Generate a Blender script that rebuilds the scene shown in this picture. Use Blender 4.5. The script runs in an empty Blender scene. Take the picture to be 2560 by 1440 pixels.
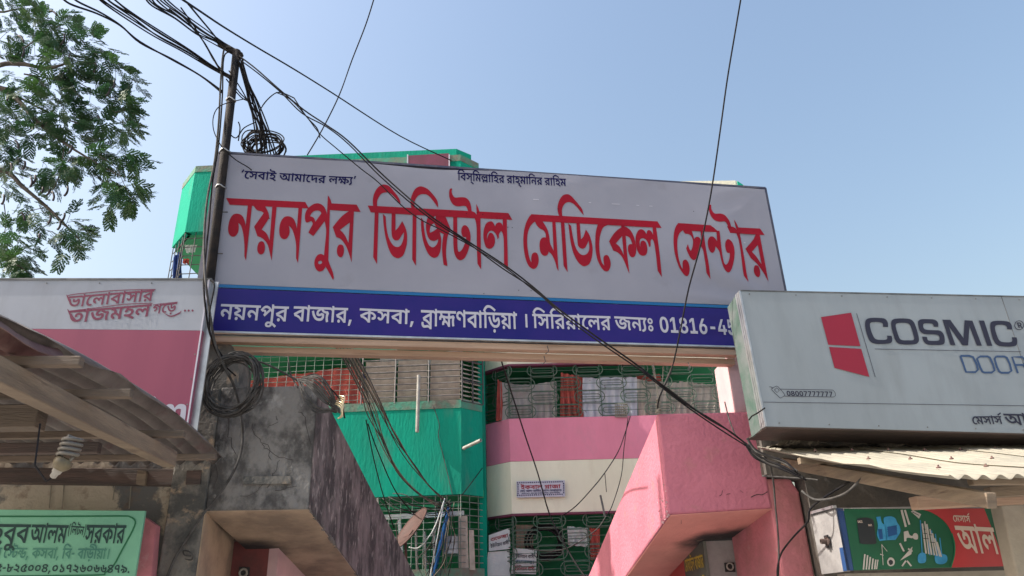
import bpy, math, random
from math import sin, cos, pi, radians
from mathutils import Vector, Matrix, geometry, noise
random.seed(7)
S = bpy.context.scene
COL = S.collection

# ------------------------------------------------------------------ camera
PITCH, ROLL, FPX, EYE = 24.0, -1.9, 1850.0, 1.6
cam_d = bpy.data.cameras.new("camera")
cam = bpy.data.objects.new("camera", cam_d)
COL.objects.link(cam)
cam_d.sensor_width = 36
cam_d.lens = 36 * FPX / 2560
cam_d.clip_start = 0.05
cam_d.clip_end = 3000
ROT = Matrix.Rotation(radians(90 + PITCH), 3, 'X') @ Matrix.Rotation(radians(ROLL), 3, 'Z')
cam.matrix_world = Matrix.Translation((0, 0, EYE)) @ ROT.to_4x4()
S.camera = cam

# ------------------------------------------------------------------ light
SUN_AZ, SUN_EL = 100.0, 43.0          # degrees left of straight ahead, above horizon
world = bpy.data.worlds.new("World")
S.world = world
world.use_nodes = True
wn, wl = world.node_tree.nodes, world.node_tree.links
wn.clear()
sky = wn.new("ShaderNodeTexSky")
sky.sky_type = 'NISHITA'
sky.sun_disc = False
sky.sun_elevation = radians(SUN_EL)
sky.sun_rotation = radians(-SUN_AZ)
sky.altitude = 0
sky.air_density = 2.0
sky.dust_density = 5.5
sky.ozone_density = 4.0
bg = wn.new("ShaderNodeBackground")
bg.inputs[1].default_value = 0.125
wo = wn.new("ShaderNodeOutputWorld")
tint = wn.new("ShaderNodeMix")
tint.data_type = 'RGBA'
tint.blend_type = 'MULTIPLY'
tint.inputs[0].default_value = 1
tint.inputs[7].default_value = (1.05, 0.99, 0.99, 1)
wl.new(sky.outputs[0], tint.inputs[6])
wl.new(tint.outputs[2], bg.inputs[0])
wl.new(bg.outputs[0], wo.inputs[0])

sd = bpy.data.lights.new("sun", 'SUN')
sd.energy = 3.5
sd.angle = radians(0.6)
sd.color = (1.0, 0.94, 0.84)
sun = bpy.data.objects.new("sun", sd)
COL.objects.link(sun)
SV = Vector((-sin(radians(SUN_AZ)) * cos(radians(SUN_EL)), cos(radians(SUN_AZ)) * cos(radians(SUN_EL)), sin(radians(SUN_EL))))
sun.rotation_euler = SV.to_track_quat('Z', 'Y').to_euler()
sun.location = (-20, 20, 30)

S.view_settings.view_transform = 'Standard'
S.view_settings.look = 'None'
S.view_settings.exposure = 0.96
S.view_settings.gamma = 1
S.view_settings.use_curve_mapping = False

# ------------------------------------------------------------------ photo -> place
CAMP = Vector((0, 0, EYE))

def ray(px, py):
    return ROT @ Vector(((px - 1280) / FPX, (720 - py) / FPX, -1))

def at(px, py, Y):
    r = ray(px, py)
    return CAMP + r * (Y / r.y)

class Plane:
    """an upright plane standing in the place; u runs along it, v is height"""
    def __init__(s, px, py, Y, yaw, o=None):
        s.o = o if o is not None else at(px, py, Y)
        a = radians(yaw)
        s.u = Vector((cos(a), sin(a), 0))
        s.n = Vector((sin(a), -cos(a), 0))
    def hit(s, px, py, off=0):
        r = ray(px, py)
        t = s.n.dot(s.o + s.n * off - CAMP) / s.n.dot(r)
        return CAMP + r * t
    def uv(s, px, py, off=0):
        p = s.hit(px, py, off) - s.o
        return (p.dot(s.u), p.z)
    def pt(s, u, v, off=0):
        return s.o + s.u * u + Vector((0, 0, v)) + s.n * off

def vplane_hit(o, d, px, py):
    """hit of the upright plane through o that contains direction d"""
    n = Vector((-d.y, d.x, 0)).normalized()
    r = ray(px, py)
    return CAMP + r * (n.dot(o - CAMP) / n.dot(r))

# ------------------------------------------------------------------ materials
def new_mat(name):
    m = bpy.data.materials.new(name)
    m.use_nodes = True
    return m, m.node_tree.nodes, m.node_tree.links, m.node_tree.nodes["Principled BSDF"]

def rgb(c):
    return (c[0], c[1], c[2], 1)

def mat(name, c, c2=None, scale=3, rough=0.7, bump=0.0, bscale=40, metal=0, lo=0.4, hi=0.6, stretch=(1, 1, 1), c3=None, s3=12, lo3=.5, hi3=.62, spec=0.5, detail=8, trans=0):
    """base colour, worn second colour, small third stains, and relief"""
    m, N, L, b = new_mat(name)
    b.inputs["Roughness"].default_value = rough
    b.inputs["Metallic"].default_value = metal
    b.inputs["Specular IOR Level"].default_value = spec
    b.inputs["Base Color"].default_value = rgb(c)
    tc = N.new("ShaderNodeTexCoord")
    mp = N.new("ShaderNodeMapping")
    mp.inputs["Scale"].default_value = stretch
    L.new(tc.outputs["Object"], mp.inputs[0])
    src = None
    def noise_fac(sc, a, z, det=8, seed=0):
        n = N.new("ShaderNodeTexNoise")
        n.noise_dimensions = '4D'
        n.inputs["W"].default_value = seed
        n.inputs["Scale"].default_value = sc
        n.inputs["Detail"].default_value = det
        n.inputs["Roughness"].default_value = 0.62
        L.new(mp.outputs[0], n.inputs["Vector"])
        r = N.new("ShaderNodeMapRange")
        r.inputs[1].default_value = a
        r.inputs[2].default_value = z
        L.new(n.outputs[0], r.inputs[0])
        return r.outputs[0]
    def mix(f, A, B):
        x = N.new("ShaderNodeMix")
        x.data_type = 'RGBA'
        L.new(f, x.inputs[0])
        if isinstance(A, tuple): x.inputs[6].default_value = rgb(A)
        else: L.new(A, x.inputs[6])
        x.inputs[7].default_value = rgb(B)
        return x.outputs[2]
    if c2:
        src = mix(noise_fac(scale, lo, hi, detail, 1), tuple(c), tuple(c2))
    if c3:
        src = mix(noise_fac(s3, lo3, hi3, 10, 5), src if src else tuple(c), tuple(c3))
    if src:
        L.new(src, b.inputs["Base Color"])
    if bump:
        n = N.new("ShaderNodeTexNoise")
        n.inputs["Scale"].default_value = bscale
        n.inputs["Detail"].default_value = 8
        L.new(mp.outputs[0], n.inputs["Vector"])
        bp = N.new("ShaderNodeBump")
        bp.inputs["Strength"].default_value = bump
        bp.inputs["Distance"].default_value = 0.02
        L.new(n.outputs[0], bp.inputs["Height"])
        L.new(bp.outputs[0], b.inputs["Normal"])
    if trans:
        b.inputs["Transmission Weight"].default_value = 0
        t = N.new("ShaderNodeBsdfTranslucent")
        t.inputs[0].default_value = rgb([x * 1.4 for x in c])
        mx = N.new("ShaderNodeMixShader")
        mx.inputs[0].default_value = trans
        L.new(b.outputs[0], mx.inputs[1])
        L.new(t.outputs[0], mx.inputs[2])
        if src: L.new(src, t.inputs[0])
        L.new(mx.outputs[0], N["Material Output"].inputs[0])
    return m

M = {}
M['flex'] = mat('flex_banner', (.29, .295, .355), (.25, .255, .31), 1.1, .42, .10, 2.2, lo=.35, hi=.7, c3=(.215, .215, .245), s3=2.4, lo3=.6, hi3=.85, spec=.25)
M['flexblue'] = mat('flex_blue', (.017, .015, .155), (.028, .017, .17), 1.5, .30, .10, 2.0, spec=.22)
M['cyan'] = mat('flex_cyan', (.004, .12, .32), rough=.35)
M['red'] = mat('print_red', (.30, .007, .022), (.255, .007, .02), 2, .55, spec=.15)
M['navy'] = mat('print_navy', (.007, .007, .065), rough=.6, spec=.1)
M['white'] = mat('print_white', (.48, .48, .56), rough=.5, spec=.2)
M['alu'] = mat('aluminium', (.55, .56, .58), (.40, .41, .43), 6, .35, .05, 30, metal=.7)
M['darkframe'] = mat('painted_frame', (.05, .055, .10), (.10, .10, .13), 9, .5)
M['plank'] = mat('timber_pale', (.46, .32, .235), (.35, .235, .165), 3, .75, .35, 30, stretch=(.35, .35, 6), c3=(.18, .10, .06), s3=3.5, lo3=.60, hi3=.75)
M['timber'] = mat('timber_old', (.24, .185, .13), (.15, .115, .085), 2.5, .8, .4, 25, stretch=(.6, .6, 5), c3=(.09, .06, .045), s3=4, lo3=.58, hi3=.7)
M['timberdark'] = mat('timber_dark', (.10, .065, .055), (.06, .045, .04), 3, .8, .4, 25, stretch=(.5, .5, 5))
M['crimson'] = mat('panel_crimson', (.29, .058, .11), (.26, .05, .10), 3, .42, .06, 3, stretch=(1, 1, .15), c3=(.27, .04, .085), s3=2.2, lo3=.58, hi3=.72)
M['panelwhite'] = mat('panel_white', (.36, .385, .44), (.33, .35, .40), 1.4, .45, .05, 3, lo=.4, hi=.75, stretch=(1, 1, .25), spec=.3, c3=(.26, .27, .29), s3=5, lo3=.50, hi3=.95)
M['printcrimson'] = mat('print_crimson', (.17, .02, .06), rough=.5)
M['cosmic'] = mat('panel_grey_white', (.27, .31, .345), (.24, .275, .305), 1.2, .45, .05, 3, stretch=(1, 1, .22), spec=.3, c3=(.20, .225, .24), s3=5, lo3=.50, hi3=.95)
M['cosred'] = mat('print_deep_red', (.26, .008, .03), rough=.4)
M['cosdark'] = mat('print_charcoal', (.03, .032, .055), rough=.55, spec=.2)
M['cosblue'] = mat('print_slate_blue', (.045, .085, .18), rough=.55, spec=.2)
M['pole'] = mat('pole_rusty', (.014, .014, .017), (.03, .024, .022), 8, .8, .3, 60, spec=.2)
M['cable'] = mat('cable_black', (.009, .009, .012), (.02, .018, .018), 9, rough=.85, spec=.15)
M['cablegrey'] = mat('cable_grey', (.085, .082, .08), (.045, .042, .04), 14, .8, spec=.2)
M['cabletan'] = mat('cable_tan', (.20, .165, .125), (.12, .10, .08), 14, .7)
M['copper'] = mat('bare_wire', (.7, .6, .4), rough=.3, metal=.6)
M['concrete'] = mat('concrete_mouldy', (.205, .195, .185), (.07, .066, .064), 5.5, .92, 1.0, 30, stretch=(1, 1, .75), lo=.44, hi=.59, c3=(.33, .32, .305), s3=8.0, lo3=.56, hi3=.72, detail=14)
M['concside'] = mat('concrete_maroon_streaks', (.19, .16, .155), (.05, .042, .042), 3.4, .92, 1.0, 24, stretch=(1, 1, .62), lo=.43, hi=.56, c3=(.36, .32, .30), s3=11, lo3=.55, hi3=.68, detail=14)
M['soffit'] = mat('plaster_ochre', (.38, .285, .195), (.20, .155, .115), 2.2, .9, .5, 18, c3=(.06, .05, .045), s3=2.0, lo3=.60, hi3=.70)
M['pillar'] = mat('plaster_mossy', (.16, .15, .135), (.075, .075, .072), 5.0, .95, 1.0, 24, lo=.45, hi=.56, c3=(.36, .27, .19), s3=6, lo3=.57, hi3=.66)
M['wallold'] = mat('plaster_patchy', (.40, .35, .28), (.12, .12, .12), 2.4, .93, .6, 16, lo=.50, hi=.55, c3=(.17, .12, .09), s3=6, lo3=.56, hi3=.7)
M['pink'] = mat('plaster_pink', (.55, .18, .24), (.48, .15, .205), 1.8, .88, .6, 26, c3=(.40, .19, .17), s3=3.2, lo3=.58, hi3=.78, detail=14)
M['pinkdirty'] = mat('plaster_pink_dirty', (.58, .20, .235), (.44, .17, .18), 3, .88, .5, 26, c3=(.55, .34, .33), s3=3.0, lo3=.60, hi3=.70)
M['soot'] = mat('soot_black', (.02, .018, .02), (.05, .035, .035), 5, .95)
M['redbox'] = mat('red_painted_steel', (.16, .03, .03), (.10, .025, .025), 5, .6, .2, 30, c3=(.28, .20, .18), s3=16, lo3=.66, hi3=.7)
M['pinkpale'] = mat('pale_pink_plaster', (.60, .40, .41), (.50, .33, .35), 3, .85, .2, 20)
M['whitebox'] = mat('whitewashed_steel', (.30, .29, .29), (.23, .22, .22), 4, .7, .3, 20, c3=(.20, .16, .14), s3=7, lo3=.62, hi3=.72)
M['green'] = mat('paint_sea_green', (.006, .30, .20), (.012, .235, .16), 1.6, .9, .4, 22, stretch=(1, 1, .28), spec=.15, c3=(.08, .24, .18), s3=2.6, lo3=.55, hi3=.78, detail=12)
M['greendirt'] = mat('paint_green_grimy', (.07, .26, .18), (.16, .15, .12), 3.0, .9, .4, 20, lo=.42, hi=.6)
M['greendark'] = mat('paint_deep_green', (.02, .26, .11), (.018, .20, .09), 1.5, .8)
M['bpink'] = mat('paint_rose', (.72, .25, .36), (.64, .22, .31), 1.2, .9, .35, 14, stretch=(1, 1, .5), spec=.15, c3=(.58, .24, .31), s3=3.5, lo3=.55, hi3=.8, detail=12)
M['bcream'] = mat('paint_cream', (.78, .76, .61), (.70, .68, .54), 1.2, .9, .35, 14, stretch=(1, 1, .4), spec=.15, c3=(.60, .56, .43), s3=3, lo3=.54, hi3=.8, detail=12)
M['maroon'] = mat('paint_maroon', (.16, .03, .07), (.12, .025, .05), 4, .7)
M['iron'] = mat('grille_iron', (.045, .045, .05), (.09, .085, .085), 10, .55, metal=.2)
M['ironscroll'] = mat('grille_scroll_grey_green', (.065, .125, .09), (.11, .13, .11), 10, .7, spec=.2)
M['purlin'] = mat('timber_weathered_dark', (.17, .13, .10), (.10, .078, .06), 2.5, .85, .4, 25, stretch=(.6, .6, 5))
M['irongreen'] = mat('grille_green_grey', (.12, .19, .15), (.22, .23, .21), 9, .6)
M['ironpale'] = mat('grille_galvanised', (.22, .21, .20), (.13, .12, .12), 9, .5)
M['clothgrey'] = mat('cloth_grey', (.45, .41, .40), (.36, .32, .31), 3, .95, .5, 30, trans=.15)
M['clothtaupe'] = mat('cloth_taupe', (.52, .46, .41), (.42, .37, .33), 3, .95, .5, 30, trans=.15)
M['clothred'] = mat('cloth_brick_red', (.55, .11, .085), (.40, .08, .07), 3, .95, .4, 30, trans=.2)
M['clothwhite'] = mat('cloth_white_print', (.66, .66, .74), (.55, .55, .62), 3, .95, .3, 30, c3=(.25, .16, .24), s3=7, lo3=.60, hi3=.64, trans=.15)
M['clothplain'] = mat('cloth_plain_white', (.68, .71, .70), (.58, .62, .62), 4, .95, .3, 30, trans=.15)
M['clothblue'] = mat('cloth_blue', (.05, .10, .30), (.03, .06, .2), 4, .95)
M['tarp'] = mat('board_blue', (.015, .12, .40), (.02, .16, .45), 3, .6)
M['slat'] = mat('louvre_tan', (.50, .43, .36), (.36, .30, .25), 6, .7, .2, 20)
M['tin'] = mat('corrugated_old', (.185, .165, .155), (.115, .10, .095), 2.2, .75, .25, 25, c3=(.10, .05, .05), s3=2.5, lo3=.56, hi3=.70)
M['tinrust'] = mat('corrugated_rusty', (.13, .06, .06), (.20, .13, .11), 4, .8, .3, 25)
M['tincream'] = mat('corrugated_cream', (.36, .33, .265), (.27, .255, .21), 2.5, .6, .2, 25, c3=(.30, .26, .2), s3=6, lo3=.62, hi3=.72)
M['grime'] = mat('plaster_grimy_dark', (.13, .115, .10), (.085, .08, .075), 3, .95, .5, 20, detail=12)
M['slab'] = mat('slab_mossy', (.10, .085, .065), (.04, .038, .035), 6, .96, 1.0, 30, c3=(.26, .22, .17), s3=14, lo3=.56, hi3=.64)
M['greensign'] = mat('sign_mint', (.19, .49, .33), (.15, .40, .28), 2, .5, .08, 10, c3=(.22, .33, .18), s3=2.4, lo3=.6, hi3=.75)
M['signink'] = mat('ink_dark_green', (.012, .05, .05), rough=.6)
M['signinkmid'] = mat('ink_faded_green', (.05, .21, .17), (.07, .26, .19), 5, rough=.6)
M['signline'] = mat('ink_green_line', (.008, .14, .06), rough=.6)
M['gazigreen'] = mat('sign_bottle_green', (.004, .085, .04), (.006, .10, .045), 2, .45)
M['gazired'] = mat('sign_vermilion', (.48, .045, .05), (.42, .04, .045), 2, .4)
M['gazicream'] = mat('print_cream', (.62, .50, .42), rough=.45)
M['gaziblack'] = mat('print_black', (.015, .02, .025), rough=.4)
M['gaziblue'] = mat('print_blue', (.02, .20, .42), (.04, .28, .50), 14, .35)
M['gazishade'] = mat('print_deep_blue', (.008, .07, .22), rough=.35)
M['gazigrey'] = mat('print_grey', (.45, .43, .40), rough=.45)
M['bluetrim'] = mat('blue_trim', (.012, .045, .15), (.02, .06, .17), 5, .5)
M['yellow'] = mat('print_yellow', (.65, .50, .05), rough=.5)
M['slate'] = mat('sign_slate', (.10, .11, .10), (.13, .14, .12), 4, .6)
M['ceramic'] = mat('ceramic_yellowed', (.16, .13, .07), (.11, .09, .055), 16, .45, .2, 30)
M['tube'] = mat('lamp_tube', (.15, .14, .12), (.11, .10, .085), 14, .35)
M['leaf'] = mat('leaf_green', (.025, .075, .03), (.055, .13, .03), .9, .55, trans=.3, lo=.45, hi=.62)
M['bark'] = mat('bark', (.06, .05, .045), (.10, .085, .07), 10, .9, .6, 30)
M['pod'] = mat('seed_pod_brown', (.035, .028, .035), rough=.6)
M['pvc'] = mat('pvc_grey', (.38, .37, .34), (.27, .25, .22), 8, .55)
M['dish'] = mat('dish_rust_red', (.075, .028, .022), (.055, .022, .018), 5, .7, .2, 20)
M['ground'] = mat('street_dust', (.44, .42, .39), (.36, .34, .32), .8, .95, .4, 8)
M['plaster'] = mat('pale_plaster', (.40, .36, .30), (.30, .27, .22), 2, .9, .4, 20, c3=(.15, .13, .12), s3=4, lo3=.6, hi3=.7)
M['black'] = mat('socket_black', (.02, .02, .022), rough=.5)
M['steelbeam'] = mat('angle_steel', (.10, .105, .11), (.2, .2, .2), 6, .5, metal=.4)
M['rope'] = mat('rope_grey', (.26, .24, .20), rough=.9)

# ------------------------------------------------------------------ things and parts
def tagg(o, label=None, cat=None, group=None, kind=None):
    if label: o['label'] = label
    if cat: o['category'] = cat
    if group: o['group'] = group
    if kind: o['kind'] = kind
    return o

def thing(name, label, cat, loc, group=None):
    o = bpy.data.objects.new(name, None)
    COL.objects.link(o)
    o.empty_display_size = .1
    o.location = loc
    return tagg(o, label, cat, group)

def root_loc(p):
    v = Vector((0, 0, 0))
    while p is not None:
        v += p.location
        p = p.parent
    return v

class MB:
    """collects geometry in world coordinates, then links it as ONE mesh object"""
    def __init__(s):
        s.v, s.f = [], []
    def add(s, vs, fs):
        k = len(s.v)
        s.v += [Vector(v) for v in vs]
        s.f += [tuple(i + k for i in f) for f in fs]
        return s
    def prism(s, pts, ext):
        """closed solid: a polygon swept along ext"""
        n = len(pts)
        ext = Vector(ext)
        a = [Vector(p) for p in pts]
        fs = [tuple(range(n)), tuple(range(2 * n - 1, n - 1, -1))]
        fs += [(i, i + n, (i + 1) % n + n, (i + 1) % n) for i in range(n)]
        return s.add(a + [p + ext for p in a], fs)
    def box(s, c, dx, dy, dz):
        """box about c with half-axis vectors"""
        c, dx, dy, dz = Vector(c), Vector(dx), Vector(dy), Vector(dz)
        vs = [c + dx * i + dy * j + dz * k for k in (-1, 1) for j in (-1, 1) for i in (-1, 1)]
        return s.add(vs, [(0, 2, 3, 1), (4, 5, 7, 6), (0, 1, 5, 4), (2, 6, 7, 3), (0, 4, 6, 2), (1, 3, 7, 5)])
    def beam(s, a, b, w, h, up=(0, 0, 1)):
        a, b = Vector(a), Vector(b)
        d = (b - a)
        side = d.cross(Vector(up)).normalized()
        top = side.cross(d).normalized()
        return s.box((a + b) / 2, d / 2, side * w / 2, top * h / 2)
    def tube(s, pts, r, n=6, r2=None, cap=True):
        pts = [Vector(p) for p in pts]
        m = len(pts)
        rings = []
        ref = Vector((0.31, 0.2, 0.93))
        for i, p in enumerate(pts):
            t = (pts[min(i + 1, m - 1)] - pts[max(i - 1, 0)])
            if t.length < 1e-9: t = Vector((0, 0, 1))
            t.normalize()
            a = t.cross(ref)
            if a.length < .05: a = t.cross(Vector((1, 0, 0)))
            a.normalize()
            b = t.cross(a)
            ref = b.cross(t) if False else ref
            rr = r if r2 is None else r + (r2 - r) * i / (m - 1)
            rings.append([p + (a * cos(2 * pi * k / n) + b * sin(2 * pi * k / n)) * rr for k in range(n)])
        fs = []
        for i in range(m - 1):
            for k in range(n):
                fs.append((i * n + k, i * n + (k + 1) % n, (i + 1) * n + (k + 1) % n, (i + 1) * n + k))
        if cap:
            fs += [tuple(range(n - 1, -1, -1)), tuple((m - 1) * n + k for k in range(n))]
        return s.add([v for q in rings for v in q], fs)
    def grid(s, fn, nu, nv):
        vs = [fn(i / nu, j / nv) for j in range(nv + 1) for i in range(nu + 1)]
        w = nu + 1
        return s.add(vs, [(j * w + i, j * w + i + 1, (j + 1) * w + i + 1, (j + 1) * w + i) for j in range(nv) for i in range(nu)])
    def build(s, name, m, parent=None, smooth=False, bevel=0, solid=0, label=None, cat=None, group=None, kind=None):
        me = bpy.data.meshes.new(name)
        if parent is None:
            lo = Vector((min(v.x for v in s.v), min(v.y for v in s.v), min(v.z for v in s.v)))
            hi = Vector((max(v.x for v in s.v), max(v.y for v in s.v), max(v.z for v in s.v)))
            org = Vector(((lo.x + hi.x) / 2, (lo.y + hi.y) / 2, lo.z))
        else:
            org = root_loc(parent)
        me.from_pydata([v - org for v in s.v], [], s.f)
        me.validate()
        me.materials.append(m)
        if smooth:
            me.polygons.foreach_set('use_smooth', [True] * len(me.polygons))
        me.update()
        o = bpy.data.objects.new(name, me)
        COL.objects.link(o)
        if parent is None: o.location = org
        else: o.parent = parent
        if solid:
            q = o.modifiers.new('thickness', 'SOLIDIFY'); q.thickness = solid; q.offset = 0
        if bevel:
            q = o.modifiers.new('edge', 'BEVEL'); q.width = bevel; q.segments = 2; q.limit_method = 'ANGLE'
        return tagg(o, label, cat, group, kind)

def recalc(o):
    import bmesh
    bm = bmesh.new(); bm.from_mesh(o.data)
    bmesh.ops.recalc_face_normals(bm, faces=bm.faces)
    bm.to_mesh(o.data); bm.free()
    return o

def slab(pl, poly, thick, off=0):
    """solid whose front outline is given by places seen in the photo on plane pl"""
    return MB().prism([pl.hit(x, y, off) for x, y in poly], -pl.n * thick)

def flat(pl, poly, off=0):
    return MB().add([pl.hit(x, y, off) for x, y in poly], [tuple(range(len(poly)))])

# smooth line through points
def crom(P, sub=4, closed=False):
    out = []
    n = len(P)
    for i in range(n if closed else n - 1):
        p0 = P[(i - 1) % n] if closed or i > 0 else P[0]
        p1, p2 = P[i], P[(i + 1) % n]
        p3 = P[(i + 2) % n] if closed or i + 2 < n else P[n - 1]
        for k in range(sub):
            t = k / sub
            out.append(tuple(.5 * (2 * b + (c - a) * t + (2 * a - 5 * b + 4 * c - d) * t * t + (3 * b - a - 3 * c + d) * t ** 3) for a, b, c, d in zip(p0, p1, p2, p3)))
    if not closed: out.append(tuple(P[-1]))
    return out

def outline(txt, sub=3):
    """'x,y' smooth point, 'x,y!' corner"""
    pts = []
    for w in txt.split():
        c = w.endswith('!')
        x, y = w.rstrip('!').split(',')
        pts.append((float(x), float(y), c))
    k = next((i for i, p in enumerate(pts) if p[2]), None)
    if k is None:
        return [p[:2] for p in crom([p[:2] for p in pts], sub, True)]
    pts = pts[k:] + pts[:k] + [pts[k]]
    out, seg = [], [pts[0][:2]]
    for p in pts[1:]:
        seg.append(p[:2])
        if p[2]:
            out += crom(seg, sub)[:-1] if len(seg) > 2 else seg[:-1]
            seg = [p[:2]]
    return out

def ellipse(cx, cy, rx, ry, n=16, rot=0):
    return [(cx + rx * cos(a) * cos(rot) - ry * sin(a) * sin(rot), cy + rx * cos(a) * sin(rot) + ry * sin(a) * cos(rot)) for a in [2 * pi * i / n for i in range(n)]]

def area2(p):
    return sum(p[i - 1][0] * p[i][1] - p[i][0] * p[i - 1][1] for i in range(len(p)))

def fill(loops):
    """nonzero-winding fill of closed loops -> (verts2d, triangles)"""
    vs, es = [], []
    for lp in loops:
        k = len(vs); n = len(lp)
        vs += [Vector(p[:2]) for p in lp]
        es += [(k + i, k + (i + 1) % n) for i in range(n)]
    r = geometry.delaunay_2d_cdt(vs, es, [], 0, 1e-5)
    V, T = r[0], []
    for f in r[2]:
        cx = sum(V[i].x for i in f) / len(f); cy = sum(V[i].y for i in f) / len(f)
        w = 0
        for lp in loops:
            x1, y1 = lp[-1][0], lp[-1][1]
            for q in lp:
                x2, y2 = q[0], q[1]
                if (y1 <= cy) != (y2 <= cy):
                    xi = x1 + (cy - y1) / (y2 - y1) * (x2 - x1)
                    if xi > cx: w += 1 if y2 > y1 else -1
                x1, y1 = x2, y2
        if w: T.append(f)
    return [tuple(v) for v in V], T

_GC = {}
def glyph_mesh(k):
    if k not in _GC:
        loops = [list(zip(c[::2], c[1::2])) for c in GLYPHS[k]]
        _GC[k] = fill(loops) if loops else ([], [])
    return _GC[k]

HEAD = 156.0    # height of the head line in glyph units
def word(mb, pl, key, p0, p1, base, off, head=None, bold=0):
    """set a word on plane pl: p0, p1 ends of its head line, base a point on its foot line"""
    head = head or HEAD
    u0, v0 = pl.uv(*p0, off); u1, v1 = pl.uv(*p1, off); ub, vb = pl.uv(*base, off)
    its, W = WORDS[key]
    ax = ((u1 - u0) / W, (v1 - v0) / W)
    L2 = ax[0] ** 2 + ax[1] ** 2
    t = ((ub - u0) * ax[0] + (vb - v0) * ax[1]) / L2
    hv = (v0 + ax[1] * t - vb) / head
    for g, x in its:
        V, T = glyph_mesh(g)
        if not T: continue
        P = []
        for a, b in V:
            a += x; b -= head
            P.append(pl.pt(u0 + ax[0] * a, v0 + ax[1] * a + hv * b, off))
        mb.add(P, [tuple(t) for t in T])
    return mb

def inkshape(mb, pl, loops, off, ox=0, oy=0, sc=1):
    """outlines in photo pixels laid on plane pl; first the solids, holes marked by a leading None"""
    L = []
    for lp in loops:
        hole = lp[0] is None
        q = [pl.uv(ox + x / sc, oy + y / sc, off) for x, y in (lp[1:] if hole else lp)]
        if (area2(q) < 0) != hole: q.reverse()
        L.append(q)
    V, T = fill(L)
    mb.add([pl.pt(a, b, off) for a, b in V], [tuple(t) for t in T])
    return mb

def stroke(pts, w):
    """outline of a line of width w through pts (2D), open"""
    a, b = [], []
    n = len(pts)
    for i, p in enumerate(pts):
        q0, q1 = pts[max(i - 1, 0)], pts[min(i + 1, n - 1)]
        dx, dy = q1[0] - q0[0], q1[1] - q0[1]
        l = math.hypot(dx, dy) or 1
        ww = w[i] if isinstance(w, list) else w
        a.append((p[0] - dy / l * ww / 2, p[1] + dx / l * ww / 2))
        b.append((p[0] + dy / l * ww / 2, p[1] - dx / l * ww / 2))
    return a + b[::-1]

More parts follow.
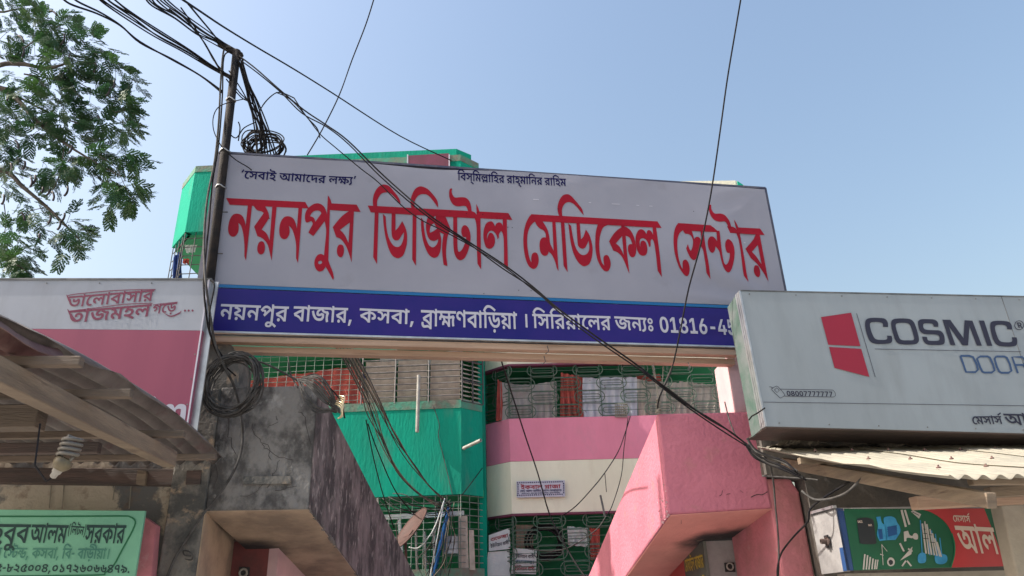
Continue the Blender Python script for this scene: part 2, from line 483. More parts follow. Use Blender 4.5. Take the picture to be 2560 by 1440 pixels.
# letter outlines as plain numbers, and words as placed outlines
GLYPHS = {
630: [[22,121,20,124,22,133,41,182,65,182,53,121]],
61: [[99,156,99,131,87,131,70,121,63,114,50,98,45,88,41,74,41,56,43,48,46,41,51,33,57,28,65,25,72,24,81,25,91,29,102,7,94,3,78,-1,59,0,48,2,39,7,31,13,24,20,18,29,14,40,12,52,12,77,14,88,23,108,36,125,45,132,64,142,48,132,-2,131,-2,156]],
50: [[178,156,178,131,153,131,153,0,124,0,124,82,130,69,120,81,115,84,111,85,105,83,99,76,76,41,63,31,56,28,41,28,27,34,14,47,7,57,28,70,38,57,42,55,46,54,53,55,60,63,83,98,89,105,96,109,103,110,110,109,116,106,129,95,125,95,124,131,-2,131,-2,156],[63,63,58,89,54,97,49,103,42,108,33,111,7,116,15,142,31,134,55,128,63,124,69,119,73,113,77,105,80,85]],
42: [[157,156,157,131,133,131,133,0,104,0,90,17,73,32,52,43,29,51,17,54,5,82,56,107,74,114,109,126,104,117,104,131,-2,131,-2,156],[104,105,109,99,75,87,42,71,58,67,74,59,96,43,109,29,105,27]],
54: [[76,156,76,131,51,131,51,0,22,0,22,113,18,120,13,126,7,129,-2,131,-2,156,2,156,13,152,18,148,23,140,22,172,45,172,51,156]],
10: [[89,156,88,163,85,168,79,170,34,173,16,179,8,185,4,190,-2,205,-2,217,-1,228,27,226,26,222,27,209,31,202,35,199,45,197,86,195,100,191,106,186,114,174,116,156],[64,122,90,119,100,115,108,111,119,98,123,88,125,77,123,64,119,54,111,45,101,39,89,34,73,31,70,39,94,31,119,19,143,3,127,-17,101,0,74,13,45,24,12,32,17,55,42,51,61,51,77,54,85,58,91,63,94,70,95,77,93,86,87,93,78,97,67,99,54,97,50,96,46,90,46,85,47,80,20,75,16,92,18,101,22,108,29,114,39,119,55,122],[38,110,36,117,31,124,23,129,13,133,28,144,40,141,48,137,60,128,65,120,67,110],[143,156,143,131,-2,131,-2,156]],
3: [],
9: [[237,156,237,131,213,131,213,0,184,0,179,9,165,24,141,40,153,60,162,55,179,41,185,34,184,131,-2,131,-2,156],[98,21,85,22,73,25,61,29,50,36,40,45,30,56,21,70,12,88,5,108,32,116,44,88,56,67,70,54,78,50,87,48,108,48,117,51,124,55,129,60,132,67,132,75,131,84,127,92,120,97,112,98,106,98,102,95,100,92,99,87,101,78,73,74,69,91,70,101,75,109,81,115,89,119,98,122,119,122,128,120,137,116,150,105,159,90,162,72,161,63,155,46,150,39,143,33,134,28,124,24],[84,110,82,117,77,124,69,129,59,133,74,144,86,141,94,137,106,128,111,120,114,110],[311,156,311,131,286,131,286,0,257,0,257,113,253,121,249,127,243,130,234,131,234,156,238,156,244,155,249,152,254,147,258,140,257,172,280,172,286,156]],
44: [[162,156,162,131,138,131,138,0,108,0,108,33,113,20,89,48,77,57,68,61,58,63,52,62,47,59,43,55,42,49,43,43,47,38,62,30,53,4,36,11,22,23,16,32,13,41,12,50,13,62,18,71,25,78,34,83,44,87,54,88,70,86,77,84,84,81,97,72,114,54,109,51,108,131,-2,131,-2,156],[79,80,78,73,49,80,48,92,45,100,40,107,32,111,25,114,7,117,12,140,50,130,59,126,66,120,72,112,77,96]],
37: [[160,156,160,131,48,131,48,60,42,65,64,84,91,102,122,117,143,98,135,76,132,51,134,29,140,4,112,-2,107,15,104,33,103,61,106,78,115,100,123,89,104,80,85,68,68,55,43,33,19,49,19,131,-2,131,-2,156]],
46: [[157,156,157,131,133,131,133,0,104,0,90,17,73,32,52,43,29,51,17,54,5,82,56,107,74,114,109,126,104,117,104,131,-2,131,-2,156],[104,105,109,99,75,87,42,71,58,67,74,59,96,43,109,29,105,27],[44,-3,37,-1,31,2,27,8,26,15,27,22,31,28,37,31,44,33,50,31,56,28,60,22,61,15,60,8,56,2,50,-1]],
47: [[193,156,193,131,169,131,169,0,140,0,140,80,145,68,135,81,129,84,119,85,113,83,109,75,109,61,84,59,79,74,69,84,63,87,56,87,51,87,43,83,39,77,39,73,40,64,46,58,64,48,55,23,38,30,31,34,19,45,14,51,9,65,8,74,10,85,14,95,21,102,30,108,41,112,52,113,61,112,76,108,83,104,96,92,92,93,96,101,102,106,109,110,116,111,125,110,132,107,145,98,141,94,140,131,-2,131,-2,156]],
129: [[241,156,241,131,163,131,163,0,134,0,134,26,135,33,134,43,134,131,-2,131,-2,156],[231,63,230,54,227,47,222,40,215,34,206,30,194,29,179,30,180,55,195,56,199,58,201,65,198,74,190,79,182,81,134,83,124,84,107,90,101,95,95,101,91,108,88,117,88,127,89,140,116,136,115,128,116,118,122,111,130,108,187,105,198,102,213,95,224,84,228,77],[89,64,100,63,109,60,126,48,141,31,139,15,135,4,120,23,106,35,99,38,92,39,84,37,81,29,84,18,55,14,51,28,52,40,54,47,62,56,74,62],[47,113,67,110,75,106,82,101,92,88,97,72,98,58,96,47,68,48,69,67,65,79,61,84,56,87,45,87,42,85,40,82,39,75,41,68,13,64,10,73,9,81,9,89,15,101,26,108,32,111],[26,96,27,106,26,118,21,127,16,133,2,140,37,146,46,139,52,129,55,119,56,107,54,93]],
202: [[72,156,72,131,52,131,67,136,55,123,51,117,47,105,47,90,53,62,55,44,53,25,50,17,45,9,38,3,28,-3,0,-13,-7,11,15,20,20,25,24,31,25,37,25,53,18,89,18,105,21,118,34,136,33,131,-2,131,-2,156]],
631: [[65,182,67,180,64,170,45,121,22,121,34,182]],
55: [[76,156,76,131,51,131,51,0,22,0,22,131,-2,131,-2,156,21,156,5,176,13,188,28,207,44,219,53,224,72,229,91,229,114,225,130,219,155,206,187,186,172,166,138,188,112,200,95,204,75,203,65,200,57,195,49,188,38,172,50,156]],
65: [[-38,-3,31,-48,18,-68,-52,-25]],
413: [[197,156,197,131,172,131,172,54,143,54,143,88,148,74,136,88,129,92,120,93,113,90,110,86,108,76,109,68,84,66,82,74,74,87,66,93,55,95,48,94,43,91,40,87,39,82,40,76,44,71,59,63,48,38,41,41,28,48,20,55,14,63,10,73,8,84,10,94,14,102,20,110,29,115,39,119,61,120,76,115,83,111,96,99,92,100,95,107,101,113,109,117,118,118,126,117,133,115,146,105,144,103,143,131,-2,131,-2,156],[77,49,88,48,97,45,105,40,112,34,115,39,119,42,129,44,136,43,142,41,154,30,144,33,143,57,172,57,172,-11,143,-11,143,26,150,6,142,17,138,20,130,21,126,16,126,5,101,4,99,13,94,20,88,25,81,26,76,25,71,21,71,13,73,9,85,3,76,-20,58,-10,51,-4,46,2,43,10,42,19,43,27,46,35,51,41,58,46,67,48]],
51: [[64,122,90,119,100,115,108,111,119,98,123,88,125,77,123,64,119,54,111,45,101,39,89,34,73,31,70,39,94,31,119,19,143,3,127,-17,101,0,74,13,45,24,12,32,17,55,42,51,61,51,77,54,85,58,91,63,94,70,95,77,93,86,87,93,78,97,67,99,54,97,50,96,46,90,46,85,47,80,20,75,16,92,18,101,22,108,29,114,39,119,55,122],[38,110,36,117,31,124,23,129,13,133,28,144,40,141,48,137,60,128,65,120,67,110],[143,156,143,131,-2,131,-2,156]],
39: [[159,156,159,131,134,131,134,0,105,0,105,55,110,42,99,55,87,66,74,74,65,78,56,79,49,78,44,76,40,71,39,65,40,60,43,55,57,47,43,22,33,27,25,33,18,40,13,49,9,57,8,66,10,78,15,88,22,95,30,101,40,104,50,105,58,104,73,101,92,90,111,74,106,72,105,131,-2,131,-2,156]],
70: [[166,156,166,131,141,131,141,0,112,0,97,16,89,22,69,33,47,41,20,46,9,73,16,77,57,99,35,110,7,117,16,137,23,131,-2,131,-2,156],[112,131,38,131,39,133,48,130,65,121,86,105,88,86,43,64,42,66,51,64,80,54,105,38,118,25,114,23,112,35],[44,-5,37,-4,31,0,27,5,26,12,27,19,31,25,37,29,44,30,50,29,56,25,60,19,61,12,60,5,56,0,50,-4]],
40: [[190,156,190,131,166,131,166,0,137,0,137,98,139,85,123,105,107,120,91,129,75,132,66,131,57,129,49,124,42,118,28,104,27,108,37,113,50,115,61,113,69,108,73,100,75,92,74,80,67,82,70,85,117,128,135,111,62,43,41,62,64,83,54,71,45,65,51,74,53,79,53,89,50,92,41,95,34,94,27,91,4,112,26,136,40,148,56,155,74,157,90,155,105,149,119,140,140,118,138,115,137,172,160,172,165,156]],
57: [[-75,-66,-92,-63,-100,-60,-107,-54,-111,-46,-113,-36,-112,-28,-108,-21,-103,-15,-95,-10,-85,-7,-62,-7,-51,-9,-31,-15,-10,-26,23,-49,7,-68,-13,-52,-31,-40,-55,-29,-70,-27,-77,-28,-82,-30,-85,-33,-86,-37,-85,-41,-82,-44,-73,-47,-67,-46,-58,-40,-55,-35,-52,-25,-51,3,-22,3,-24,-27,-27,-36,-31,-46,-38,-54,-47,-61,-55,-64]],
27: [[107,10,85,12,75,15,56,24,47,31,31,50,23,62,17,76,5,110,33,117,45,82,59,58,67,50,76,44,85,39,95,37,117,37,126,39,132,43,138,51,140,61,139,75,135,84,155,83,140,71,123,62,114,60,93,60,84,63,77,67,71,73,67,82,66,92,68,102,72,112,78,119,95,131,-2,131,-2,156,246,156,246,131,143,132,116,119,100,106,97,100,95,94,96,90,102,84,113,85,119,87,133,96,165,86,169,68,169,52,167,44,158,29,152,23,143,17,133,13,121,11],[218,50,220,28,226,4,198,-2,191,24,189,42,189,62,195,89,172,93,162,96,146,105,134,116,125,130,155,133,164,123,179,116,193,113,214,114,228,91,221,72]],
597: [[55,34,57,31,54,21,35,-30,11,-30,23,34]],
20: [[213,156,213,131,132,131,132,0,103,0,97,9,81,25,62,38,41,48,17,54,5,82,55,106,73,114,109,125,104,117,104,131,-2,131,-2,156],[103,104,108,98,78,88,42,71,58,67,74,59,89,49,96,43,108,29,104,27,103,38],[202,67,198,51,194,44,187,39,174,34,160,34,148,35,149,60,165,61,170,63,172,67,173,72,170,81,162,89,153,93,128,100,129,125,142,122,165,114,184,102,192,95,197,86,201,77]],
226: [[175,156,175,131,150,131,150,0,121,4,106,20,89,33,69,44,47,51,35,54,23,82,73,107,91,114,127,126,122,117,122,131,-2,131,-2,156],[121,105,127,99,93,87,60,71,75,67,91,60,113,45,126,32,122,30],[150,-29,122,-29,118,-22,112,-17,105,-14,88,-13,53,-17,38,-16,31,-13,24,-10,18,-4,13,3,9,13,8,24,10,37,11,41,39,38,37,26,39,17,43,12,50,9,65,8,87,12,101,11,108,8,121,-2,121,18,150,19]],
448: [[134,131,-2,131,-2,156,246,156,246,131,163,131,163,0,134,0,134,26,135,33,134,49],[89,64,100,63,109,60,126,48,141,31,139,15,135,4,120,23,106,35,99,38,92,39,84,37,81,29,84,18,55,14,51,28,52,40,54,47,62,56,74,62],[47,113,57,112,74,106,81,102,92,87,97,72,98,58,96,47,68,48,69,67,65,79,61,84,56,87,45,87,42,85,40,82,39,75,41,68,13,64,10,73,9,81,9,89,15,101,26,108,32,111],[26,96,27,106,26,118,21,127,16,133,2,140,37,146,46,139,52,129,55,119,56,107,54,93],[218,52,220,31,225,9,197,4,192,21,190,37,189,53,190,72,196,91,200,100,215,94,192,84,177,81,153,78,123,79,102,82,75,91,59,111,96,105,146,103,177,107,208,116,229,98,221,76]],
34: [[162,156,162,131,137,131,137,0,108,0,108,106,113,91,95,112,77,127,67,130,58,132,48,130,41,123,39,119,39,108,42,103,46,99,52,95,72,92,69,63,45,68,27,76,15,89,9,105,8,114,9,123,14,137,21,146,31,152,45,157,53,157,69,155,77,153,90,145,114,124,109,124,108,172,131,172,137,156]],
68: [[186,156,186,131,97,131,97,95,99,87,101,85,105,85,113,87,121,95,130,106,156,111,168,87,171,78,173,60,169,41,165,32,159,24,152,18,143,13,133,9,121,6,96,6,76,10,57,20,39,36,31,47,17,74,11,91,5,110,33,117,45,81,52,67,59,56,67,47,76,40,85,35,94,32,105,31,116,32,126,35,134,40,139,46,143,54,144,63,143,73,140,80,132,92,154,95,136,75,119,63,110,60,100,59,87,62,77,68,71,80,68,100,68,131,-2,131,-2,156],[92,-42,85,-41,80,-37,76,-32,75,-25,76,-18,80,-12,85,-8,92,-7,99,-8,105,-12,108,-18,110,-25,108,-32,105,-37,99,-41]],
641: [[46,0,46,156,75,156,75,0]],
7: [[17,119,18,129,22,138,28,145,36,151,45,154,55,156,65,154,74,151,82,145,88,138,91,129,93,119,91,109,88,100,82,93,74,88,65,84,55,83,45,84,35,87,28,93,22,100,18,109],[40,119,41,113,44,109,49,105,55,104,61,105,65,109,68,113,70,119,68,125,65,130,61,133,55,134,49,133,44,130,41,125],[17,36,18,47,22,55,28,62,36,68,45,71,55,73,65,71,74,68,82,63,88,55,91,47,93,36,91,26,88,17,82,10,74,5,65,1,55,0,45,1,36,5,28,10,22,17,18,26],[40,36,41,30,44,26,49,23,55,21,61,23,65,26,68,30,70,36,68,42,65,47,61,50,55,51,49,50,44,47,41,42]],
43: [[109,8,87,10,77,13,57,23,48,30,31,48,24,61,11,91,5,110,33,117,45,82,52,68,60,57,68,49,76,42,86,38,96,35,107,34,119,35,128,38,136,43,141,49,145,57,146,66,143,83,135,95,157,116,167,98,173,81,175,63,172,44,168,35,162,27,154,21,145,15,135,11,123,9],[100,66,90,67,81,70,74,74,69,80,65,87,65,102,70,117,96,110,93,101,94,96,96,93,104,91,113,92,122,99,132,111,157,116,157,100,141,82,132,75,122,70,112,67],[188,156,188,131,-2,131,-2,156]],
35: [[106,9,91,10,77,14,64,19,52,26,41,37,30,50,21,67,12,86,5,110,33,117,44,84,57,60,65,51,73,44,82,39,92,36,112,36,127,40,137,49,141,60,141,76,138,83,135,89,129,93,124,96,111,96,106,93,103,89,102,83,104,72,76,68,73,78,72,87,73,98,78,106,85,113,93,117,104,120,115,121,126,120,136,117,145,113,153,108,159,101,168,85,171,65,170,55,164,37,159,29,152,23,143,17,133,13,120,10],[184,156,184,131,-2,131,-2,156]],
22: [[121,0,121,102,127,90,113,106,100,120,85,129,77,131,68,132,57,131,48,127,35,114,32,113,43,119,50,120,69,120,77,117,84,112,89,105,91,98,92,90,91,80,88,71,82,63,73,55,49,38,32,63,55,75,62,82,64,90,64,94,61,97,57,99,51,100,41,98,29,93,4,113,22,136,29,142,42,152,50,155,66,157,82,155,89,153,109,140,131,120,122,123,121,172,144,172,150,156,174,156,174,131,150,131,150,0]],
450: [[99,156,99,131,87,131,79,127,63,114,56,107,45,88,41,74,41,66,43,48,46,41,51,33,57,28,65,25,72,24,81,25,91,29,102,7,94,3,78,-1,59,0,48,2,39,7,31,13,24,20,18,29,14,40,12,52,11,65,13,86,16,96,25,113,36,129,50,142,74,156]],
131: [[-72,183,13,229,25,208,-59,161]],
593: [[63,-32,52,-15,43,3,36,22,31,42,28,62,27,82,28,104,31,124,36,144,43,164,52,181,63,198,91,198,81,181,72,163,65,143,60,123,57,103,56,83,57,63,60,43,65,23,72,4,80,-15,91,-32]],
30: [[149,156,149,131,50,131,51,46,53,37,59,31,67,30,81,34,95,43,104,56,106,62,106,74,104,78,99,81,93,81,82,80,78,105,100,107,112,106,120,103,127,98,132,91,135,83,135,65,133,56,125,39,114,25,107,20,91,11,83,8,65,5,54,6,39,11,28,21,23,34,21,53,21,131,-2,131,-2,156],[96,156,95,163,92,168,86,170,37,173,19,179,11,185,6,190,1,205,1,217,2,228,30,226,29,222,30,209,34,202,37,199,48,197,93,195,107,191,114,186,121,174,124,156]],
594: [[20,-32,31,-15,40,4,46,23,51,43,54,63,55,83,54,104,51,124,46,144,40,163,31,181,20,198,48,198,59,181,68,163,75,144,80,124,84,104,85,84,84,62,80,42,75,22,68,3,59,-15,48,-32]],
434: [[48,27,34,30,27,34,14,47,7,57,28,70,38,57,42,55,46,54,53,55,60,63,70,80,89,105,96,109,103,110,110,109,116,106,129,95,133,82,130,70,120,81,115,84,111,85,105,83,99,76,80,46,70,35,63,31,56,28],[63,63,58,89,54,97,49,103,42,108,33,111,7,116,15,142,31,134,55,128,63,124,69,119,73,113,77,105,80,85],[251,156,251,131,153,131,153,46,155,37,162,31,169,30,177,31,191,38,202,49,209,62,210,69,209,74,206,78,202,81,196,81,184,80,180,105,197,107,214,106,223,103,230,98,235,91,238,83,238,65,232,47,222,32,216,25,202,15,186,8,167,5,148,8,136,15,131,21,125,34,124,53,124,131,-2,131,-2,156],[199,156,197,163,194,168,189,170,139,173,121,179,114,185,109,190,104,205,103,217,105,228,132,226,132,222,133,209,137,202,140,199,151,197,196,195,210,191,216,186,223,174,226,156]],
361: [[218,156,218,131,129,131,129,89,131,82,133,80,137,79,144,81,153,89,162,101,188,105,197,89,203,73,204,65,204,46,197,29,191,21,184,14,175,9,165,5,152,2,127,2,105,8,95,12,75,27,66,38,58,51,50,66,76,77,92,50,105,38,119,30,137,28,148,28,158,31,165,36,171,42,174,50,176,59,175,69,172,76,164,88,185,89,168,69,151,58,142,55,132,54,119,56,109,62,102,74,100,92,100,131,-2,131,-2,156],[48,121,59,121,80,114,89,109,102,100,108,94,111,64,90,81,70,93,61,96,51,97,42,94,39,91,38,87,40,80,48,75,33,53,19,63,15,68,10,78,8,88,10,98,14,107,21,113,29,118,38,120]],
598: [[13,88,77,88,77,60,13,60]],
56: [[76,131,51,131,51,0,22,0,22,131,-2,131,-2,156,22,156,20,164,13,179,8,185,-6,195,-23,201,-44,205,-68,206,-90,205,-103,202,-107,199,-108,196,-107,193,-100,191,-52,190,-38,186,-32,181,-25,170,-23,154,-50,154,-53,165,-61,169,-101,170,-111,171,-124,175,-130,179,-133,184,-135,195,-134,205,-128,213,-118,220,-104,225,-87,228,-65,229,-32,227,-4,221,18,211,35,197,46,179,52,156,76,156]],
80: [[81,0,56,3,45,7,35,13,27,20,20,28,15,38,12,49,11,62,12,75,16,87,22,99,31,109,42,120,69,139,104,157,117,139,114,131,115,122,119,118,124,115,131,114,136,115,147,96,130,86,116,75,112,69,108,58,110,52,113,47,119,43,137,43,147,15,138,11,117,4,106,2],[83,25,100,26,114,30,117,24,105,27,96,30,89,36,84,42,81,50,80,58,80,67,83,75,88,83,95,90,117,108,122,94,112,95,104,98,98,103,91,114,90,122,93,131,105,129,81,116,62,101,49,86,45,78,42,69,41,60,43,48,47,39,54,33,63,28,73,26]],
83: [[64,0,55,1,40,5,30,15,26,22,24,31,23,44,22,118,20,125,17,127,7,128,10,156,31,153,38,151,47,143,51,130,52,94,68,97,87,96,100,94,111,94,116,96,122,100,127,107,152,95,147,85,141,79,135,74,121,70,105,70,115,77,120,67,121,55,120,44,118,34,113,25,108,18,93,7,84,3],[66,25,72,25,81,30,88,38,91,48,91,60,88,65,85,69,75,72,65,72,52,69,53,34,58,27]],
77: [[30,133,33,145,41,158,65,147,62,142,61,137,62,132,64,131,100,121,111,116,119,109,125,102,128,93,129,83,127,71,123,61,115,53,105,46,92,42,77,40,69,41,73,49,97,40,119,29,141,13,125,-7,99,11,74,24,46,34,14,41,19,65,47,60,72,61,82,63,90,66,97,72,99,81,97,90,88,97,53,106,38,114,33,120,31,126]],
75: [[76,21,54,24,45,27,36,32,29,38,23,46,19,56,17,67,16,80,16,89,22,107,27,116,34,123,42,129,52,134,64,137,78,138,91,137,102,134,112,130,120,124,126,117,131,109,135,100,138,79,137,69,131,50,126,42,119,35,110,29,100,25,89,22],[78,113,69,112,61,109,55,104,50,97,47,89,46,78,49,61,53,55,58,50,66,47,75,46,85,47,93,50,99,55,104,62,106,71,107,81,107,90,104,98,100,105,94,109,87,112]],
79: [[77,0,58,1,43,5,30,12,21,21,16,31,14,43,15,52,19,60,24,68,33,75,57,86,57,76,34,88,26,94,21,101,18,108,17,117,19,127,24,136,35,146,53,153,63,155,89,155,101,153,119,146,131,136,135,128,136,119,135,109,131,101,125,94,118,88,98,79,97,87,120,76,128,70,134,63,138,54,139,43,137,30,132,19,123,11,111,5,95,1],[77,25,87,25,96,27,102,30,107,37,109,46,108,52,105,57,99,61,85,68,77,70,59,64,52,60,46,53,44,45,46,37,52,31,58,27,66,25],[77,94,97,102,105,110,106,115,104,121,99,126,93,129,76,131,61,129,55,127,51,124,48,120,47,115,49,108,54,103,67,97]],
76: [[76,0,61,1,50,4,41,10,34,17,30,25,29,34,30,43,33,50,37,56,43,62,60,71,71,45,62,42,60,36,61,32,64,29,69,26,76,26,87,27,96,32,101,38,102,46,101,53,99,59,88,70,51,95,37,107,32,114,30,122,29,130,32,144,42,158,68,143,61,134,61,128,63,123,70,117,110,90,123,76,128,67,131,57,132,46,131,36,129,28,125,21,113,10,105,5,96,2]],
82: [[93,72,109,68,98,64,78,59,51,60,38,63,28,70,21,78,17,88,15,101,16,112,20,122,26,132,34,140,47,148,61,154,77,156,87,155,103,150,110,146,119,134,122,125,122,112,123,38,125,31,128,29,138,27,135,0,117,2,110,4,102,8,97,15,94,24],[69,84,85,86,100,91,93,87,92,119,89,126,80,130,70,130,59,126,51,118,46,107,45,101,47,93,52,87,59,85]],
81: [[91,8,81,8,63,12,47,21,40,28,27,46,21,58,10,89,5,107,32,115,43,78,55,52,62,44,70,38,78,35,88,34,97,35,104,38,110,43,114,50,117,59,117,79,109,98,130,97,118,78,112,71,105,66,97,63,89,62,77,64,68,69,64,73,61,78,59,86,57,117,52,121,42,123,46,150,66,148,74,145,79,140,84,130,86,95,89,88,95,88,101,90,107,99,110,107,132,112,139,98,144,82,146,66,143,46,136,28,130,21,123,16,114,11,103,9]],
84: [[48,81,56,81,71,77,80,72,86,65,90,57,92,47,91,38,88,29,83,22,77,16,77,25,98,30,106,35,111,41,115,48,116,56,115,64,112,70,107,76,98,82,80,89,33,104,22,109,15,116,11,124,9,133,10,139,12,145,20,158,45,147,42,142,41,137,42,132,44,130,60,124,95,113,116,105,130,95,141,83,144,74,146,57,145,46,143,37,139,29,126,17,117,12,97,5,74,1,45,0,40,24,51,27,58,31,62,37,64,43,63,49,60,53,55,56,42,57,38,54,36,51,36,45,37,39,10,33,7,42,6,51,7,60,11,68,17,74,32,80]],
599: [[15,16,17,26,21,32,27,35,35,36,43,35,49,32,53,26,55,16,53,7,49,1,43,-2,35,-3,27,-2,21,1,17,7]],
380: [[75,157,92,155,107,148,123,135,150,107,137,88,114,115,99,126,91,129,74,132,65,132,50,126,28,108,27,111,39,117,51,120,60,118,68,114,73,107,74,97,74,92,73,87,44,73,51,81,53,85,53,94,50,97,46,99,38,100,27,95,4,116,26,139,41,149,57,155],[132,111,60,52,41,72,60,87,67,89,73,95,116,130],[190,156,190,131,166,131,166,53,137,56,137,121,137,172,160,172,165,156],[68,52,79,51,89,48,97,43,104,36,107,41,111,45,121,47,128,46,134,43,145,33,137,36,137,59,166,58,166,-8,137,-8,137,31,142,9,134,20,129,23,122,24,117,19,117,8,93,6,91,16,86,23,80,27,73,29,68,28,62,23,63,16,65,12,77,6,67,-17,49,-8,43,-2,38,5,35,13,34,22,35,30,38,37,43,44,50,48,58,51]],
41: [[220,156,220,131,38,131,39,133,57,126,73,116,86,105,88,86,43,64,42,66,50,64,74,56,98,43,111,31,110,123,149,121,166,117,181,110,194,100,201,93,205,85,208,76,209,67,208,59,206,51,201,44,194,39,181,34,167,34,155,35,156,60,173,61,177,63,180,72,178,80,170,88,162,92,139,97,139,0,110,0,96,15,78,28,57,37,20,46,9,73,57,99,35,110,7,117,16,137,23,131,-2,131,-2,156]],
224: [[202,156,202,131,178,131,178,30,148,30,148,98,151,85,127,113,111,126,95,132,77,131,69,129,61,124,54,118,40,104,39,108,49,113,62,115,73,113,81,108,85,100,87,92,86,80,79,82,82,85,129,128,147,111,73,43,53,62,76,83,66,71,57,65,63,74,65,79,65,89,62,92,53,95,46,94,39,91,16,112,37,136,52,148,68,155,77,157,94,157,110,153,124,145,137,133,152,118,150,115,148,172,172,172,177,156],[178,-11,149,-11,143,-1,139,2,128,5,113,5,77,2,57,2,38,6,28,10,20,16,14,24,11,32,9,50,10,67,11,72,39,68,37,52,38,43,41,36,46,31,61,27,78,27,109,30,127,30,135,27,142,23,148,17,148,47,178,47]],
36: [[177,156,177,131,152,131,152,0,123,0,107,17,99,25,80,37,58,46,32,52,25,80,39,73,54,71,67,68,88,60,104,50,124,33,123,172,146,172,152,156],[56,156,77,154,85,150,98,141,102,135,107,125,108,114,106,101,101,90,92,80,80,73,65,67,48,64,33,67,25,80,48,85,66,93,73,99,77,105,78,113,77,121,73,127,66,131,56,132,48,131,42,129,39,125,38,121,40,115,46,110,28,91,15,103,10,114,9,122,11,131,14,139,21,146,30,152,37,154]],
12: [[127,156,126,163,123,168,117,170,53,173,35,179,27,185,22,190,17,205,17,217,18,228,46,226,45,222,45,213,48,205,53,199,58,198,73,196,124,195,138,191,145,186,152,174,155,156],[186,156,186,131,97,131,97,95,99,87,101,85,105,85,113,87,121,95,130,106,156,111,168,87,171,78,173,60,169,41,165,32,159,24,152,18,143,13,133,9,121,6,96,6,76,10,57,20,39,36,31,47,17,74,11,91,5,110,33,117,45,81,52,67,59,56,67,47,76,40,85,35,94,32,105,31,116,32,126,35,134,40,139,46,143,54,144,63,143,73,140,80,132,92,154,95,136,75,119,63,110,60,100,59,87,62,77,68,71,80,68,100,68,131,-2,131,-2,156]],
456: [[117,157,126,156,134,153,141,147,147,138,159,152,181,156,192,145,200,133,202,116,201,108,196,93,185,79,177,74,151,60,141,85,164,97,171,105,173,116,172,122,170,127,160,136,176,141,156,114,134,113,132,121,129,127,124,131,114,132,109,129,105,119,107,112,112,107,120,103,132,102,129,76,110,79,103,82,95,89,89,98,86,108,85,119,86,130,89,139,94,147,101,153,108,156],[60,157,70,156,79,152,86,147,92,138,97,124,96,106,93,97,88,88,80,82,66,76,56,75,54,102,65,103,72,107,75,112,76,118,75,124,72,129,66,131,55,132,43,130,40,155],[133,5,115,7,98,10,81,15,66,22,51,32,38,45,26,61,15,80,5,102,31,112,39,94,48,78,58,65,68,54,79,45,91,39,104,35,118,32,133,31,144,32,163,37,172,45,175,55,173,63,169,70,162,75,154,79,181,91,188,86,198,74,202,68,205,52,204,43,201,35,196,28,190,21,182,16,160,8]],
312: [[93,156,93,131,48,131,47,110,48,70,49,63,51,58,55,56,67,55,79,60,89,67,94,76,94,85,92,87,75,88,63,92,55,97,45,106,48,128,56,120,68,115,76,113,103,112,109,109,116,104,121,94,121,87,119,73,111,57,105,49,97,42,87,37,67,31,47,31,40,33,29,39,22,49,20,58,19,131,-2,131,-2,156],[240,74,239,65,234,50,228,41,213,29,199,23,176,18,170,30,216,22,254,9,246,-14,216,-3,186,5,156,10,112,15,115,40,122,39,150,37,175,39,193,45,205,55,209,63,211,73,209,84,203,92,196,95,189,97,172,97,169,118,184,119,204,117,222,109,229,103,234,96,237,88],[134,50,123,51,114,53,107,57,99,67,95,80,94,134,122,134,122,84,125,77,129,74,144,73,157,79,164,87,165,94,160,97,139,98,129,102,120,107,113,115,117,135,126,126,138,120,145,119,175,118,186,111,190,106,193,101,194,94,193,86,190,78,180,65,164,56,155,52],[257,156,257,131,91,131,91,156]],
11359: [[81,-3,66,-1,53,2,42,9,32,17,24,28,18,41,13,56,11,72,10,91,11,109,13,126,18,141,24,154,32,165,42,173,53,180,66,183,81,184,95,183,108,179,120,173,129,165,137,154,144,141,148,126,151,109,152,91,151,72,148,56,144,41,137,28,129,17,120,9,108,2,95,-1],[81,29,94,32,103,42,110,57,112,67,114,91,113,104,110,125,103,140,94,150,81,153,68,150,58,140,51,125,48,104,48,91,49,67,51,57,58,42,68,32]],
11360: [[22,0,22,31,145,31,145,0],[107,182,107,0,68,0,68,147,68,147,26,119,26,154,68,182]],
11367: [[81,-3,55,0,34,9,26,15,19,22,14,30,11,39,10,49,13,64,20,76,30,86,37,90,51,94,33,102,26,109,21,117,18,126,17,135,18,145,20,153,25,161,31,168,48,178,58,182,81,184,93,184,114,178,130,168,136,161,141,153,144,145,145,135,144,126,140,117,135,109,128,102,110,94,125,90,131,86,142,76,149,64,151,49,150,39,147,30,142,22,135,15,127,9,106,0],[81,26,92,27,101,32,107,38,109,42,111,52,109,62,104,70,91,77,81,79,70,77,57,70,52,62,50,52,52,42,54,38,61,32,70,27],[81,107,90,109,98,113,105,123,107,131,105,140,101,147,90,154,81,155,71,154,60,147,56,140,54,131,56,123,60,116,71,109]],
11373: [[81,-3,69,-2,58,1,47,5,38,11,30,18,23,26,18,36,15,47,14,59,17,79,20,88,30,109,80,182,120,182,63,99,53,99,64,110,78,116,90,117,101,116,111,114,120,110,128,105,135,98,140,90,144,81,147,71,146,48,144,37,139,27,133,19,125,11,116,5,105,1,94,-2],[81,28,92,30,101,35,107,43,109,48,111,59,109,70,107,75,101,83,92,89,81,90,70,89,66,86,58,80,53,70,51,59,53,48,58,39,66,32,70,30]],
11392: [[122,89,122,58,39,58,39,89]],
11372: [[7,34,7,65,78,182,116,182,46,66,46,65,155,65,155,34],[95,0,96,113,131,113,131,0]],
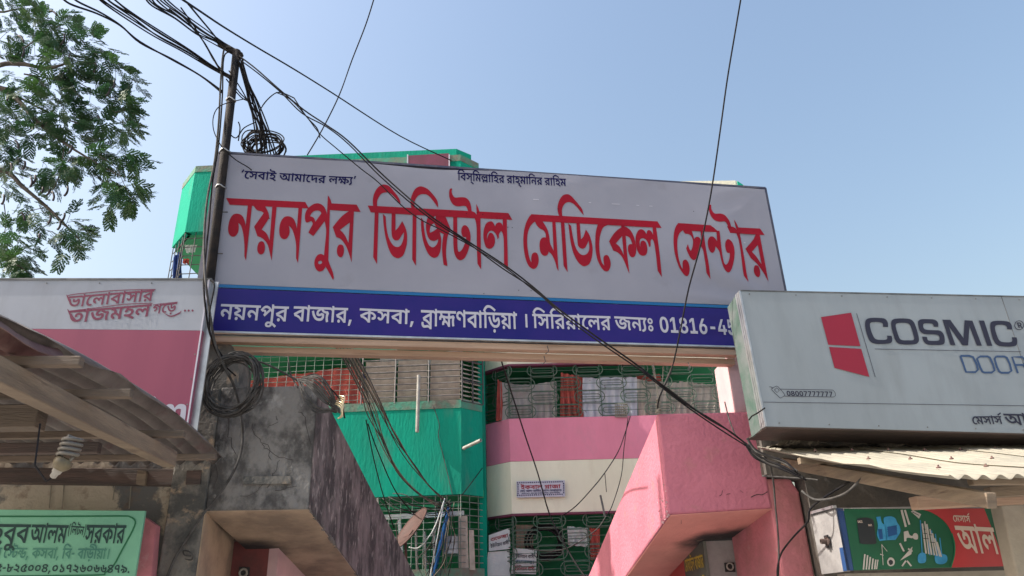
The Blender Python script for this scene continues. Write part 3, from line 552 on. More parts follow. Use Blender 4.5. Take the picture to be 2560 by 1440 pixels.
11364: [[80,-3,56,1,46,5,36,10,28,16,22,24,17,33,14,43,13,53,50,53,52,44,55,40,65,31,80,28,91,30,96,32,103,39,109,48,110,60,109,72,103,81,95,88,85,92,74,92,68,91,58,86,51,78,16,82,24,182,137,182,137,150,57,150,53,106,62,114,68,117,82,121,98,121,112,117,125,109,136,99,143,85,147,69,147,49,144,38,139,28,133,19,125,12,115,6,105,1,93,-2]],
11366: [[29,0,104,150,17,150,17,182,145,182,145,150,69,0]],
10384: [[15,0,15,182,100,181,112,179,123,175,132,169,139,162,145,154,150,144,152,134,153,122,152,111,150,100,145,91,139,83,131,76,122,71,111,67,99,65,38,64,38,95,82,95,94,96,99,98,107,104,112,112,113,117,113,128,110,137,107,141,99,147,88,149,54,150,54,0],[116,0,73,83,115,83,159,0]],
10141: [[96,-3,80,-1,65,2,51,9,39,18,29,28,21,41,15,56,11,73,10,91,11,109,15,126,21,141,30,154,40,165,52,173,65,180,80,183,95,184,115,182,125,180,141,172,155,161,166,147,170,140,174,122,135,122,130,134,121,143,110,148,101,150,87,149,72,143,60,131,55,123,50,103,50,79,55,59,65,44,71,39,79,35,87,33,97,32,112,34,124,40,133,49,136,55,138,69,146,68,99,68,99,97,176,97,176,74,175,59,171,46,166,33,158,23,148,14,137,7,125,2,111,-2]],
10002: [[4,0,67,182,118,182,181,0,138,0,110,86,91,152,87,168,97,168,78,98,47,0],[44,40,44,71,141,71,141,40]],
10496: [[11,0,11,25,86,126,107,151,118,163,121,150,12,149,12,182,153,182,153,156,79,58,52,25,46,19,43,32,153,33,153,0]],
10234: [[8,0,8,32,37,32,37,150,8,150,8,182,105,182,105,150,76,150,76,32,105,32,105,0]],
10689: [[14,0,14,134,52,134,52,0],[33,151,28,151,18,156,15,160,12,170,13,175,18,184,23,187,33,189,39,189,48,184,51,180,54,170,53,165,48,156,44,153]],
10766: [[14,0,14,134,50,134,51,101,49,101,54,116,58,121,67,130,73,133,84,136,99,135,107,132,114,127,120,120,125,111,128,100,124,100,129,114,133,120,143,129,149,132,162,136,177,136,191,131,203,121,210,108,213,90,213,0,174,0,174,89,172,95,168,99,164,102,153,105,145,103,139,100,134,94,132,86,132,0,95,0,94,89,93,95,85,102,74,105,67,103,60,100,55,93,53,85,52,0]],
}
WORDS = {
'sebai': ([(630, 0), (61, 82), (50, 178), (42, 353), (54, 508), (10, 582), (3, 722), (9, 787), (44, 1096), (54, 1255), (61, 1329), (37, 1425), (46, 1582), (3, 1737), (47, 1802), (129, 1993), (202, 2232), (631, 2301)], 2383),
'bismi': ([(55, 0), (42, 73), (50, 228), (65, 403), (55, 403), (44, 477), (413, 636), (54, 831), (55, 904), (51, 978), (46, 1118), (3, 1273), (46, 1338), (54, 1493), (51, 1566), (65, 1706), (44, 1706), (54, 1866), (55, 1939), (39, 2013), (46, 2169), (3, 2324), (46, 2389), (54, 2544), (55, 2617), (51, 2691), (44, 2831)], 2991),
'n1': ([(39, 0), (70, 156), (39, 320), (40, 476), (57, 664), (46, 664)], 819),
'n2': ([(42, 0), (54, 155), (27, 228), (54, 472), (46, 545), (597, 700)], 773),
'n3': ([(20, 0), (50, 211), (42, 386), (54, 541), (597, 614)], 687),
'n4': ([(226, 0), (54, 173), (448, 246), (34, 489), (42, 649), (54, 804), (55, 877), (68, 950), (70, 1134), (54, 1297)], 1370),
'n5': ([(641, 0)], 98),
'n6': ([(55, 0), (50, 73), (55, 249), (46, 322), (70, 477), (54, 640), (61, 714), (47, 810), (46, 1001)], 1156),
'n7': ([(27, 0), (39, 244), (202, 400), (7, 469)], 579),
'bhalo': ([(43, 0), (54, 185), (61, 259), (47, 355), (54, 546), (42, 619), (54, 774), (50, 847), (54, 1023), (46, 1096)], 1251),
'taj': ([(35, 0), (54, 181), (27, 255), (44, 498), (51, 658), (47, 798)], 989),
'gore': ([(22, 0), (61, 172), (68, 268)], 451),
'messrs': ([(450, 0), (44, 96), (50, 256), (54, 431), (50, 504), (131, 679)], 679),
'al': ([(9, 0), (47, 309)], 499),
'g1': ([(51, 0), (42, 140), (57, 295), (42, 295)], 450),
'g2': ([(9, 0), (47, 309), (44, 499)], 659),
'g3': ([(593, 0), (55, 111), (47, 185), (30, 376), (39, 522), (594, 678)], 790),
'g4': ([(50, 0), (46, 175), (20, 330), (54, 541), (46, 614)], 769),
'g5': ([(50, 0), (3, 175), (450, 240), (434, 336), (361, 585), (597, 800), (3, 873), (20, 938), (50, 1149), (42, 1324), (54, 1479), (597, 1553), (3, 1626), (55, 1691), (42, 1764), (598, 1919), (3, 2009), (42, 2074), (54, 2229), (68, 2302), (56, 2485), (70, 2559), (54, 2722), (641, 2796)], 2894),
'g6': ([(80, 0), (598, 153), (83, 243), (77, 396), (80, 549), (75, 703), (75, 856), (79, 1009), (597, 1162), (75, 1235), (76, 1389), (82, 1542), (77, 1695), (81, 1848), (75, 2002), (81, 2155), (81, 2308), (79, 2461), (82, 2615), (84, 2768), (599, 2921)], 2991),
'iq1': ([(10, 0), (20, 140), (42, 351), (54, 506), (47, 580), (3, 770), (380, 835), (54, 1023), (27, 1097), (54, 1340)], 1414),
'iq2': ([(450, 0), (44, 96), (54, 256), (7, 329), (3, 439), (9, 504), (47, 812), (598, 1003), (9, 1093), (55, 1401), (44, 1475), (39, 1634), (597, 1791), (3, 1864), (9, 1929), (47, 2238), (598, 2428), (9, 2518), (46, 2827), (54, 2982), (41, 3055), (54, 3273), (35, 3346)], 3528),
'iq3': ([(224, 0), (36, 200), (44, 374), (3, 534), (35, 599), (47, 780), (54, 971), (597, 1044), (3, 1117), (39, 1182), (70, 1339), (39, 1502), (40, 1659), (57, 1847), (46, 1847), (3, 2002), (42, 2067), (54, 2222), (27, 2295), (54, 2539), (46, 2612), (597, 2767), (3, 2840), (20, 2905), (50, 3116), (42, 3291), (54, 3446), (597, 3519), (3, 3592), (226, 3657), (54, 3830), (448, 3903), (34, 4147), (42, 4306), (54, 4461), (55, 4534), (68, 4608), (70, 4791), (54, 4954)], 5028),
'dokan': ([(450, 0), (44, 96), (54, 256), (42, 329), (54, 484), (10, 557), (47, 698), (3, 889), (42, 954), (54, 1109), (27, 1182), (54, 1426), (46, 1499)], 1654),
'bn1': ([(10, 0), (12, 140), (55, 324), (39, 397), (70, 553), (39, 717), (3, 873), (42, 938), (54, 1093), (50, 1167), (56, 1342)], 1415),
'bn2': ([(456, 0), (61, 217), (43, 313), (312, 499), (54, 754)], 827),
'tel': ([(11359, 0), (11360, 161), (11367, 323), (11360, 484), (11373, 646), (11392, 807), (11372, 968), (11364, 1130)], 1291),
'toll': ([(11359, 0), (11367, 161), (11359, 323), (11359, 484), (11366, 646), (11366, 807), (11366, 968), (11366, 1130), (11366, 1291), (11366, 1453), (11366, 1614)], 1775),
'reg': ([(10384, 0)], 164),
'gazi': ([(10141, 0), (10002, 187), (10496, 372), (10234, 536)], 650),
'im': ([(10689, 0), (10766, 67)], 293),
}

# ================================================================== SETTING
g = MB().grid(lambda a, b: Vector((-400 + 800 * a, -400 + 800 * b, 0)), 8, 8)
g.build('ground', M['ground'], kind='structure')

# ------------------------------------------------------------------ planes of the place
PS = Plane(1280, 850, 6.35, 10)          # the big medical sign over the passage
PG = Plane(700, 1100, 6.0, 7)           # front of the grey concrete beam
PK = Plane(1760, 1150, 6.72, 7)         # front of the pink beam
PL = Plane(510, 880, 5.45, 6)           # left sign
PC = Plane(1885, 900, 5.85, 7)          # grey-white sign at right
PGB = Plane(1000, 1120, 13.2, -1)       # green building front
PPB = Plane(1450, 1150, 13.8, 2)        # rose and cream building front

# ================================================================== GREEN BUILDING
def vz(pl, x, y, off=0): return pl.uv(x, y, off)[1]
def bay_strip(pl, plan, z0, z1, t=.14):
    """one panel per facet of a bay: plan = list of (x,y) world corners"""
    out = []
    for a, b in zip(plan[:-1], plan[1:]):
        A, B = Vector((a[0], a[1], 0)), Vector((b[0], b[1], 0))
        d = (B - A).normalized(); n = Vector((-d.y, d.x, 0)) * t
        m = MB().prism([A + Vector((0, 0, z0)), B + Vector((0, 0, z0)), B + Vector((0, 0, z1)), A + Vector((0, 0, z1))], n)
        out.append(m)
    return out

def upos(pl, x, y, off=0):
    p = pl.hit(x, y, off); return (p.x, p.y)

gz = lambda x, y: PGB.hit(x, y).z
G_BOT0, G_TOP0 = gz(1153, 1235), gz(1153, 1002)
G_BOT1 = gz(900, 878)
G_TOPm = gz(1100, 1425)
G_BOT2, G_TOP2 = gz(462, 580), gz(485, 418)
G_BOT2 = min(G_BOT2, G_TOP2 - 1.5)
gl = upos(PGB, 476, 500); gr = upos(PGB, 1153, 1120)
# facet to the right of the corner recedes
def facet(corner, yaw, x_end, y_ref):
    pl = Plane(0, 0, 0, yaw, o=Vector((corner[0], corner[1], 0)))
    p = pl.hit(x_end, y_ref)
    return pl, (p.x, p.y)
pgr, gr2 = facet(gr, 44, 1207, 1130)
pgl, gl2 = facet(gl, -50, 447, 520)
gplan = [gl2, gl, gr, gr2]
green = thing('apartment_building', 'sea green apartment block with barred balconies behind the passage, left of the rose one', 'building', (gl[0] + 1, gl[1] + 1.5, 0))
for z0, z1, mm, mc in ((0.2, G_TOPm - 1.6, M['greendirt'], 0), (G_TOPm - 1.55, G_TOPm, M['green'], 1), (G_BOT0, G_TOP0, M['green'], 1), (G_BOT1, G_BOT1 + 1.6, M['green'], 1), (G_BOT2, G_TOP2, M['green'], 1)):
    for i, m in enumerate(bay_strip(PGB, gplan, z0, z1)):
        recalc(m.build('parapet_panel', mm, green))
    # grimy upper lip of every parapet
    if mc:
        for m in bay_strip(PGB, [(x, y - .012) for x, y in gplan], z1 - .13, z1 + .02, .17):
            recalc(m.build('parapet_coping', M['greendirt'], green))
bk = 1.5
# floors of the balconies and recessed back wall
for z in (G_BOT0, G_BOT1, G_BOT2, G_TOPm - 1.5):
    pts = [Vector((x, y + .15, z)) for x, y in gplan] + [Vector((gr2[0], gr2[1] + 3, z)), Vector((gl2[0], gl2[1] + 3, z))]
    recalc(MB().prism(pts, (0, 0, .13)).build('balcony_floor', M['greendark'], green))
a = PGB.pt(0, 0)
wx0, wx1 = gl[0] + 1.3, gr2[0]
MB().box(((wx0 + wx1) / 2, gl[1] + bk + 1.6, (G_TOP2 - .5) / 2), ((wx1 - wx0) / 2, 0, 0), (0, 1.5, 0), (0, 0, (G_TOP2 - .5) / 2)).build('wall', M['greendark'], green)
# roof parapet with a maroon painted panel
rz0, rz1 = G_TOP2 - .02, gz(1130, 386)
rl, rr = upos(PGB, 700, 400), upos(PGB, 1141, 383)
pr_, rr2 = facet(rr, 40, 1178, 410)
rz1 = max(rz1 - .10, rz0 + .2)
for m in bay_strip(PGB, [rl, rr, rr2], rz0 - .9, rz1):
    recalc(m.build('roof_parapet', M['green'], green))
q = [PGB.hit(x, y, .03) for x, y in ((1020, 389), (1122, 383), (1122, 420), (1020, 420))]
recalc(MB().prism(q, -PGB.n * .02).build('painted_panel', M['maroon'], green))
for xx in (1019, 1123):
    q = [PGB.hit(xx - 1.5, 386, .035), PGB.hit(xx + 1.5, 386, .035), PGB.hit(xx + 1.5, 420, .035), PGB.hit(xx - 1.5, 420, .035)]
    recalc(MB().prism(q, -PGB.n * .02).build('panel_edge_stripe', M['white'], green))

def bars(pl, u0, u1, v0, v1, dh, dv, off, r=.008, mb=None, n=5, skew=0):
    mb = mb or MB()
    k = 0
    v = v0
    while v <= v1 + 1e-6:
        mb.tube([pl.pt(u0, v, off), pl.pt(u1, v, off)], r, n); v += dh
    u = u0
    while u <= u1 + 1e-6:
        mb.tube([pl.pt(u, v0, off + 2 * r), pl.pt(u, v1, off + 2 * r)], r, n); u += dv
    return mb

GB0 = Plane(0, 0, 0, -1, o=Vector((gl[0], gl[1], 0)))
ul = 0; ur = (Vector((gr[0], gr[1], 0)) - GB0.o).dot(GB0.u)
umid = GB0.uv(905, 960)[0]
bars(GB0, ul, umid, G_TOP0, G_BOT1, .10, .17, -.05, .006).build('window_grille', M['irongreen'], green, label='rusty green wire grille')
bars(GB0, umid, ur, G_TOP0, G_BOT1, .12, .62, -.02, .013).build('window_grille', M['ironpale'], green, label='pale barred grille over tan louvres')
bars(GB0, ul, ur, G_TOPm, G_BOT0, .11, .20, -.05, .0065).build('window_grille', M['irongreen'], green)
bars(GB0, ul, umid, G_BOT1 + 1.6, G_BOT2, .2, .22, -.05, .010).build('window_grille', M['iron'], green)
bars(pgl, -(Vector(gl2) - Vector(gl)).length, 0, G_BOT1 + 1.6, G_BOT2, .2, .22, -.05, .010).build('window_grille', M['iron'], green)
fr = (Vector(gr2) - Vector(gr)).length
bars(pgr, 0, fr, G_TOPm, G_BOT0, .11, .2, -.03, .007).build('window_grille', M['irongreen'], green)
bars(pgr, 0, fr, G_TOP0, G_BOT1, .4, fr / 2, .0, .016).build('window_grille', M['iron'], green)
# louvre slats on the right facet, two columns, and the tan louvres behind the front grille
sm = None
for c in range(2):
    for k in range(14):
        z = G_TOP0 + .05 + k * .085
        if z > G_BOT1 - .05: break
        u0, u1 = fr * (.04 + .5 * c), fr * (.46 + .5 * c)
        A, B = pgr.pt(u0, z, -.05), pgr.pt(u1, z, -.05)
        MB().box((A + B) / 2, (B - A) / 2, pgr.n * .03 - Vector((0, 0, .02)), (0, 0, .007)).build('louvre_slat', M['slat'], green)
for k in range(10):
    z = G_TOP0 + .04 + k * .118
    if z > G_TOP0 + (G_BOT1 - G_TOP0) * .78: break
    for c in range(3):
        w = (ur - umid) / 3
        A, B = GB0.pt(umid + w * c + .03, z, -.12), GB0.pt(umid + w * (c + 1) - .03, z, -.12)
        MB().box((A + B) / 2 + Vector((0, 0, .045)), (B - A) / 2, GB0.n * .02 + Vector((0, 0, .05)), GB0.n * .003).build('louvre_slat', M['slat'], green)
# horizontal and upright window frame of the lower floor
def fbox(pl, x0, y0, x1, y1, off, th, w=None):
    return recalc_mb(slab(pl, [(x0, y0), (x1, y0), (x1, y1), (x0, y1)], th, off))
def recalc_mb(m): return m
MB().beam(PGB.hit(950, 1294, -.15), PGB.hit(1160, 1283, -.15), .05, .08).build('window_frame', M['clothplain'], green)
MB().beam(PGB.hit(998, 1294, -.17), PGB.hit(1004, 1380, -.17), .05, .08, up=(0, 1, 0)).build('window_frame', M['clothplain'], green)
for i, x in enumerate((1040, 1062, 1084)):
    MB().beam(PGB.hit(x, 1330, -.3), PGB.hit(x + 3, 1425, -.3), .03, .16, up=(0, 1, 0)).build('window_frame', M['slat'], green)
for (x0, y0, x1, y1) in ((1146, 1290, 1168, 1425), (1172, 1325, 1184, 1425)):
    recalc(slab(PGB, [(x0, y0), (x1, y0), (x1 + 4, y1), (x0 + 2, y1)], .03, -.1).build('shutter', M['slat'], green))
# small dark beams
for y in (1262,):
    MB().beam(PGB.hit(930, 1272, -.1), PGB.hit(1155, 1262, -.1), .04, .05).build('window_lintel', M['greendark'], green)
# cracks drawn by the plaster: thin recessed lines
for pts in ([(1083, 1015), (1098, 1060), (1096, 1090), (1108, 1140), (1120, 1190), (1131, 1236)],):
    MB().tube([PGB.hit(x, y, .012) for x, y in crom(pts, 3)], .007, 5).build('drain_wire', M['iron'], green)

# ================================================================== ROSE AND CREAM BUILDING
pc = upos(PPB, 1276, 1150)
prf = upos(PPB, 1868, 1150)
ppl, pl2 = facet(pc, -42, 1206, 1150)
P_CB1 = vz(PPB, 1276, 911) + PPB.o.z
P_T = vz(PPB, 1276, 1047) + PPB.o.z
P_M = vz(PPB, 1276, 1154) + PPB.o.z
P_B = vz(PPB, 1276, 1285) + PPB.o.z
# work with heights above the ground
def wz(pl, x, y): return pl.hit(x, y).z
P_CB1, P_T, P_M, P_B = wz(PPB, 1276, 911), wz(PPB, 1276, 1047), wz(PPB, 1276, 1154), wz(PPB, 1276, 1285)
P_TOP = wz(PPB, 1780, 452)
P_step = P_CB1 - P_B
pplan = [pl2, pc, prf]
pinkb = thing('apartment_building', 'rose and cream apartment block with scrolled iron balcony grilles behind the passage', 'building', (pc[0] + 2, pc[1] + 2, 0))
def band(z0, z1, mt, nm, out=0):
    for m in bay_strip(PPB, [(x, y - out) for x, y in pplan], z0, z1):
        recalc(m.build(nm, mt, pinkb))
for k in (-1, 0, 1, 2):
    d = k * P_step
    if k == 2:
        continue
    band(P_B + d, P_M + d - .002, M['bcream'], 'parapet_panel')
    band(P_M + d + .002, P_T + d, M['bpink'], 'parapet_panel', .004)
    band(P_B + d - .035, P_B + d + .003, M['maroon'], 'drip_edge', .012)
    pts = [Vector((x, y + .15, P_B + d)) for x, y in pplan] + [Vector((prf[0], prf[1] + 2.5, P_B + d)), Vector((pl2[0], pl2[1] + 2.5, P_B + d))]
    recalc(MB().prism(pts, (0, 0, .12)).build('balcony_floor', M['greendark'], pinkb))
MB().box(((pl2[0] + prf[0]) / 2, pc[1] + 2.6, (P_TOP - .3) / 2), ((prf[0] - pl2[0]) / 2, 0, 0), (0, 1.2, 0), (0, 0, (P_TOP - .3) / 2)).build('wall', M['greendark'], pinkb)
# divider between the two houses
MB().box(((pl2[0] + gr2[0]) / 2, gr2[1] + 1.3, 4), (.06, 0, 0), (0, 1.1, 0), (0, 0, 4)).build('party_wall', M['green'], green)
# top parapet peeping over the sign at right
t0, t1 = upos(PPB, 1690, 458), upos(PPB, 1838, 450)
_, t2 = facet(t1, 40, 1872, 468)
for m in bay_strip(PPB, [t0, t1, t2], P_TOP - 1.2, P_TOP):
    recalc(m.build('roof_parapet', M['bcream'], pinkb))
recalc(slab(PPB, [(1843, 452), (1858, 462), (1856, 470), (1846, 468)], .02, .05).build('painted_leaf', M['green'], pinkb))

PBp = Plane(0, 0, 0, 2, o=Vector((pc[0], pc[1], 0)))
PBl = ppl
def stadium(pl, u0, u1, v0, v1, off, r, mb, rd=True):
    h = (v1 - v0) / 2; c = (v0 + v1) / 2
    pts = [(u1, v1), (u0, v1), (u0, v0), (u1, v0)]
    P = []
    for i in range(9):
        a = pi / 2 - pi * i / 8
        P.append((u1 + h * cos(a), c + h * sin(a)))
    for i in range(9):
        a = -pi / 2 - pi * i / 8
        P.append((u0 + h * cos(a), c + h * sin(a)))
    P.append(P[0])
    mb.tube([pl.pt(a, b, off) for a, b in P], r, 5, cap=False)
def scroll_grille(pl, u0, u1, z0, z1, cell, off, r=.0085):
    mb = MB()
    rows = 4
    h = (z1 - z0) / rows
    for i in range(rows * 2 + 1):
        z = z0 + (z1 - z0) * i / (rows * 2)
        mb.tube([pl.pt(u0, z, off), pl.pt(u1, z, off)], r * .7, 5)
    n = max(1, round((u1 - u0) / cell))
    w = (u1 - u0) / n
    for i in range(n + 1):
        mb.tube([pl.pt(u0 + i * w, z0, off + .012), pl.pt(u0 + i * w, z1, off + .012)], r, 5)
    for j in range(rows):
        for i in range(n):
            if (i + j) % 2: continue
            c = z0 + h * (j + .5)
            a, b = u0 + i * w + w * .10, u0 + (i + 1) * w - w * .10
            stadium(pl, a, b, c - h * .42, c + h * .42, off + .02, r * 1.15, mb)
            stadium(pl, a + .02, b - .02, c - h * .18, c + h * .18, off + .02, r, mb)
    return mb
urr = PBp.uv(1850, 1000)[0]
flw = (Vector(pl2) - Vector(pc)).length
for k in (0, -1):
    z0, z1 = P_T + k * P_step, P_CB1 + k * P_step
    scroll_grille(PBp, 0, urr, z0, z1, .43, -.04).build('balcony_grille', M['ironscroll'], pinkb)
    scroll_grille(PBl, -flw, 0, z0, z1, .35, -.04).build('balcony_grille', M['ironscroll'], pinkb)

# house plate
plate = thing('house_plate', 'white house plate with a patterned border and red lettering on the cream parapet', 'sign', PPB.hit(1352, 1242, .03))
recalc(slab(PPB, [(1291, 1203), (1412, 1200), (1413, 1241), (1292, 1244)], .02, .05).build('board', M['white'], plate))
m = MB()
for i in range(22):
    x = 1294 + i * 5.3
    for y in (1207, 1238.5):
        m.add([PPB.hit(x + a, y - (x - 1291) * .025 + b, .055) for a, b in ((-1.6, -1.7), (1.6, -1.2), (1.2, 1.7), (-1.2, 1.3))], [(0, 1, 2, 3)])
for i in range(6):
    for x in (1295, 1409):
        y = 1211 + i * 4.6 - (x - 1291) * .02
        m.add([PPB.hit(x + a, y + b, .055) for a, b in ((-1.7, -1.5), (1.7, -1.1), (1.3, 1.5), (-1.3, 1.2))], [(0, 1, 2, 3)])
m.build('patterned_border', M['navy'], plate)
word(MB(), PPB, 'iq1', (1302, 1214), (1401, 1211.5), (1302, 1223), .055).build('lettering', M['red'], plate, label='red lettering')
word(MB(), PPB, 'iq2', (1300, 1225.5), (1404, 1223), (1300, 1230.5), .055).build('lettering', M['navy'], plate, label='navy name line')
m = MB(); word(m, PPB, 'iq3', (1304, 1232.3), (1400, 1230), (1304, 1235.3), .055)
m.build('lettering', M['navy'], plate, label='tiny navy address line')

# ------------------------------------------------------------------ laundry and screens behind the bars
def cloth(name, label, cat, pl, corners, m, off, folds=6, amp=.03, sag=0.0, group=None, nu=40, nv=14, seed=0):
    """corners tl,tr,br,bl in the photo on plane pl"""
    tl, tr, br, bl = [pl.hit(x, y, off) for x, y in corners]
    def fn(a, b):
        p = (bl * (1 - a) + br * a) * (1 - b) + (tl * (1 - a) + tr * a) * b
        f = sin(a * folds * 2 * pi + seed + 1.3 * sin(b * 3 + seed)) * amp * (1 - .5 * b) + amp * .8 * noise.noise(Vector((a * 5 + seed, b * 4, seed)))
        e = .02 * noise.noise(Vector((a * 6, seed, 2.2)))
        return p + pl.n * f + Vector((0, 0, (e - sag * 4 * a * (1 - a)) * (1 if b > .5 else .5)))
    return MB().grid(fn, nu, nv).build(name, m, None, smooth=True, label=label, cat=cat, group=group)
cloth('bedsheet', 'brick red cloth stretched behind the green wire grille under the big sign', 'cloth', PGB, [(585, 958), (905, 912), (912, 1012), (585, 985)], M['clothred'], -.15, 9, .05, .0, seed=1)
cloth('plastic_sheet', 'crumpled pale plastic sheet above the tan louvres of the green balcony', 'sheet', PGB, [(952, 872), (1150, 872), (1150, 908), (950, 912)], M['clothplain'], -.25, 7, .06, seed=2)
cloth('bedsheet', 'small blue cloth beside the red cloth on the green balcony', 'cloth', PGB, [(908, 925), (925, 925), (925, 990), (908, 1000)], M['clothblue'], -.2, 2, .03, seed=3)
cloth('bedsheet', 'grey cloth with a sagging top edge, leftmost behind the upper rose balcony grille', 'cloth', PPB, [(1250, 955), (1392, 952), (1392, 1050), (1252, 1052)], M['clothgrey'], -.12, 8, .035, .06, seed=4)
cloth('bedsheet', 'narrow brick red cloth between the grey and the white cloth on the upper rose balcony', 'cloth', PPB, [(1402, 932), (1456, 942), (1460, 1048), (1400, 1048)], M['clothred'], -.10, 4, .05, seed=5)
cloth('bedsheet', 'narrow dark red cloth hanging at the left end of the upper rose balcony', 'cloth', PPB, [(1244, 948), (1262, 962), (1270, 1050), (1240, 1052)], M['clothred'], -.14, 2, .04, seed=15)
cloth('bedsheet', 'white cloth with a dark leaf print behind the upper rose balcony grille', 'cloth', PPB, [(1456, 945), (1592, 942), (1594, 1045), (1456, 1047)], M['clothwhite'], -.11, 7, .03, seed=6)
cloth('bedsheet', 'taupe cloth beside the white printed cloth on the upper rose balcony', 'cloth', PPB, [(1592, 948), (1700, 956), (1700, 1046), (1596, 1046)], M['clothtaupe'], -.11, 6, .03, .02, seed=7)
cloth('bedsheet', 'taupe cloth at the right end of the upper rose balcony', 'cloth', PPB, [(1698, 952), (1822, 962), (1826, 1046), (1700, 1046)], M['clothtaupe'], -.12, 7, .03, .02, seed=8)
cloth('bedsheet', 'small red cloth behind the top of the taupe cloth', 'cloth', PPB, [(1590, 940), (1650, 935), (1655, 965), (1592, 965)], M['clothred'], -.3, 2, .03, seed=9)
cloth('towel', 'white towel hanging on the lower rose balcony', 'cloth', PPB, [(1418, 1315), (1470, 1320), (1472, 1368), (1420, 1362)], M['clothplain'], -.1, 3, .03, seed=10)
cloth('towel', 'pink towel beside the white towel on the lower rose balcony', 'cloth', PPB, [(1474, 1320), (1500, 1322), (1500, 1400), (1476, 1400)], M['clothred'], -.1, 2, .03, seed=11)
def banner(label, corners, words, seed):
    b = thing('printed_banner', label, 'banner', PPB.hit(corners[3][0], corners[3][1], -.1))
    recalc(slab(PPB, corners, .012, -.09).build('sheet', M['clothplain'], b))
    for key, a, c, d, mm in words:
        word(MB(), PPB, key, a, c, d, -.085).build('lettering', M[mm], b)
    return b
banner('white printed banner leaning behind the grille left of the brown shutter', [(1222, 1338), (1274, 1320), (1276, 1372), (1222, 1378)], [('bn2', (1226, 1346), (1270, 1334), (1227, 1354), 'red'), ('bn1', (1226, 1362), (1272, 1352), (1227, 1370), 'cosdark')], 1)
banner('white printed banner under the brown shutter of the lower rose balcony', [(1282, 1370), (1342, 1374), (1340, 1436), (1278, 1434)], [('bn1', (1288, 1386), (1336, 1388), (1288, 1394), 'cosdark'), ('bn2', (1288, 1400), (1336, 1402), (1288, 1408), 'cosblue'), ('bn1', (1286, 1416), (1336, 1418), (1286, 1425), 'red')], 2)
recalc(slab(PPB, [(1220, 1380), (1274, 1376), (1276, 1440), (1214, 1440)], .02, -.12).build('board', M['clothplain'], None, label='blank pale board behind the grille at the left end of the lower rose balcony', cat='board'))
sh = thing('wooden_shutter', 'brown wooden shutter of four boards behind the lower rose balcony grille', 'shutter', PPB.hit(1310, 1370, -.15))
for i in range(4):
    x = 1290 + i * 11
    recalc(slab(PPB, [(x, 1312), (x + 10, 1312), (x + 10, 1368), (x, 1370)], .03, -.12).build('board', M['timber'], sh))
basket = thing('woven_basket', 'small grey woven basket hanging in front of the white cloth', 'basket', PPB.hit(1552, 1042, .02))
m = MB()
for i in range(7):
    m.tube([PPB.hit(1538 + i * 5, 1010, .02), PPB.hit(1540 + i * 4.4, 1043, .02)], .008, 4)
for j in range(6):
    m.tube([PPB.hit(1537, 1010 + j * 6.4, .03), PPB.hit(1569, 1010 + j * 6.4, .03)], .009, 4)
m.build('weave', M['rope'], basket)
# coil of cable behind the lower grille
m = MB()
for k in range(7):
    c = PPB.hit(1362, 1355, -.12); r = .24 + .02 * k
    m.tube([c + PPB.u * (r * cos(a)) + Vector((0, 0, r * .85 * sin(a))) + PPB.n * (.02 * sin(k * 2 + a)) for a in [2 * pi * i / 20 for i in range(21)]], .012, 5, cap=False)
m.build('cable_coil', M['cable'], None, smooth=True, label='black coil of cable hung behind the lower rose balcony grille', cat='cable coil')

# green building clutter
def pipe(label, a, b, r, m=M['pvc']):
    mb = MB(); d = (b - a)
    n = 12
    side = d.cross(Vector((0, 1, 0.3))).normalized() * r
    s2 = d.cross(side).normalized() * r
    ring = lambda p, k: [p + (side * cos(2 * pi * i / n) + s2 * sin(2 * pi * i / n)) * k for i in range(n)]
    vs = ring(a, 1) + ring(b, 1) + ring(b, .7) + ring(b - d * .3, .7)
    fs = [(i, (i + 1) % n, n + (i + 1) % n, n + i) for i in range(n)] + [(n + i, n + (i + 1) % n, 2 * n + (i + 1) % n, 2 * n + i) for i in range(n)] + [(2 * n + i, 2 * n + (i + 1) % n, 3 * n + (i + 1) % n, 3 * n + i) for i in range(n)]
    fs.append(tuple(range(3 * n, 4 * n)))
    mb.add(vs, fs)
    return mb.build('drain_pipe', m, None, smooth=False, label=label, cat='pipe')
pipe('grey plastic drain pipe hanging down the front of the green parapet', PGB.hit(1047, 938, .1), PGB.hit(1043, 1080, .12), .033)
pipe('short grey pipe stub poking out of the angled face of the green bay', pgr.hit(1158, 1121, 0), pgr.hit(1158, 1121, 0) + Vector((.33, -.30, .07)), .03)
m = MB().beam(PGB.hit(1122, 1270, -.05), PGB.hit(1084, 1440, -.05), .03, .36, up=(0, 1, 0))
m.build('plank', M['tarp'], None, label='blue board leaning inside the lower green balcony', cat='board')
m = MB().beam(PGB.hit(944, 1245, .1), PGB.hit(944, 1300, .1), .03, .03, up=(0, 1, 0)); m.build('rod', M['pvc'], None, label='short grey rod standing at the left of the lower green balcony', cat='rod')
# pot lid and cloth bits
m = MB()
c = PGB.hit(1130, 1385, -.2)
m.tube([c + Vector((0, -.0, 0)), c + Vector((0, 0, .28))], .15, 14, .12); m.build('bucket', M['clothplain'], None, label='pale bucket on the lower green balcony beside the blue board', cat='bucket')

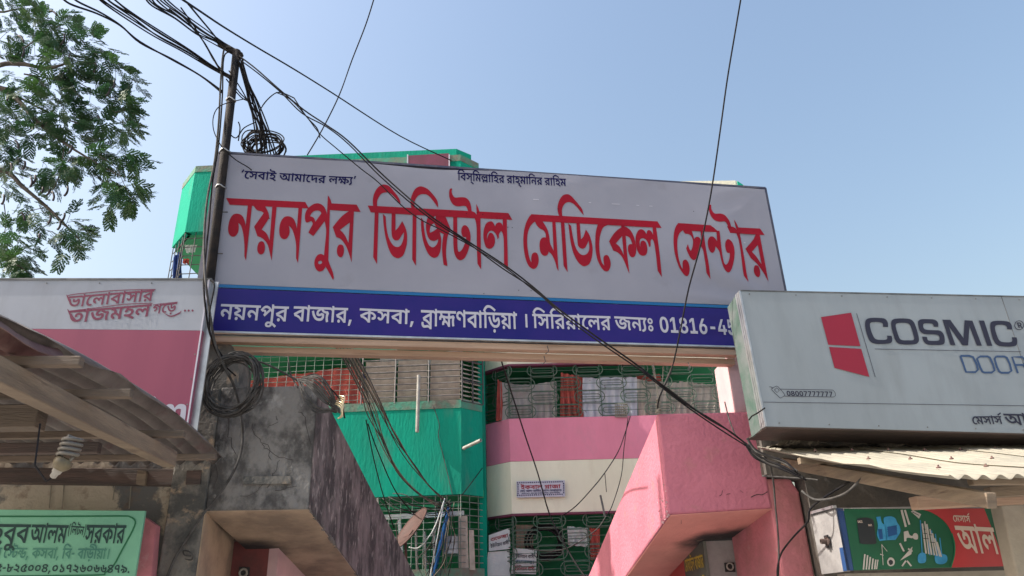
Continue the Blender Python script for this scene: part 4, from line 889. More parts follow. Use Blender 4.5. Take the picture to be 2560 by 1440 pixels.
# satellite dish, edge on
dc = PGB.hit(1026, 1320, .9)
dish = thing('satellite_dish', 'rust red satellite dish seen edge-on in front of the green balcony', 'satellite dish', PGB.hit(1020, 1430, .9))
maj = Vector((.64, -.10, .76)).normalized()
vw = (dc - CAMP).normalized()
ax = (maj.cross(vw).normalized() * .97 - vw * .24).normalized()
e1 = (maj - ax * maj.dot(ax)).normalized(); e2 = ax.cross(e1)
R_ = .38
def dfn(a, b, s=0):
    th = 2 * pi * a; r = R_ * b
    return dc + (e1 * cos(th) + e2 * sin(th)) * r - ax * (.07 * (1 - b * b)) 
MB().grid(dfn, 32, 8).build('reflector', M['dish'], dish, smooth=True, solid=.012)
MB().tube([dc + (e1 * cos(t) + e2 * sin(t)) * R_ for t in [2 * pi * i / 32 for i in range(33)]], .011, 6, cap=False).build('rim', M['dish'], dish, smooth=True)
mb = MB(); mb.tube([dc - ax * .06, PGB.hit(1014, 1355, .85), PGB.hit(1016, 1440, .8)], .022, 8); mb.build('mast', M['dish'], dish)
mb = MB(); mb.tube([dc - e1 * R_ * .8, dc - e1 * .1 + ax * .22, dc + ax * .24], .008, 6); mb.build('feed_arm', M['iron'], dish)
# roof-top laundry left
cloth('shirt', 'blue shirt hanging in the open top balcony at far left of the green block', 'shirt', PGB, [(436, 640), (458, 625), (452, 700), (430, 705)], M['clothblue'], -.3, 2, .05, seed=12)
cloth('shirt', 'small red shirt hanging in the open top balcony of the green block', 'shirt', PGB, [(458, 648), (474, 646), (474, 660), (458, 660)], M['clothred'], -.4, 2, .03, seed=13)
cloth('towel', 'white towel hanging in the open top balcony of the green block', 'cloth', PGB, [(462, 612), (494, 612), (488, 632), (466, 632)], M['clothplain'], -.4, 2, .03, seed=14)

# ================================================================== THE BIG SIGN
sign = thing('medical_sign', 'large white and violet-blue banner sign with red lettering spanning the passage', 'sign', PS.hit(1200, 900, -.2))
W4 = [(540, 380), (1912, 472), (1958, 752), (1835, 768), (512, 712)]
tl, tr = PS.uv(540, 381), PS.uv(1911, 471)
bl_, br_ = PS.uv(492, 831), PS.uv(1975, 868)
ub0, ub1 = tl[0] - .0, tr[0]
vt0, vt1 = tl[1], tr[1]
vc0, vc1 = PS.uv(525, 712)[1], PS.uv(1835, 766)[1]
vb0, vb1 = PS.uv(520, 831)[1], PS.uv(1845, 869)[1]
ucL, ucR = PS.uv(530, 712)[0], PS.uv(1835, 766)[0]
def lerp(u, u0, u1, a, b): return a + (b - a) * (u - u0) / (u1 - u0)
vtop = lambda u: lerp(u, ub0, ub1, vt0, vt1)
vmid = lambda u: lerp(u, ucL, ucR, vc0, vc1)
vbot = lambda u: lerp(u, ucL, ucR, vb0, vb1)
U0 = PS.uv(530, 560)[0] - .02; U1 = ub1 
def sag(u, v):
    # slack flex: shallow wrinkles fanning from corners, edge pulls
    a = (u - U0) / (U1 - U0)
    w = .012 * noise.noise(Vector((u * .9, v * 1.3, 3))) + .005 * noise.noise(Vector((u * 3, v * 1.2, 8)))
    # folds pulled from the lower right corner, slack between the fixings on the rims
    r1, r2 = U1 - u, v - vmid(U1)
    d1 = math.hypot(r1, r2); an = math.atan2(r2, r1 + .001)
    w += .010 * sin(an * 13 + 1) * math.exp(-((d1 - .7) / .6) ** 2)
    s1, s2 = U1 - u, vt1 - v
    w += .006 * sin(math.atan2(s2, s1 + .001) * 11) * math.exp(-((math.hypot(s1, s2) - .35) / .3) ** 2)
    w += .004 * sin(u * 11.0) * math.exp(-((vtop(u) - v) / .12) ** 2)
    return w
def top_edge(u):
    a = (u - U0) / (U1 - U0)
    return vtop(u) - .012 + .03 * sin(pi * a) * .6 - .035 * math.exp(-((a - .36) / .09) ** 2)
m = MB().grid(lambda a, b: (lambda u: (lambda v: PS.pt(u, v, sag(u, v) * min(1, 8 * min(a, 1 - a, b + .05, 1 - b + .05))))(vmid(u) + .012 + (top_edge(u) - vmid(u) - .012) * b))(U0 + (U1 - U0) * a), 200, 60)
m.build('banner_face', M['flex'], sign, smooth=True)
def drape(mb, lift=.004):
    for k, p in enumerate(mb.v):
        d = p - PS.o
        u = d.dot(PS.u); v = d.z
        if v > vmid(u):
            a = (u - U0) / (U1 - U0); t = (v - vmid(u) - .012) / (top_edge(u) - vmid(u) - .012)
            o_ = sag(u, v) * min(1, 8 * max(0, min(a, 1 - a, t + .05, 1 - t + .05)))
        else:
            t = (v - vbot(u) - .012) / (vmid(u) - .028 - vbot(u) - .012)
            o_ = sag(u, t) * .35 * sin(pi * min(1, max(0, t)))
        mb.v[k] = PS.pt(u, v, o_ + lift)
    return mb
m = MB().grid(lambda a, b: (lambda u: PS.pt(u, vmid(u) - .022 + .030 * b, .003))(U0 + (U1 - U0) * a), 20, 1)
m.build('cyan_stripe', M['cyan'], sign)
m = MB().grid(lambda a, b: (lambda u: PS.pt(u, vbot(u) + .012 + (vmid(u) - .028 - vbot(u) - .012) * b, sag(u, b) * .35 * sin(pi * b)))(U0 + (U1 - U0) * a), 100, 14)
m.build('banner_face', M['flexblue'], sign, smooth=True, label='violet-blue lower band')
# frame behind, edge strips, backing timber
MB().beam(PS.pt(U0 - .02, vtop(U0) + .012, -.03), PS.pt(U1 + .02, vtop(U1) + .012, -.03), .05, .022).build('frame_rail', M['darkframe'], sign)
MB().beam(PS.pt(U1 + .012, vtop(U1) + .02, -.03), PS.pt(U1 + .012, vbot(U1), -.03), .05, .022, up=(0, 1, 0)).build('frame_stile', M['darkframe'], sign)
MB().beam(PS.pt(U0 - .012, vtop(U0) + .02, -.03), PS.pt(U0 - .012, vbot(U0), -.03), .05, .022, up=(0, 1, 0)).build('frame_stile', M['darkframe'], sign)
MB().beam(PS.pt(U0, vbot(U0) + .004, .0), PS.pt(U1, vbot(U1) + .004, .0), .03, .016).build('edge_strip', M['alu'], sign)
m = MB().grid(lambda a, b: (lambda u: PS.pt(u, vbot(u) + (vtop(u) - vbot(u)) * b, -.075))(U0 + (U1 - U0) * a), 4, 2)
m.build('backing_sheet', M['alu'], sign)
# two long planks under the sign
for k, (y0, y1) in enumerate(((0, .5), (.5, 1))):
    def pv(x, t):
        yb = 838 + (x - 560) * (872 - 838) / 1290.
        return PS.uv(x, yb + 32 * t)[1]
    a0, a1 = PS.uv(560, 850)[0] , PS.uv(1846, 880)[0]
    off = -.01 - .085 * k
    A, B = PS.pt(a0 - .25, 0, off), PS.pt(a1, 0, off)
    hA0, hA1 = pv(560, y0 + .02), pv(560, y1 - .02)
    hB0, hB1 = pv(1846, y0 + .02), pv(1846, y1 - .02)
    pts = [PS.pt(a0 - .25, hA0, off), PS.pt(a1, hB0, off), PS.pt(a1, hB1, off), PS.pt(a0 - .25, hA1, off)]
    recalc(MB().prism(pts, -PS.n * .09).build('plank', M['plank'], sign, bevel=.003))
# nails and stray wire bits on the planks
m = MB()
for x, y in ((1368, 858), (1720, 900), (1632, 905), (1360, 884)):
    p = PS.hit(x, y + 6, .01)
    m.tube([p, p + Vector((.01, -.02, -.06)), p + Vector((-.02, -.03, -.09))], .004, 5)
m.build('wire_tie', M['iron'], sign)

# --- red headline, traced letter by letter
red = MB()
A = (520, 360, 4); B = (900, 380, 4); C = (1280, 440, 4.8); D = (1600, 440, 4.8)
def traced(fr, *loops):
    inkshape(red, PS, [([None] + outline(l[1:])) if l[0] == '-' else outline(l) for l in loops], .012, *fr)
traced(A, '180,535! 972,577! 1008,642! 215,603!')
for_n = ['398,600! 375,815! 365,765 342,715 300,693 250,702 215,755 199,835 207,892 235,920 270,917 298,880 306,830 303,785! 328,812 350,890 362,1000 362,1118! 378,1162! 440,600!',
 '905,630! 888,845! 876,790 850,740 805,720 760,730 725,780 711,860 720,920 750,947 785,942 812,900 815,850 808,812! 840,850 865,920 880,1010 880,1140! 900,1188! 942,630!',
 '455,612! 485,655 530,668 557,685! 460,822! 493,918! 530,932 570,965 600,1015 618,1090 635,1162! 686,620! 642,618! 615,962! 595,910 570,875 535,852! 612,735! 605,690 590,655 570,618!']
for l in for_n: traced(A, l)
traced(A, '530,968! 552,975 566,1005 568,1045 556,1085 530,1101 505,1090 492,1060 494,1015 510,980')
traced(A, '1198,508! 1222,545 1235,588! 1218,660! 1203,1160! 1222,1215 1248,1280 1258,1335 1250,1357! 1235,1330 1205,1275 1176,1225! 1165,1243 1145,1266 1110,1273 1080,1250 1063,1200 1070,1150 1095,1110 1130,1098 1160,1112! 1180,900 1178,830 1166,768! 1052,920! 1003,882! 1045,802! 1045,785 1032,767! 990,785! 975,772 968,730 978,675 1010,630 1060,595 1110,590 1150,612 1175,650 1190,700!',
 '-1018,720! 1045,678 1085,662 1120,668 1133,690! 1073,775! 1060,738 1040,725', '-1100,1180 1112,1168 1128,1166 1140,1176 1138,1190 1122,1200 1106,1198')
traced(A, '1210,588! 1487,602! 1526,675! 1210,655!')
traced(A, '1430,655! 1360,700 1300,760 1247,828! 1283,930! 1330,950 1380,1020 1415,1110 1435,1182! 1460,655!', '-1418,782! 1320,855! 1365,905 1405,988!')
traced(A, '1328,1003 1348,1012 1359,1045 1357,1090 1342,1125 1322,1131 1300,1115 1289,1080 1292,1035 1308,1008')
# second word
traced(B, '77,530! 1118,588! 1150,602 1168,625! 1163,515! 1180,550 1196,592! 1485,607! 1525,676! 1205,660! 1150,660! 108,598!')
traced(B, '137,560! 128,500 135,430 165,365 205,328 240,319 290,335 340,390 385,450 402,490 408,533! 390,500 340,440 300,405 260,398 215,410 185,450 170,495 175,560!')
traced(B, '148,590! 186,590! 170,1118! 132,1048!')
dd = '230,612! 257,640! 262,720 275,810 300,880 335,930 375,945 410,925 435,860 440,795! 415,830 390,870 355,878 325,850 315,780 317,590! 355,590! 355,780! 385,745 405,715 422,685! 450,740 470,810 470,900 455,970 430,1030 390,1055 355,1052 315,1020 280,940 250,820 235,700'
traced(B, dd)
traced(B, '520,580! 506,500 515,440 545,375 585,345 620,342 675,365 720,410 760,460 778,500 782,552! 765,530 720,470 680,430 640,418 595,425 560,460 545,510 552,580!')
traced(B, '527,610! 565,610! 560,1133! 523,1070!')
traced(B, '610,645! 637,682! 642,760 658,850 688,920 725,946 758,930 780,890 783,862! 765,875 740,882 700,870 672,820 660,745 668,680 690,620! 750,620! 742,655 770,690 810,695 840,665! 870,690 908,765! 880,830 868,900 862,1010 876,1132! 838,1122! 828,1050 822,960 828,870 838,815! 798,795! 812,850 813,910 805,980 780,1035 740,1051 690,1020 650,940 625,850 612,750', '-697,790! 705,740 735,708 748,715 770,760! 735,785 702,800!')
traced(B, '760,625! 850,625! 908,765! 850,700 800,692 760,670')
traced(B, '918,360! 900,365 892,400 895,450 915,500 945,530 985,540 1035,535 1065,545 1085,600! 1118,600! 1112,545 1095,490 1060,455 1010,448 955,452 930,430 918,395 922,362!')
traced(B, '933,640! 972,640! 975,850 978,960 992,990 1020,970 1045,920 1062,870 1062,845! 1030,840 1015,800 1018,755 1040,728 1070,735 1095,775 1107,840 1100,920 1075,1000 1045,1055 1005,1075 970,1055 945,1000 935,900')
traced(B, '1140,640! 1205,640! 1213,1168! 1177,1112! 1170,950 1168,760 1158,690')
traced(B, '1428,650! 1468,655! 1482,1180! 1442,1120! 1440,900 1430,815 1412,785! 1392,815 1390,850 1375,870! 1372,840 1345,797 1315,782 1288,795 1272,830 1273,878! 1278,845 1293,810 1318,805 1340,830 1352,880 1340,935 1305,962 1265,950 1245,900 1235,840 1240,770 1260,715 1290,693 1325,693 1352,740! 1365,712 1395,700 1420,715 1430,740!')
# third word
traced(C, '235,455! 1750,538! 1800,618! 370,543! 275,545! 245,570 210,620 188,700 184,800 195,900 215,990 236,1032! 233,980 245,930 270,912 300,920 318,960 322,1020 305,1080 275,1108 240,1105 200,1070 170,1000 148,900 138,780 145,660 170,560 205,490')
traced(C, '275,540! 300,590 340,630 380,650 405,690 408,735! 370,735 340,770 332,840 345,910 375,948 410,952 435,930 442,903! 480,940 510,1000 530,1060 540,1100 560,1137! 523,540! 484,540! 502,893! 480,850 458,800 450,730 430,650 400,590 365,540!')
traced(C, '587,545! 630,545! 670,1150! 622,1073!')
traced(C, '574,490! 552,430 548,370 565,300 600,240 650,216 700,228 760,290 810,350 845,400 862,468! 830,430 780,370 730,325 685,310 640,325 610,370 600,420 608,490!')
traced(C, '677,562! 712,595! 725,680 745,780 775,870 820,930 865,945 905,925 930,870 922,770! 905,810 880,855 845,868 805,845 790,790 775,555! 815,555! 830,755! 860,720 888,640! 930,700 960,800 970,880 958,980 930,1050 885,1077 845,1072 790,1020 740,920 705,780 690,660')
traced(C, '1035,565! 1010,660 1002,760 1005,880 1025,990 1060,1070 1100,1125 1140,1140 1170,1120 1188,1060 1180,1000 1160,955 1135,942 1110,955 1100,990 1110,1072! 1080,1030 1060,950 1050,840 1055,740 1075,660 1105,605 1180,575!')
traced(C, '1315,580! 1355,580! 1355,597! 1390,615 1430,650 1462,710 1482,780 1495,850 1492,910 1478,955 1452,971 1420,955 1398,900 1395,850 1412,815 1447,812! 1430,760 1405,725 1368,710! 1385,940! 1412,1168! 1395,1130 1360,1040 1320,960 1270,910 1220,890! 1168,778! 1215,700 1270,640 1315,612!', '-1325,715! 1250,802! 1300,850 1345,945!')
traced(C, '1690,600! 1732,602! 1765,850 1785,1020 1803,1208! 1752,1132! 1738,1000 1720,860 1705,785 1685,752 1667,775 1668,830 1650,848! 1638,800 1610,757 1575,740 1545,752 1535,790 1540,845! 1550,785 1578,768 1608,790 1626,845 1627,900 1608,942 1570,952 1530,930 1503,870 1487,780 1490,715 1512,658 1548,632 1590,648 1618,692! 1628,652 1648,642 1675,658 1697,702!')
# fourth word
traced(D, '465,556! 1110,605! 1145,620 1163,645! 1130,520! 1160,560 1185,612! 1445,627! 1500,705! 1150,685! 520,645! 480,680 455,750 450,850 462,960 490,1060 520,1115! 515,1030 535,1003 560,1005 585,1040 600,1100 595,1165 570,1195 530,1170 480,1100 440,1000 415,900 405,790 412,680 435,600')
traced(D, '520,640! 545,682 590,690 625,720 642,780 632,850 612,898! 592,865 578,812! 556,865! 580,930 612,985 650,1008 678,985 700,930 720,860 735,838! 760,880 772,960 800,1155! 852,1232! 830,1090 795,850 768,650! 733,650! 745,790! 735,755 715,728 690,722 668,732 656,752! 645,710 625,640!')
traced(D, '918,655! 955,655! 985,860 1010,1010 1025,1050 1045,1055 1070,1020 1085,960 1083,915! 1055,910 1032,860 1028,800 1045,762 1070,758 1105,790 1130,850 1140,930 1130,1030 1105,1110 1070,1155 1035,1140 1005,1090 985,1010 965,910 945,870 915,835! 905,885 880,914 850,900 828,850 820,780 835,735 860,718 895,730 932,775!')
traced(D, '848,338! 832,352 828,400 845,460 875,510 920,540 970,548 1015,545 1040,565 1060,615! 1098,615! 1080,550 1050,500 1010,460 960,447 905,450 875,425 858,385 858,345!')
traced(D, '1140,640! 1200,670! 1230,850 1305,1268! 1253,1192! 1220,980 1190,780 1165,700')
traced(D, '1395,690! 1440,695! 1545,1265! 1500,1180 1455,1110 1400,1040 1335,985! 1268,872! 1330,800 1370,750!', '-1420,820! 1348,905! 1400,960 1465,1055!')
traced(D, '1395,1068 1420,1075 1440,1115 1446,1165 1436,1202 1420,1209 1392,1190 1372,1150 1370,1105 1380,1075')
drape(red).build('lettering', M['red'], sign, label='tall red headline lettering')
drape(word(MB(), PS, 'sebai', (602, 427), (892, 444), (614, 447), .0)).build('lettering', M['navy'], sign, label='small navy slogan at the upper left')
drape(word(MB(), PS, 'bismi', (1144, 432), (1414, 448), (1144, 451), .0)).build('lettering', M['navy'], sign, label='small navy invocation at the top centre')
m = MB()
for key, p0, p1, b in (('n1', (553, 759), (722, 766), (580, 798)), ('n2', (735, 765), (884, 770), (760, 803)), ('n3', (900, 770), (1038, 776), (930, 806)),
                       ('n4', (1053, 774), (1292, 783), (1080, 815)), ('n5', (1305, 784), (1322, 785), (1312, 818)), ('n6', (1331, 784), (1526, 790), (1345, 820)), ('n7', (1536, 790), (1634, 795), (1552, 824))):
    word(m, PS, key, p0, p1, b, .01)
word(m, PS, 'tel', (1646, 791), (1838, 799), (1648, 830), .01, head=182)
drape(m).build('lettering', M['white'], sign, label='white address lettering on the blue band')
# scuffs on the flex
m = MB()
for x, y, w in ((1340, 498, 14), (1540, 509, 20), (1595, 512, 7), (1628, 514, 8), (1475, 506, 6), (1862, 606, 5)):
    m.add([PS.hit(x + a, y + b, .013) for a, b in ((-w / 2, -1), (w / 2, -.4), (w / 2, 1.2), (-w / 2, .6))], [(0, 1, 2, 3)])
drape(m, .006).build('scuff_mark', M['white'], sign, kind='stuff')
m = MB()
for x, y in ((673, 545), (1120, 532), (1125, 529), (1166, 533), (1195, 530), (1270, 567), (1281, 568), (1274, 540), (1735, 527), (1297, 725), (1328, 726), (1210, 733), (1185, 745), (1207, 535), (1396, 522)):
    p = PS.hit(x, y, .0135)
    m.add([p + PS.u * (.005 * cos(a)) + Vector((0, 0, .005 * sin(a))) for a in [i * pi / 3 for i in range(6)]], [tuple(range(6))])
drape(m, .006).build('nail_hole', M['cable'], sign, kind='stuff')

# ================================================================== LEFT SIGN
ls = thing('shop_sign', 'white and crimson boxed shop sign at far left behind the tin awning', 'sign', PL.hit(260, 1060, -.1))
wband = [(-160, 701), (530, 701), (514, 824), (-160, 822)]
uR_t, uR_b = PL.uv(529, 701)[0], PL.uv(472, 1060)[0]
uR = PL.uv(507, 824)[0]
uL = uR - 3.4
vT, vM_, vB = PL.uv(400, 700)[1], PL.uv(400, 825)[1], PL.uv(400, 825)[1] - .80
vTl = PL.uv(10, 700)[1]; vMl = PL.uv(100, 822)[1]
kT = (vT - vTl) / (PL.uv(400, 700)[0] - PL.uv(10, 700)[0]); kM = (vM_ - vMl) / (PL.uv(400, 825)[0] - PL.uv(100, 822)[0])
fT = lambda u: vT + kT * (u - PL.uv(400, 700)[0]); fM = lambda u: vM_ + kM * (u - PL.uv(400, 825)[0])
recalc(MB().prism([PL.pt(uL, fM(uL)), PL.pt(uR, fM(uR)), PL.pt(uR, fT(uR)), PL.pt(uL, fT(uL))], -PL.n * .09).build('panel', M['panelwhite'], ls, label='white upper panel'))
recalc(MB().prism([PL.pt(uL, vB, .001), PL.pt(uR, vB, .001), PL.pt(uR, fM(uR) - .002, .001), PL.pt(uL, fM(uL) - .002, .001)], -PL.n * .09).build('panel', M['crimson'], ls, label='crimson lower panel'))
MB().beam(PL.pt(uR + .008, fT(uR), -.045), PL.pt(uR + .008, vB, -.045), .10, .014, up=(0, 1, 0)).build('edge_channel', M['alu'], ls)
MB().beam(PL.pt(uR - .008, fT(uR), .004), PL.pt(uR - .008, vB, .004), .010, .012, up=(0, 1, 0)).build('edge_bead', M['white'], ls)
MB().beam(PL.pt(uL, fT(uL) + .006, -.045), PL.pt(uR + .015, fT(uR) + .006, -.045), .11, .014).build('top_channel', M['steelbeam'], ls)
m = MB()
# brush lettering, traced: crop origin (0,680) scale 3.6
H = (0, 680, 3.6)
def ink(mb, pl, fr, off, *loops):
    inkshape(mb, pl, [([None] + outline(l[1:])) if l[0] == '-' else outline(l) for l in loops], off, *fr)
def brush(mb, pl, fr, off, txt, w):
    P = [tuple(map(float, q.split(','))) for q in txt.split()]
    P = crom(P, 4)
    if isinstance(w, list):
        w = [w[min(k // 4, len(w) - 1)] + (w[min(k // 4 + 1, len(w) - 1)] - w[min(k // 4, len(w) - 1)]) * (k % 4) / 4 for k in range(len(P))]
    inkshape(mb, pl, [stroke(P, w)], off, *fr)
for key, p, q, s in (('bhalo', (173, 741), (386, 724), (182, 768)), ('taj', (175, 777), (379, 760), (186, 807)), ('gore', (383, 763), (443, 756), (388, 785))):
    word(m, PL, key, p, q, s, .006)
for t, w in (('612,212 700,196 1050,165 1400,156', 7), ('618,352 900,318 1120,290 1372,280', 7), ('1375,296 1480,282 1600,270', 6), ('600,205 622,250 650,300', [6, 22, 4]), ('608,335 640,390 690,440', [6, 22, 4]), ('1480,372 1540,398 1610,372 1632,350', [4, 12, 12, 4])):
    brush(m, PL, H, .0065, t, w)
for x in (1665, 1698, 1733):
    inkshape(m, PL, [ellipse(x, 347, 10, 10, 10)], .006, *H)
m.build('lettering', M['printcrimson'], ls, label='crimson brush lettering')
m = MB()
ink(m, PL, H, .006, '1352,1125 1375,1118 1398,1125 1406,1145 1395,1165 1370,1168 1352,1155')
ink(m, PL, H, .006, '1355,1185! 1398,1185! 1375,1420! 1325,1420!')
ink(m, PL, H, .006, '1430,1190! 1475,1190! 1475,1225! 1500,1198 1530,1188 1560,1198 1570,1225! 1600,1195 1635,1188 1668,1200 1676,1235 1662,1350! 1612,1348! 1628,1250 1622,1232 1600,1232 1580,1250 1565,1345! 1520,1342! 1532,1250 1525,1232 1505,1235 1480,1260 1460,1420! 1405,1420!')
m.build('lettering', M['white'], ls, label='large white letters at the lower right')

# ================================================================== RIGHT GREY-WHITE SIGN
cs = thing('shop_sign', 'grey-white boxed shop sign with a red door emblem at right above the cream awning', 'sign', PC.hit(2250, 1085, -.1))
cu0t = PC.uv(1851, 727)[0]; cu0b = PC.uv(1917, 1066)[0]
CU0 = (cu0t + cu0b) / 2
CU1 = CU0 + 3.6
a_, b_ = PC.uv(1860, 727.5), PC.uv(2540, 742)
kT2 = (b_[1] - a_[1]) / (b_[0] - a_[0])
c_, d_ = PC.uv(1917, 1066), PC.uv(2540, 1083)
kB2 = (d_[1] - c_[1]) / (d_[0] - c_[0])
cT = lambda u: a_[1] + kT2 * (u - a_[0]); cB = lambda u: c_[1] + kB2 * (u - c_[0])
recalc(MB().prism([PC.pt(cu0b, cB(cu0b)), PC.pt(CU1, cB(CU1)), PC.pt(CU1, cT(CU1)), PC.pt(cu0t, cT(cu0t))], -PC.n * .16).build('panel', M['cosmic'], cs, bevel=.004))
for k in range(3):
    o0 = -.01 - .034 * k
    A_, B_ = PC.pt(cu0t - .006, cT(cu0t), o0), PC.pt(cu0b - .006, cB(cu0b), o0)
    MB().beam(A_, B_, .026, .014, up=PC.u).build('side_channel', M['alu'], cs)
recalc(MB().prism([PC.pt(cu0t - .004, cT(cu0t), -.11), PC.pt(cu0b - .004, cB(cu0b), -.11), PC.pt(cu0b - .004, cB(cu0b) - .02, -.30), PC.pt(cu0t - .004, cT(cu0t) - .03, -.30)], PC.u * .02).build('side_panel', mat('panel_faded', (.13, .15, .15), (.06, .11, .09), 5, .6, .2, 20), cs))
recalc(MB().prism([PC.pt(cu0b, cB(cu0b) + .002, -.005), PC.pt(CU1, cB(CU1) + .002, -.005), PC.pt(CU1, cB(CU1) - .004, -.42), PC.pt(cu0b, cB(cu0b) - .004, -.42)], (0, 0, -.012)).build('bottom_panel', M['timberdark'], cs))
MB().beam(PC.pt(cu0t, cT(cu0t) + .004, -.04), PC.pt(CU1, cT(CU1) + .004, -.04), .09, .010).build('top_channel', M['steelbeam'], cs)
Q = (1820, 700, 3.428)
m = MB()
inkshape(m, PC, [[(797, 318), (1055, 280), (1135, 567), (860, 555)]], .006, *Q)
inkshape(m, PC, [[(866, 573), (1142, 590), (1212, 830), (913, 753)]], .006, *Q)
m.build('emblem', M['cosred'], cs)
m = MB()
def ln(mb, pl, fr, pts, w, off=.006): inkshape(mb, pl, [stroke(pts, w)], off, *fr)
ln(m, PC, Q, [(1102, 285), (1262, 830)], 4)
ln(m, PC, Q, [(1258, 591), (2512, 614)], 4)
ln(m, PC, Q, [(305, 1046), (2700, 1080)], 4)
# phone pictogram and number frame
ln(m, PC, Q, [(355, 915), (375, 918), (385, 932)], 4)
ln(m, PC, Q, crom([(382, 925), (375, 940), (440, 1005), (455, 1010), (482, 992), (485, 980), (430, 915), (410, 912), (382, 925)], 2), 4)
ln(m, PC, Q, [(398, 942), (418, 924), (440, 945), (420, 965), (398, 942)], 4)
ln(m, PC, Q, [(450, 935), (900, 943), (918, 965), (922, 990), (905, 1003), (480, 995)], 4)
# COSMIC
def box_letters(mb, fr, w, polys): 
    for pth in polys: inkshape(mb, PC, [stroke(crom(pth, 4) if len(pth) > 3 else pth, w)], .006, *fr)
ink(m, PC, Q, .006, '1372,402! 1368,360 1345,332 1300,325 1225,325 1185,340 1175,375 1182,430 1200,490 1225,530 1270,547 1350,547 1398,538 1408,505 1402,478! 1362,476! 1365,500 1350,512 1300,513 1265,505 1245,480 1225,430 1216,385 1225,365 1255,360 1300,362 1325,372 1330,402!')
ink(m, PC, Q, .006, '1455,330 1520,330 1572,340 1602,378 1628,460 1637,515 1618,545 1570,552 1500,552 1455,540 1428,500 1405,420 1398,365 1415,338', '-1470,367 1520,367 1550,375 1568,400 1588,465 1595,505 1580,516 1545,517 1500,516 1475,505 1458,470 1440,410 1440,378')
ink(m, PC, Q, .006, '1802,402! 1800,365 1770,340 1720,336 1660,336 1632,350 1630,385 1642,430 1670,458 1720,465 1780,467 1808,478 1814,505 1800,520 1750,521 1715,517 1705,488! 1664,485! 1675,520 1700,548 1750,556 1820,556 1852,545 1858,510 1848,465 1820,435 1770,430 1715,428 1682,418 1672,392 1680,374 1710,371 1745,373 1760,385 1762,400!')
ink(m, PC, Q, .006, '1838,340! 1905,341! 2020,500! 2028,345! 2095,348! 2176,563! 2133,562! 2070,395! 2058,560! 2010,559! 1890,392! 1950,558! 1908,558!')
ink(m, PC, Q, .006, '2150,347! 2195,348! 2265,564! 2222,563!')
ink(m, PC, Q, .006, '2435,424! 2430,385 2405,358 2350,350 2290,350 2255,362 2247,395 2255,450 2275,515 2305,555 2350,568 2425,570 2470,560 2480,525 2473,492! 2433,490! 2437,520 2420,533 2370,533 2335,525 2315,500 2297,450 2288,408 2298,388 2330,383 2370,386 2390,398 2392,422!')
m.build('lettering', M['cosdark'], cs, label='large charcoal lettering with thin rules')
m = MB()
for pth in ([(1992, 650), (2040, 788), (2120, 790), (2142, 770), (2130, 720), (2100, 660), (2070, 650), (1992, 650)],
            [(2160, 655), (2135, 675), (2160, 745), (2180, 785), (2200, 793), (2260, 793), (2285, 775), (2270, 720), (2245, 665), (2225, 655), (2160, 655)],
            [(2300, 655), (2285, 675), (2305, 745), (2325, 785), (2345, 795), (2405, 795), (2430, 778), (2415, 720), (2390, 665), (2370, 656), (2300, 655)],
            [(2485, 798), (2435, 660), (2520, 660), (2545, 680), (2555, 710), (2530, 728), (2465, 728)], [(2530, 730), (2600, 800)],
            [(2660, 665), (2610, 665), (2600, 690), (2620, 725), (2690, 735), (2710, 770), (2700, 798), (2630, 798)]):
    inkshape(m, PC, [stroke(pth, 17)], .006, *Q)
m.build('lettering', M['cosblue'], cs, label='thin slate blue lettering')
m = MB()
word(m, PC, 'toll', (1965, 977), (2081, 979), (1966, 989.5), .006, head=182)
m.build('phone_number', M['cosdark'], cs)
m = MB()
word(m, PC, 'reg', (2541, 806), (2553, 806), (2543, 820), .006, head=182)
inkshape(m, PC, [ellipse(2548, 813, 12, 12, 20), [None] + ellipse(2548, 813, 10.3, 10.3, 20)], .006)
m.build('registered_mark', M['cosdark'], cs)
m = MB()
word(m, PC, 'messrs', (2427, 1041), (2502, 1040), (2432, 1061), .006)
m.build('lettering', M['cosdark'], cs, label='small charcoal word')
m = MB()
word(m, PC, 'al', (2508, 1034), (2598, 1036), (2520, 1062), .006)
m.build('lettering', M['cosdark'], cs, label='small charcoal owner lettering')
m = MB()
for i, (x, y) in enumerate(((1903, 980), (1910, 1000), (1876, 1045))):
    p = PC.hit(x, y, .02)
m.tube([PC.hit(1912, 1020, .01), PC.hit(1895, 1032, .03), PC.hit(1880, 1040, -.05), PC.hit(1872, 1050, -.1)], .006, 6)
m.build('wire_tie', M['cable'], cs, smooth=True)

def screws(pl, pts, parent, off=.004):
    mb = MB()
    for u, v in pts:
        c = pl.pt(u, v, off)
        mb.prism([c + pl.u * (.006 * cos(k * pi / 4)) + Vector((0, 0, .006 * sin(k * pi / 4))) for k in range(8)], pl.n * .003)
    return mb.build('rivet', M['steelbeam'], parent, kind='stuff')
screws(PC, [(CU0 + .06 + .42 * k, cT(CU0 + .42 * k) - .03) for k in range(8)] + [(CU0 + .12 + .42 * k, cB(CU0 + .42 * k) + .025) for k in range(8)], cs)
screws(PL, [(uR - .05 - .4 * k, fT(uR - .4 * k) - .03) for k in range(8)] + [(uR - .03, fM(uR) - .2 * k) for k in range(1, 4)], ls)
# joint between two sheets of the right sign face, and a seam in the banner
MB().beam(PC.pt(CU0 + 2.42, cT(CU0 + 2.4), .0015), PC.pt(CU0 + 2.42, cB(CU0 + 2.4), .0015), .004, .003, up=(0, 1, 0)).build('sheet_joint', M['steelbeam'], cs)

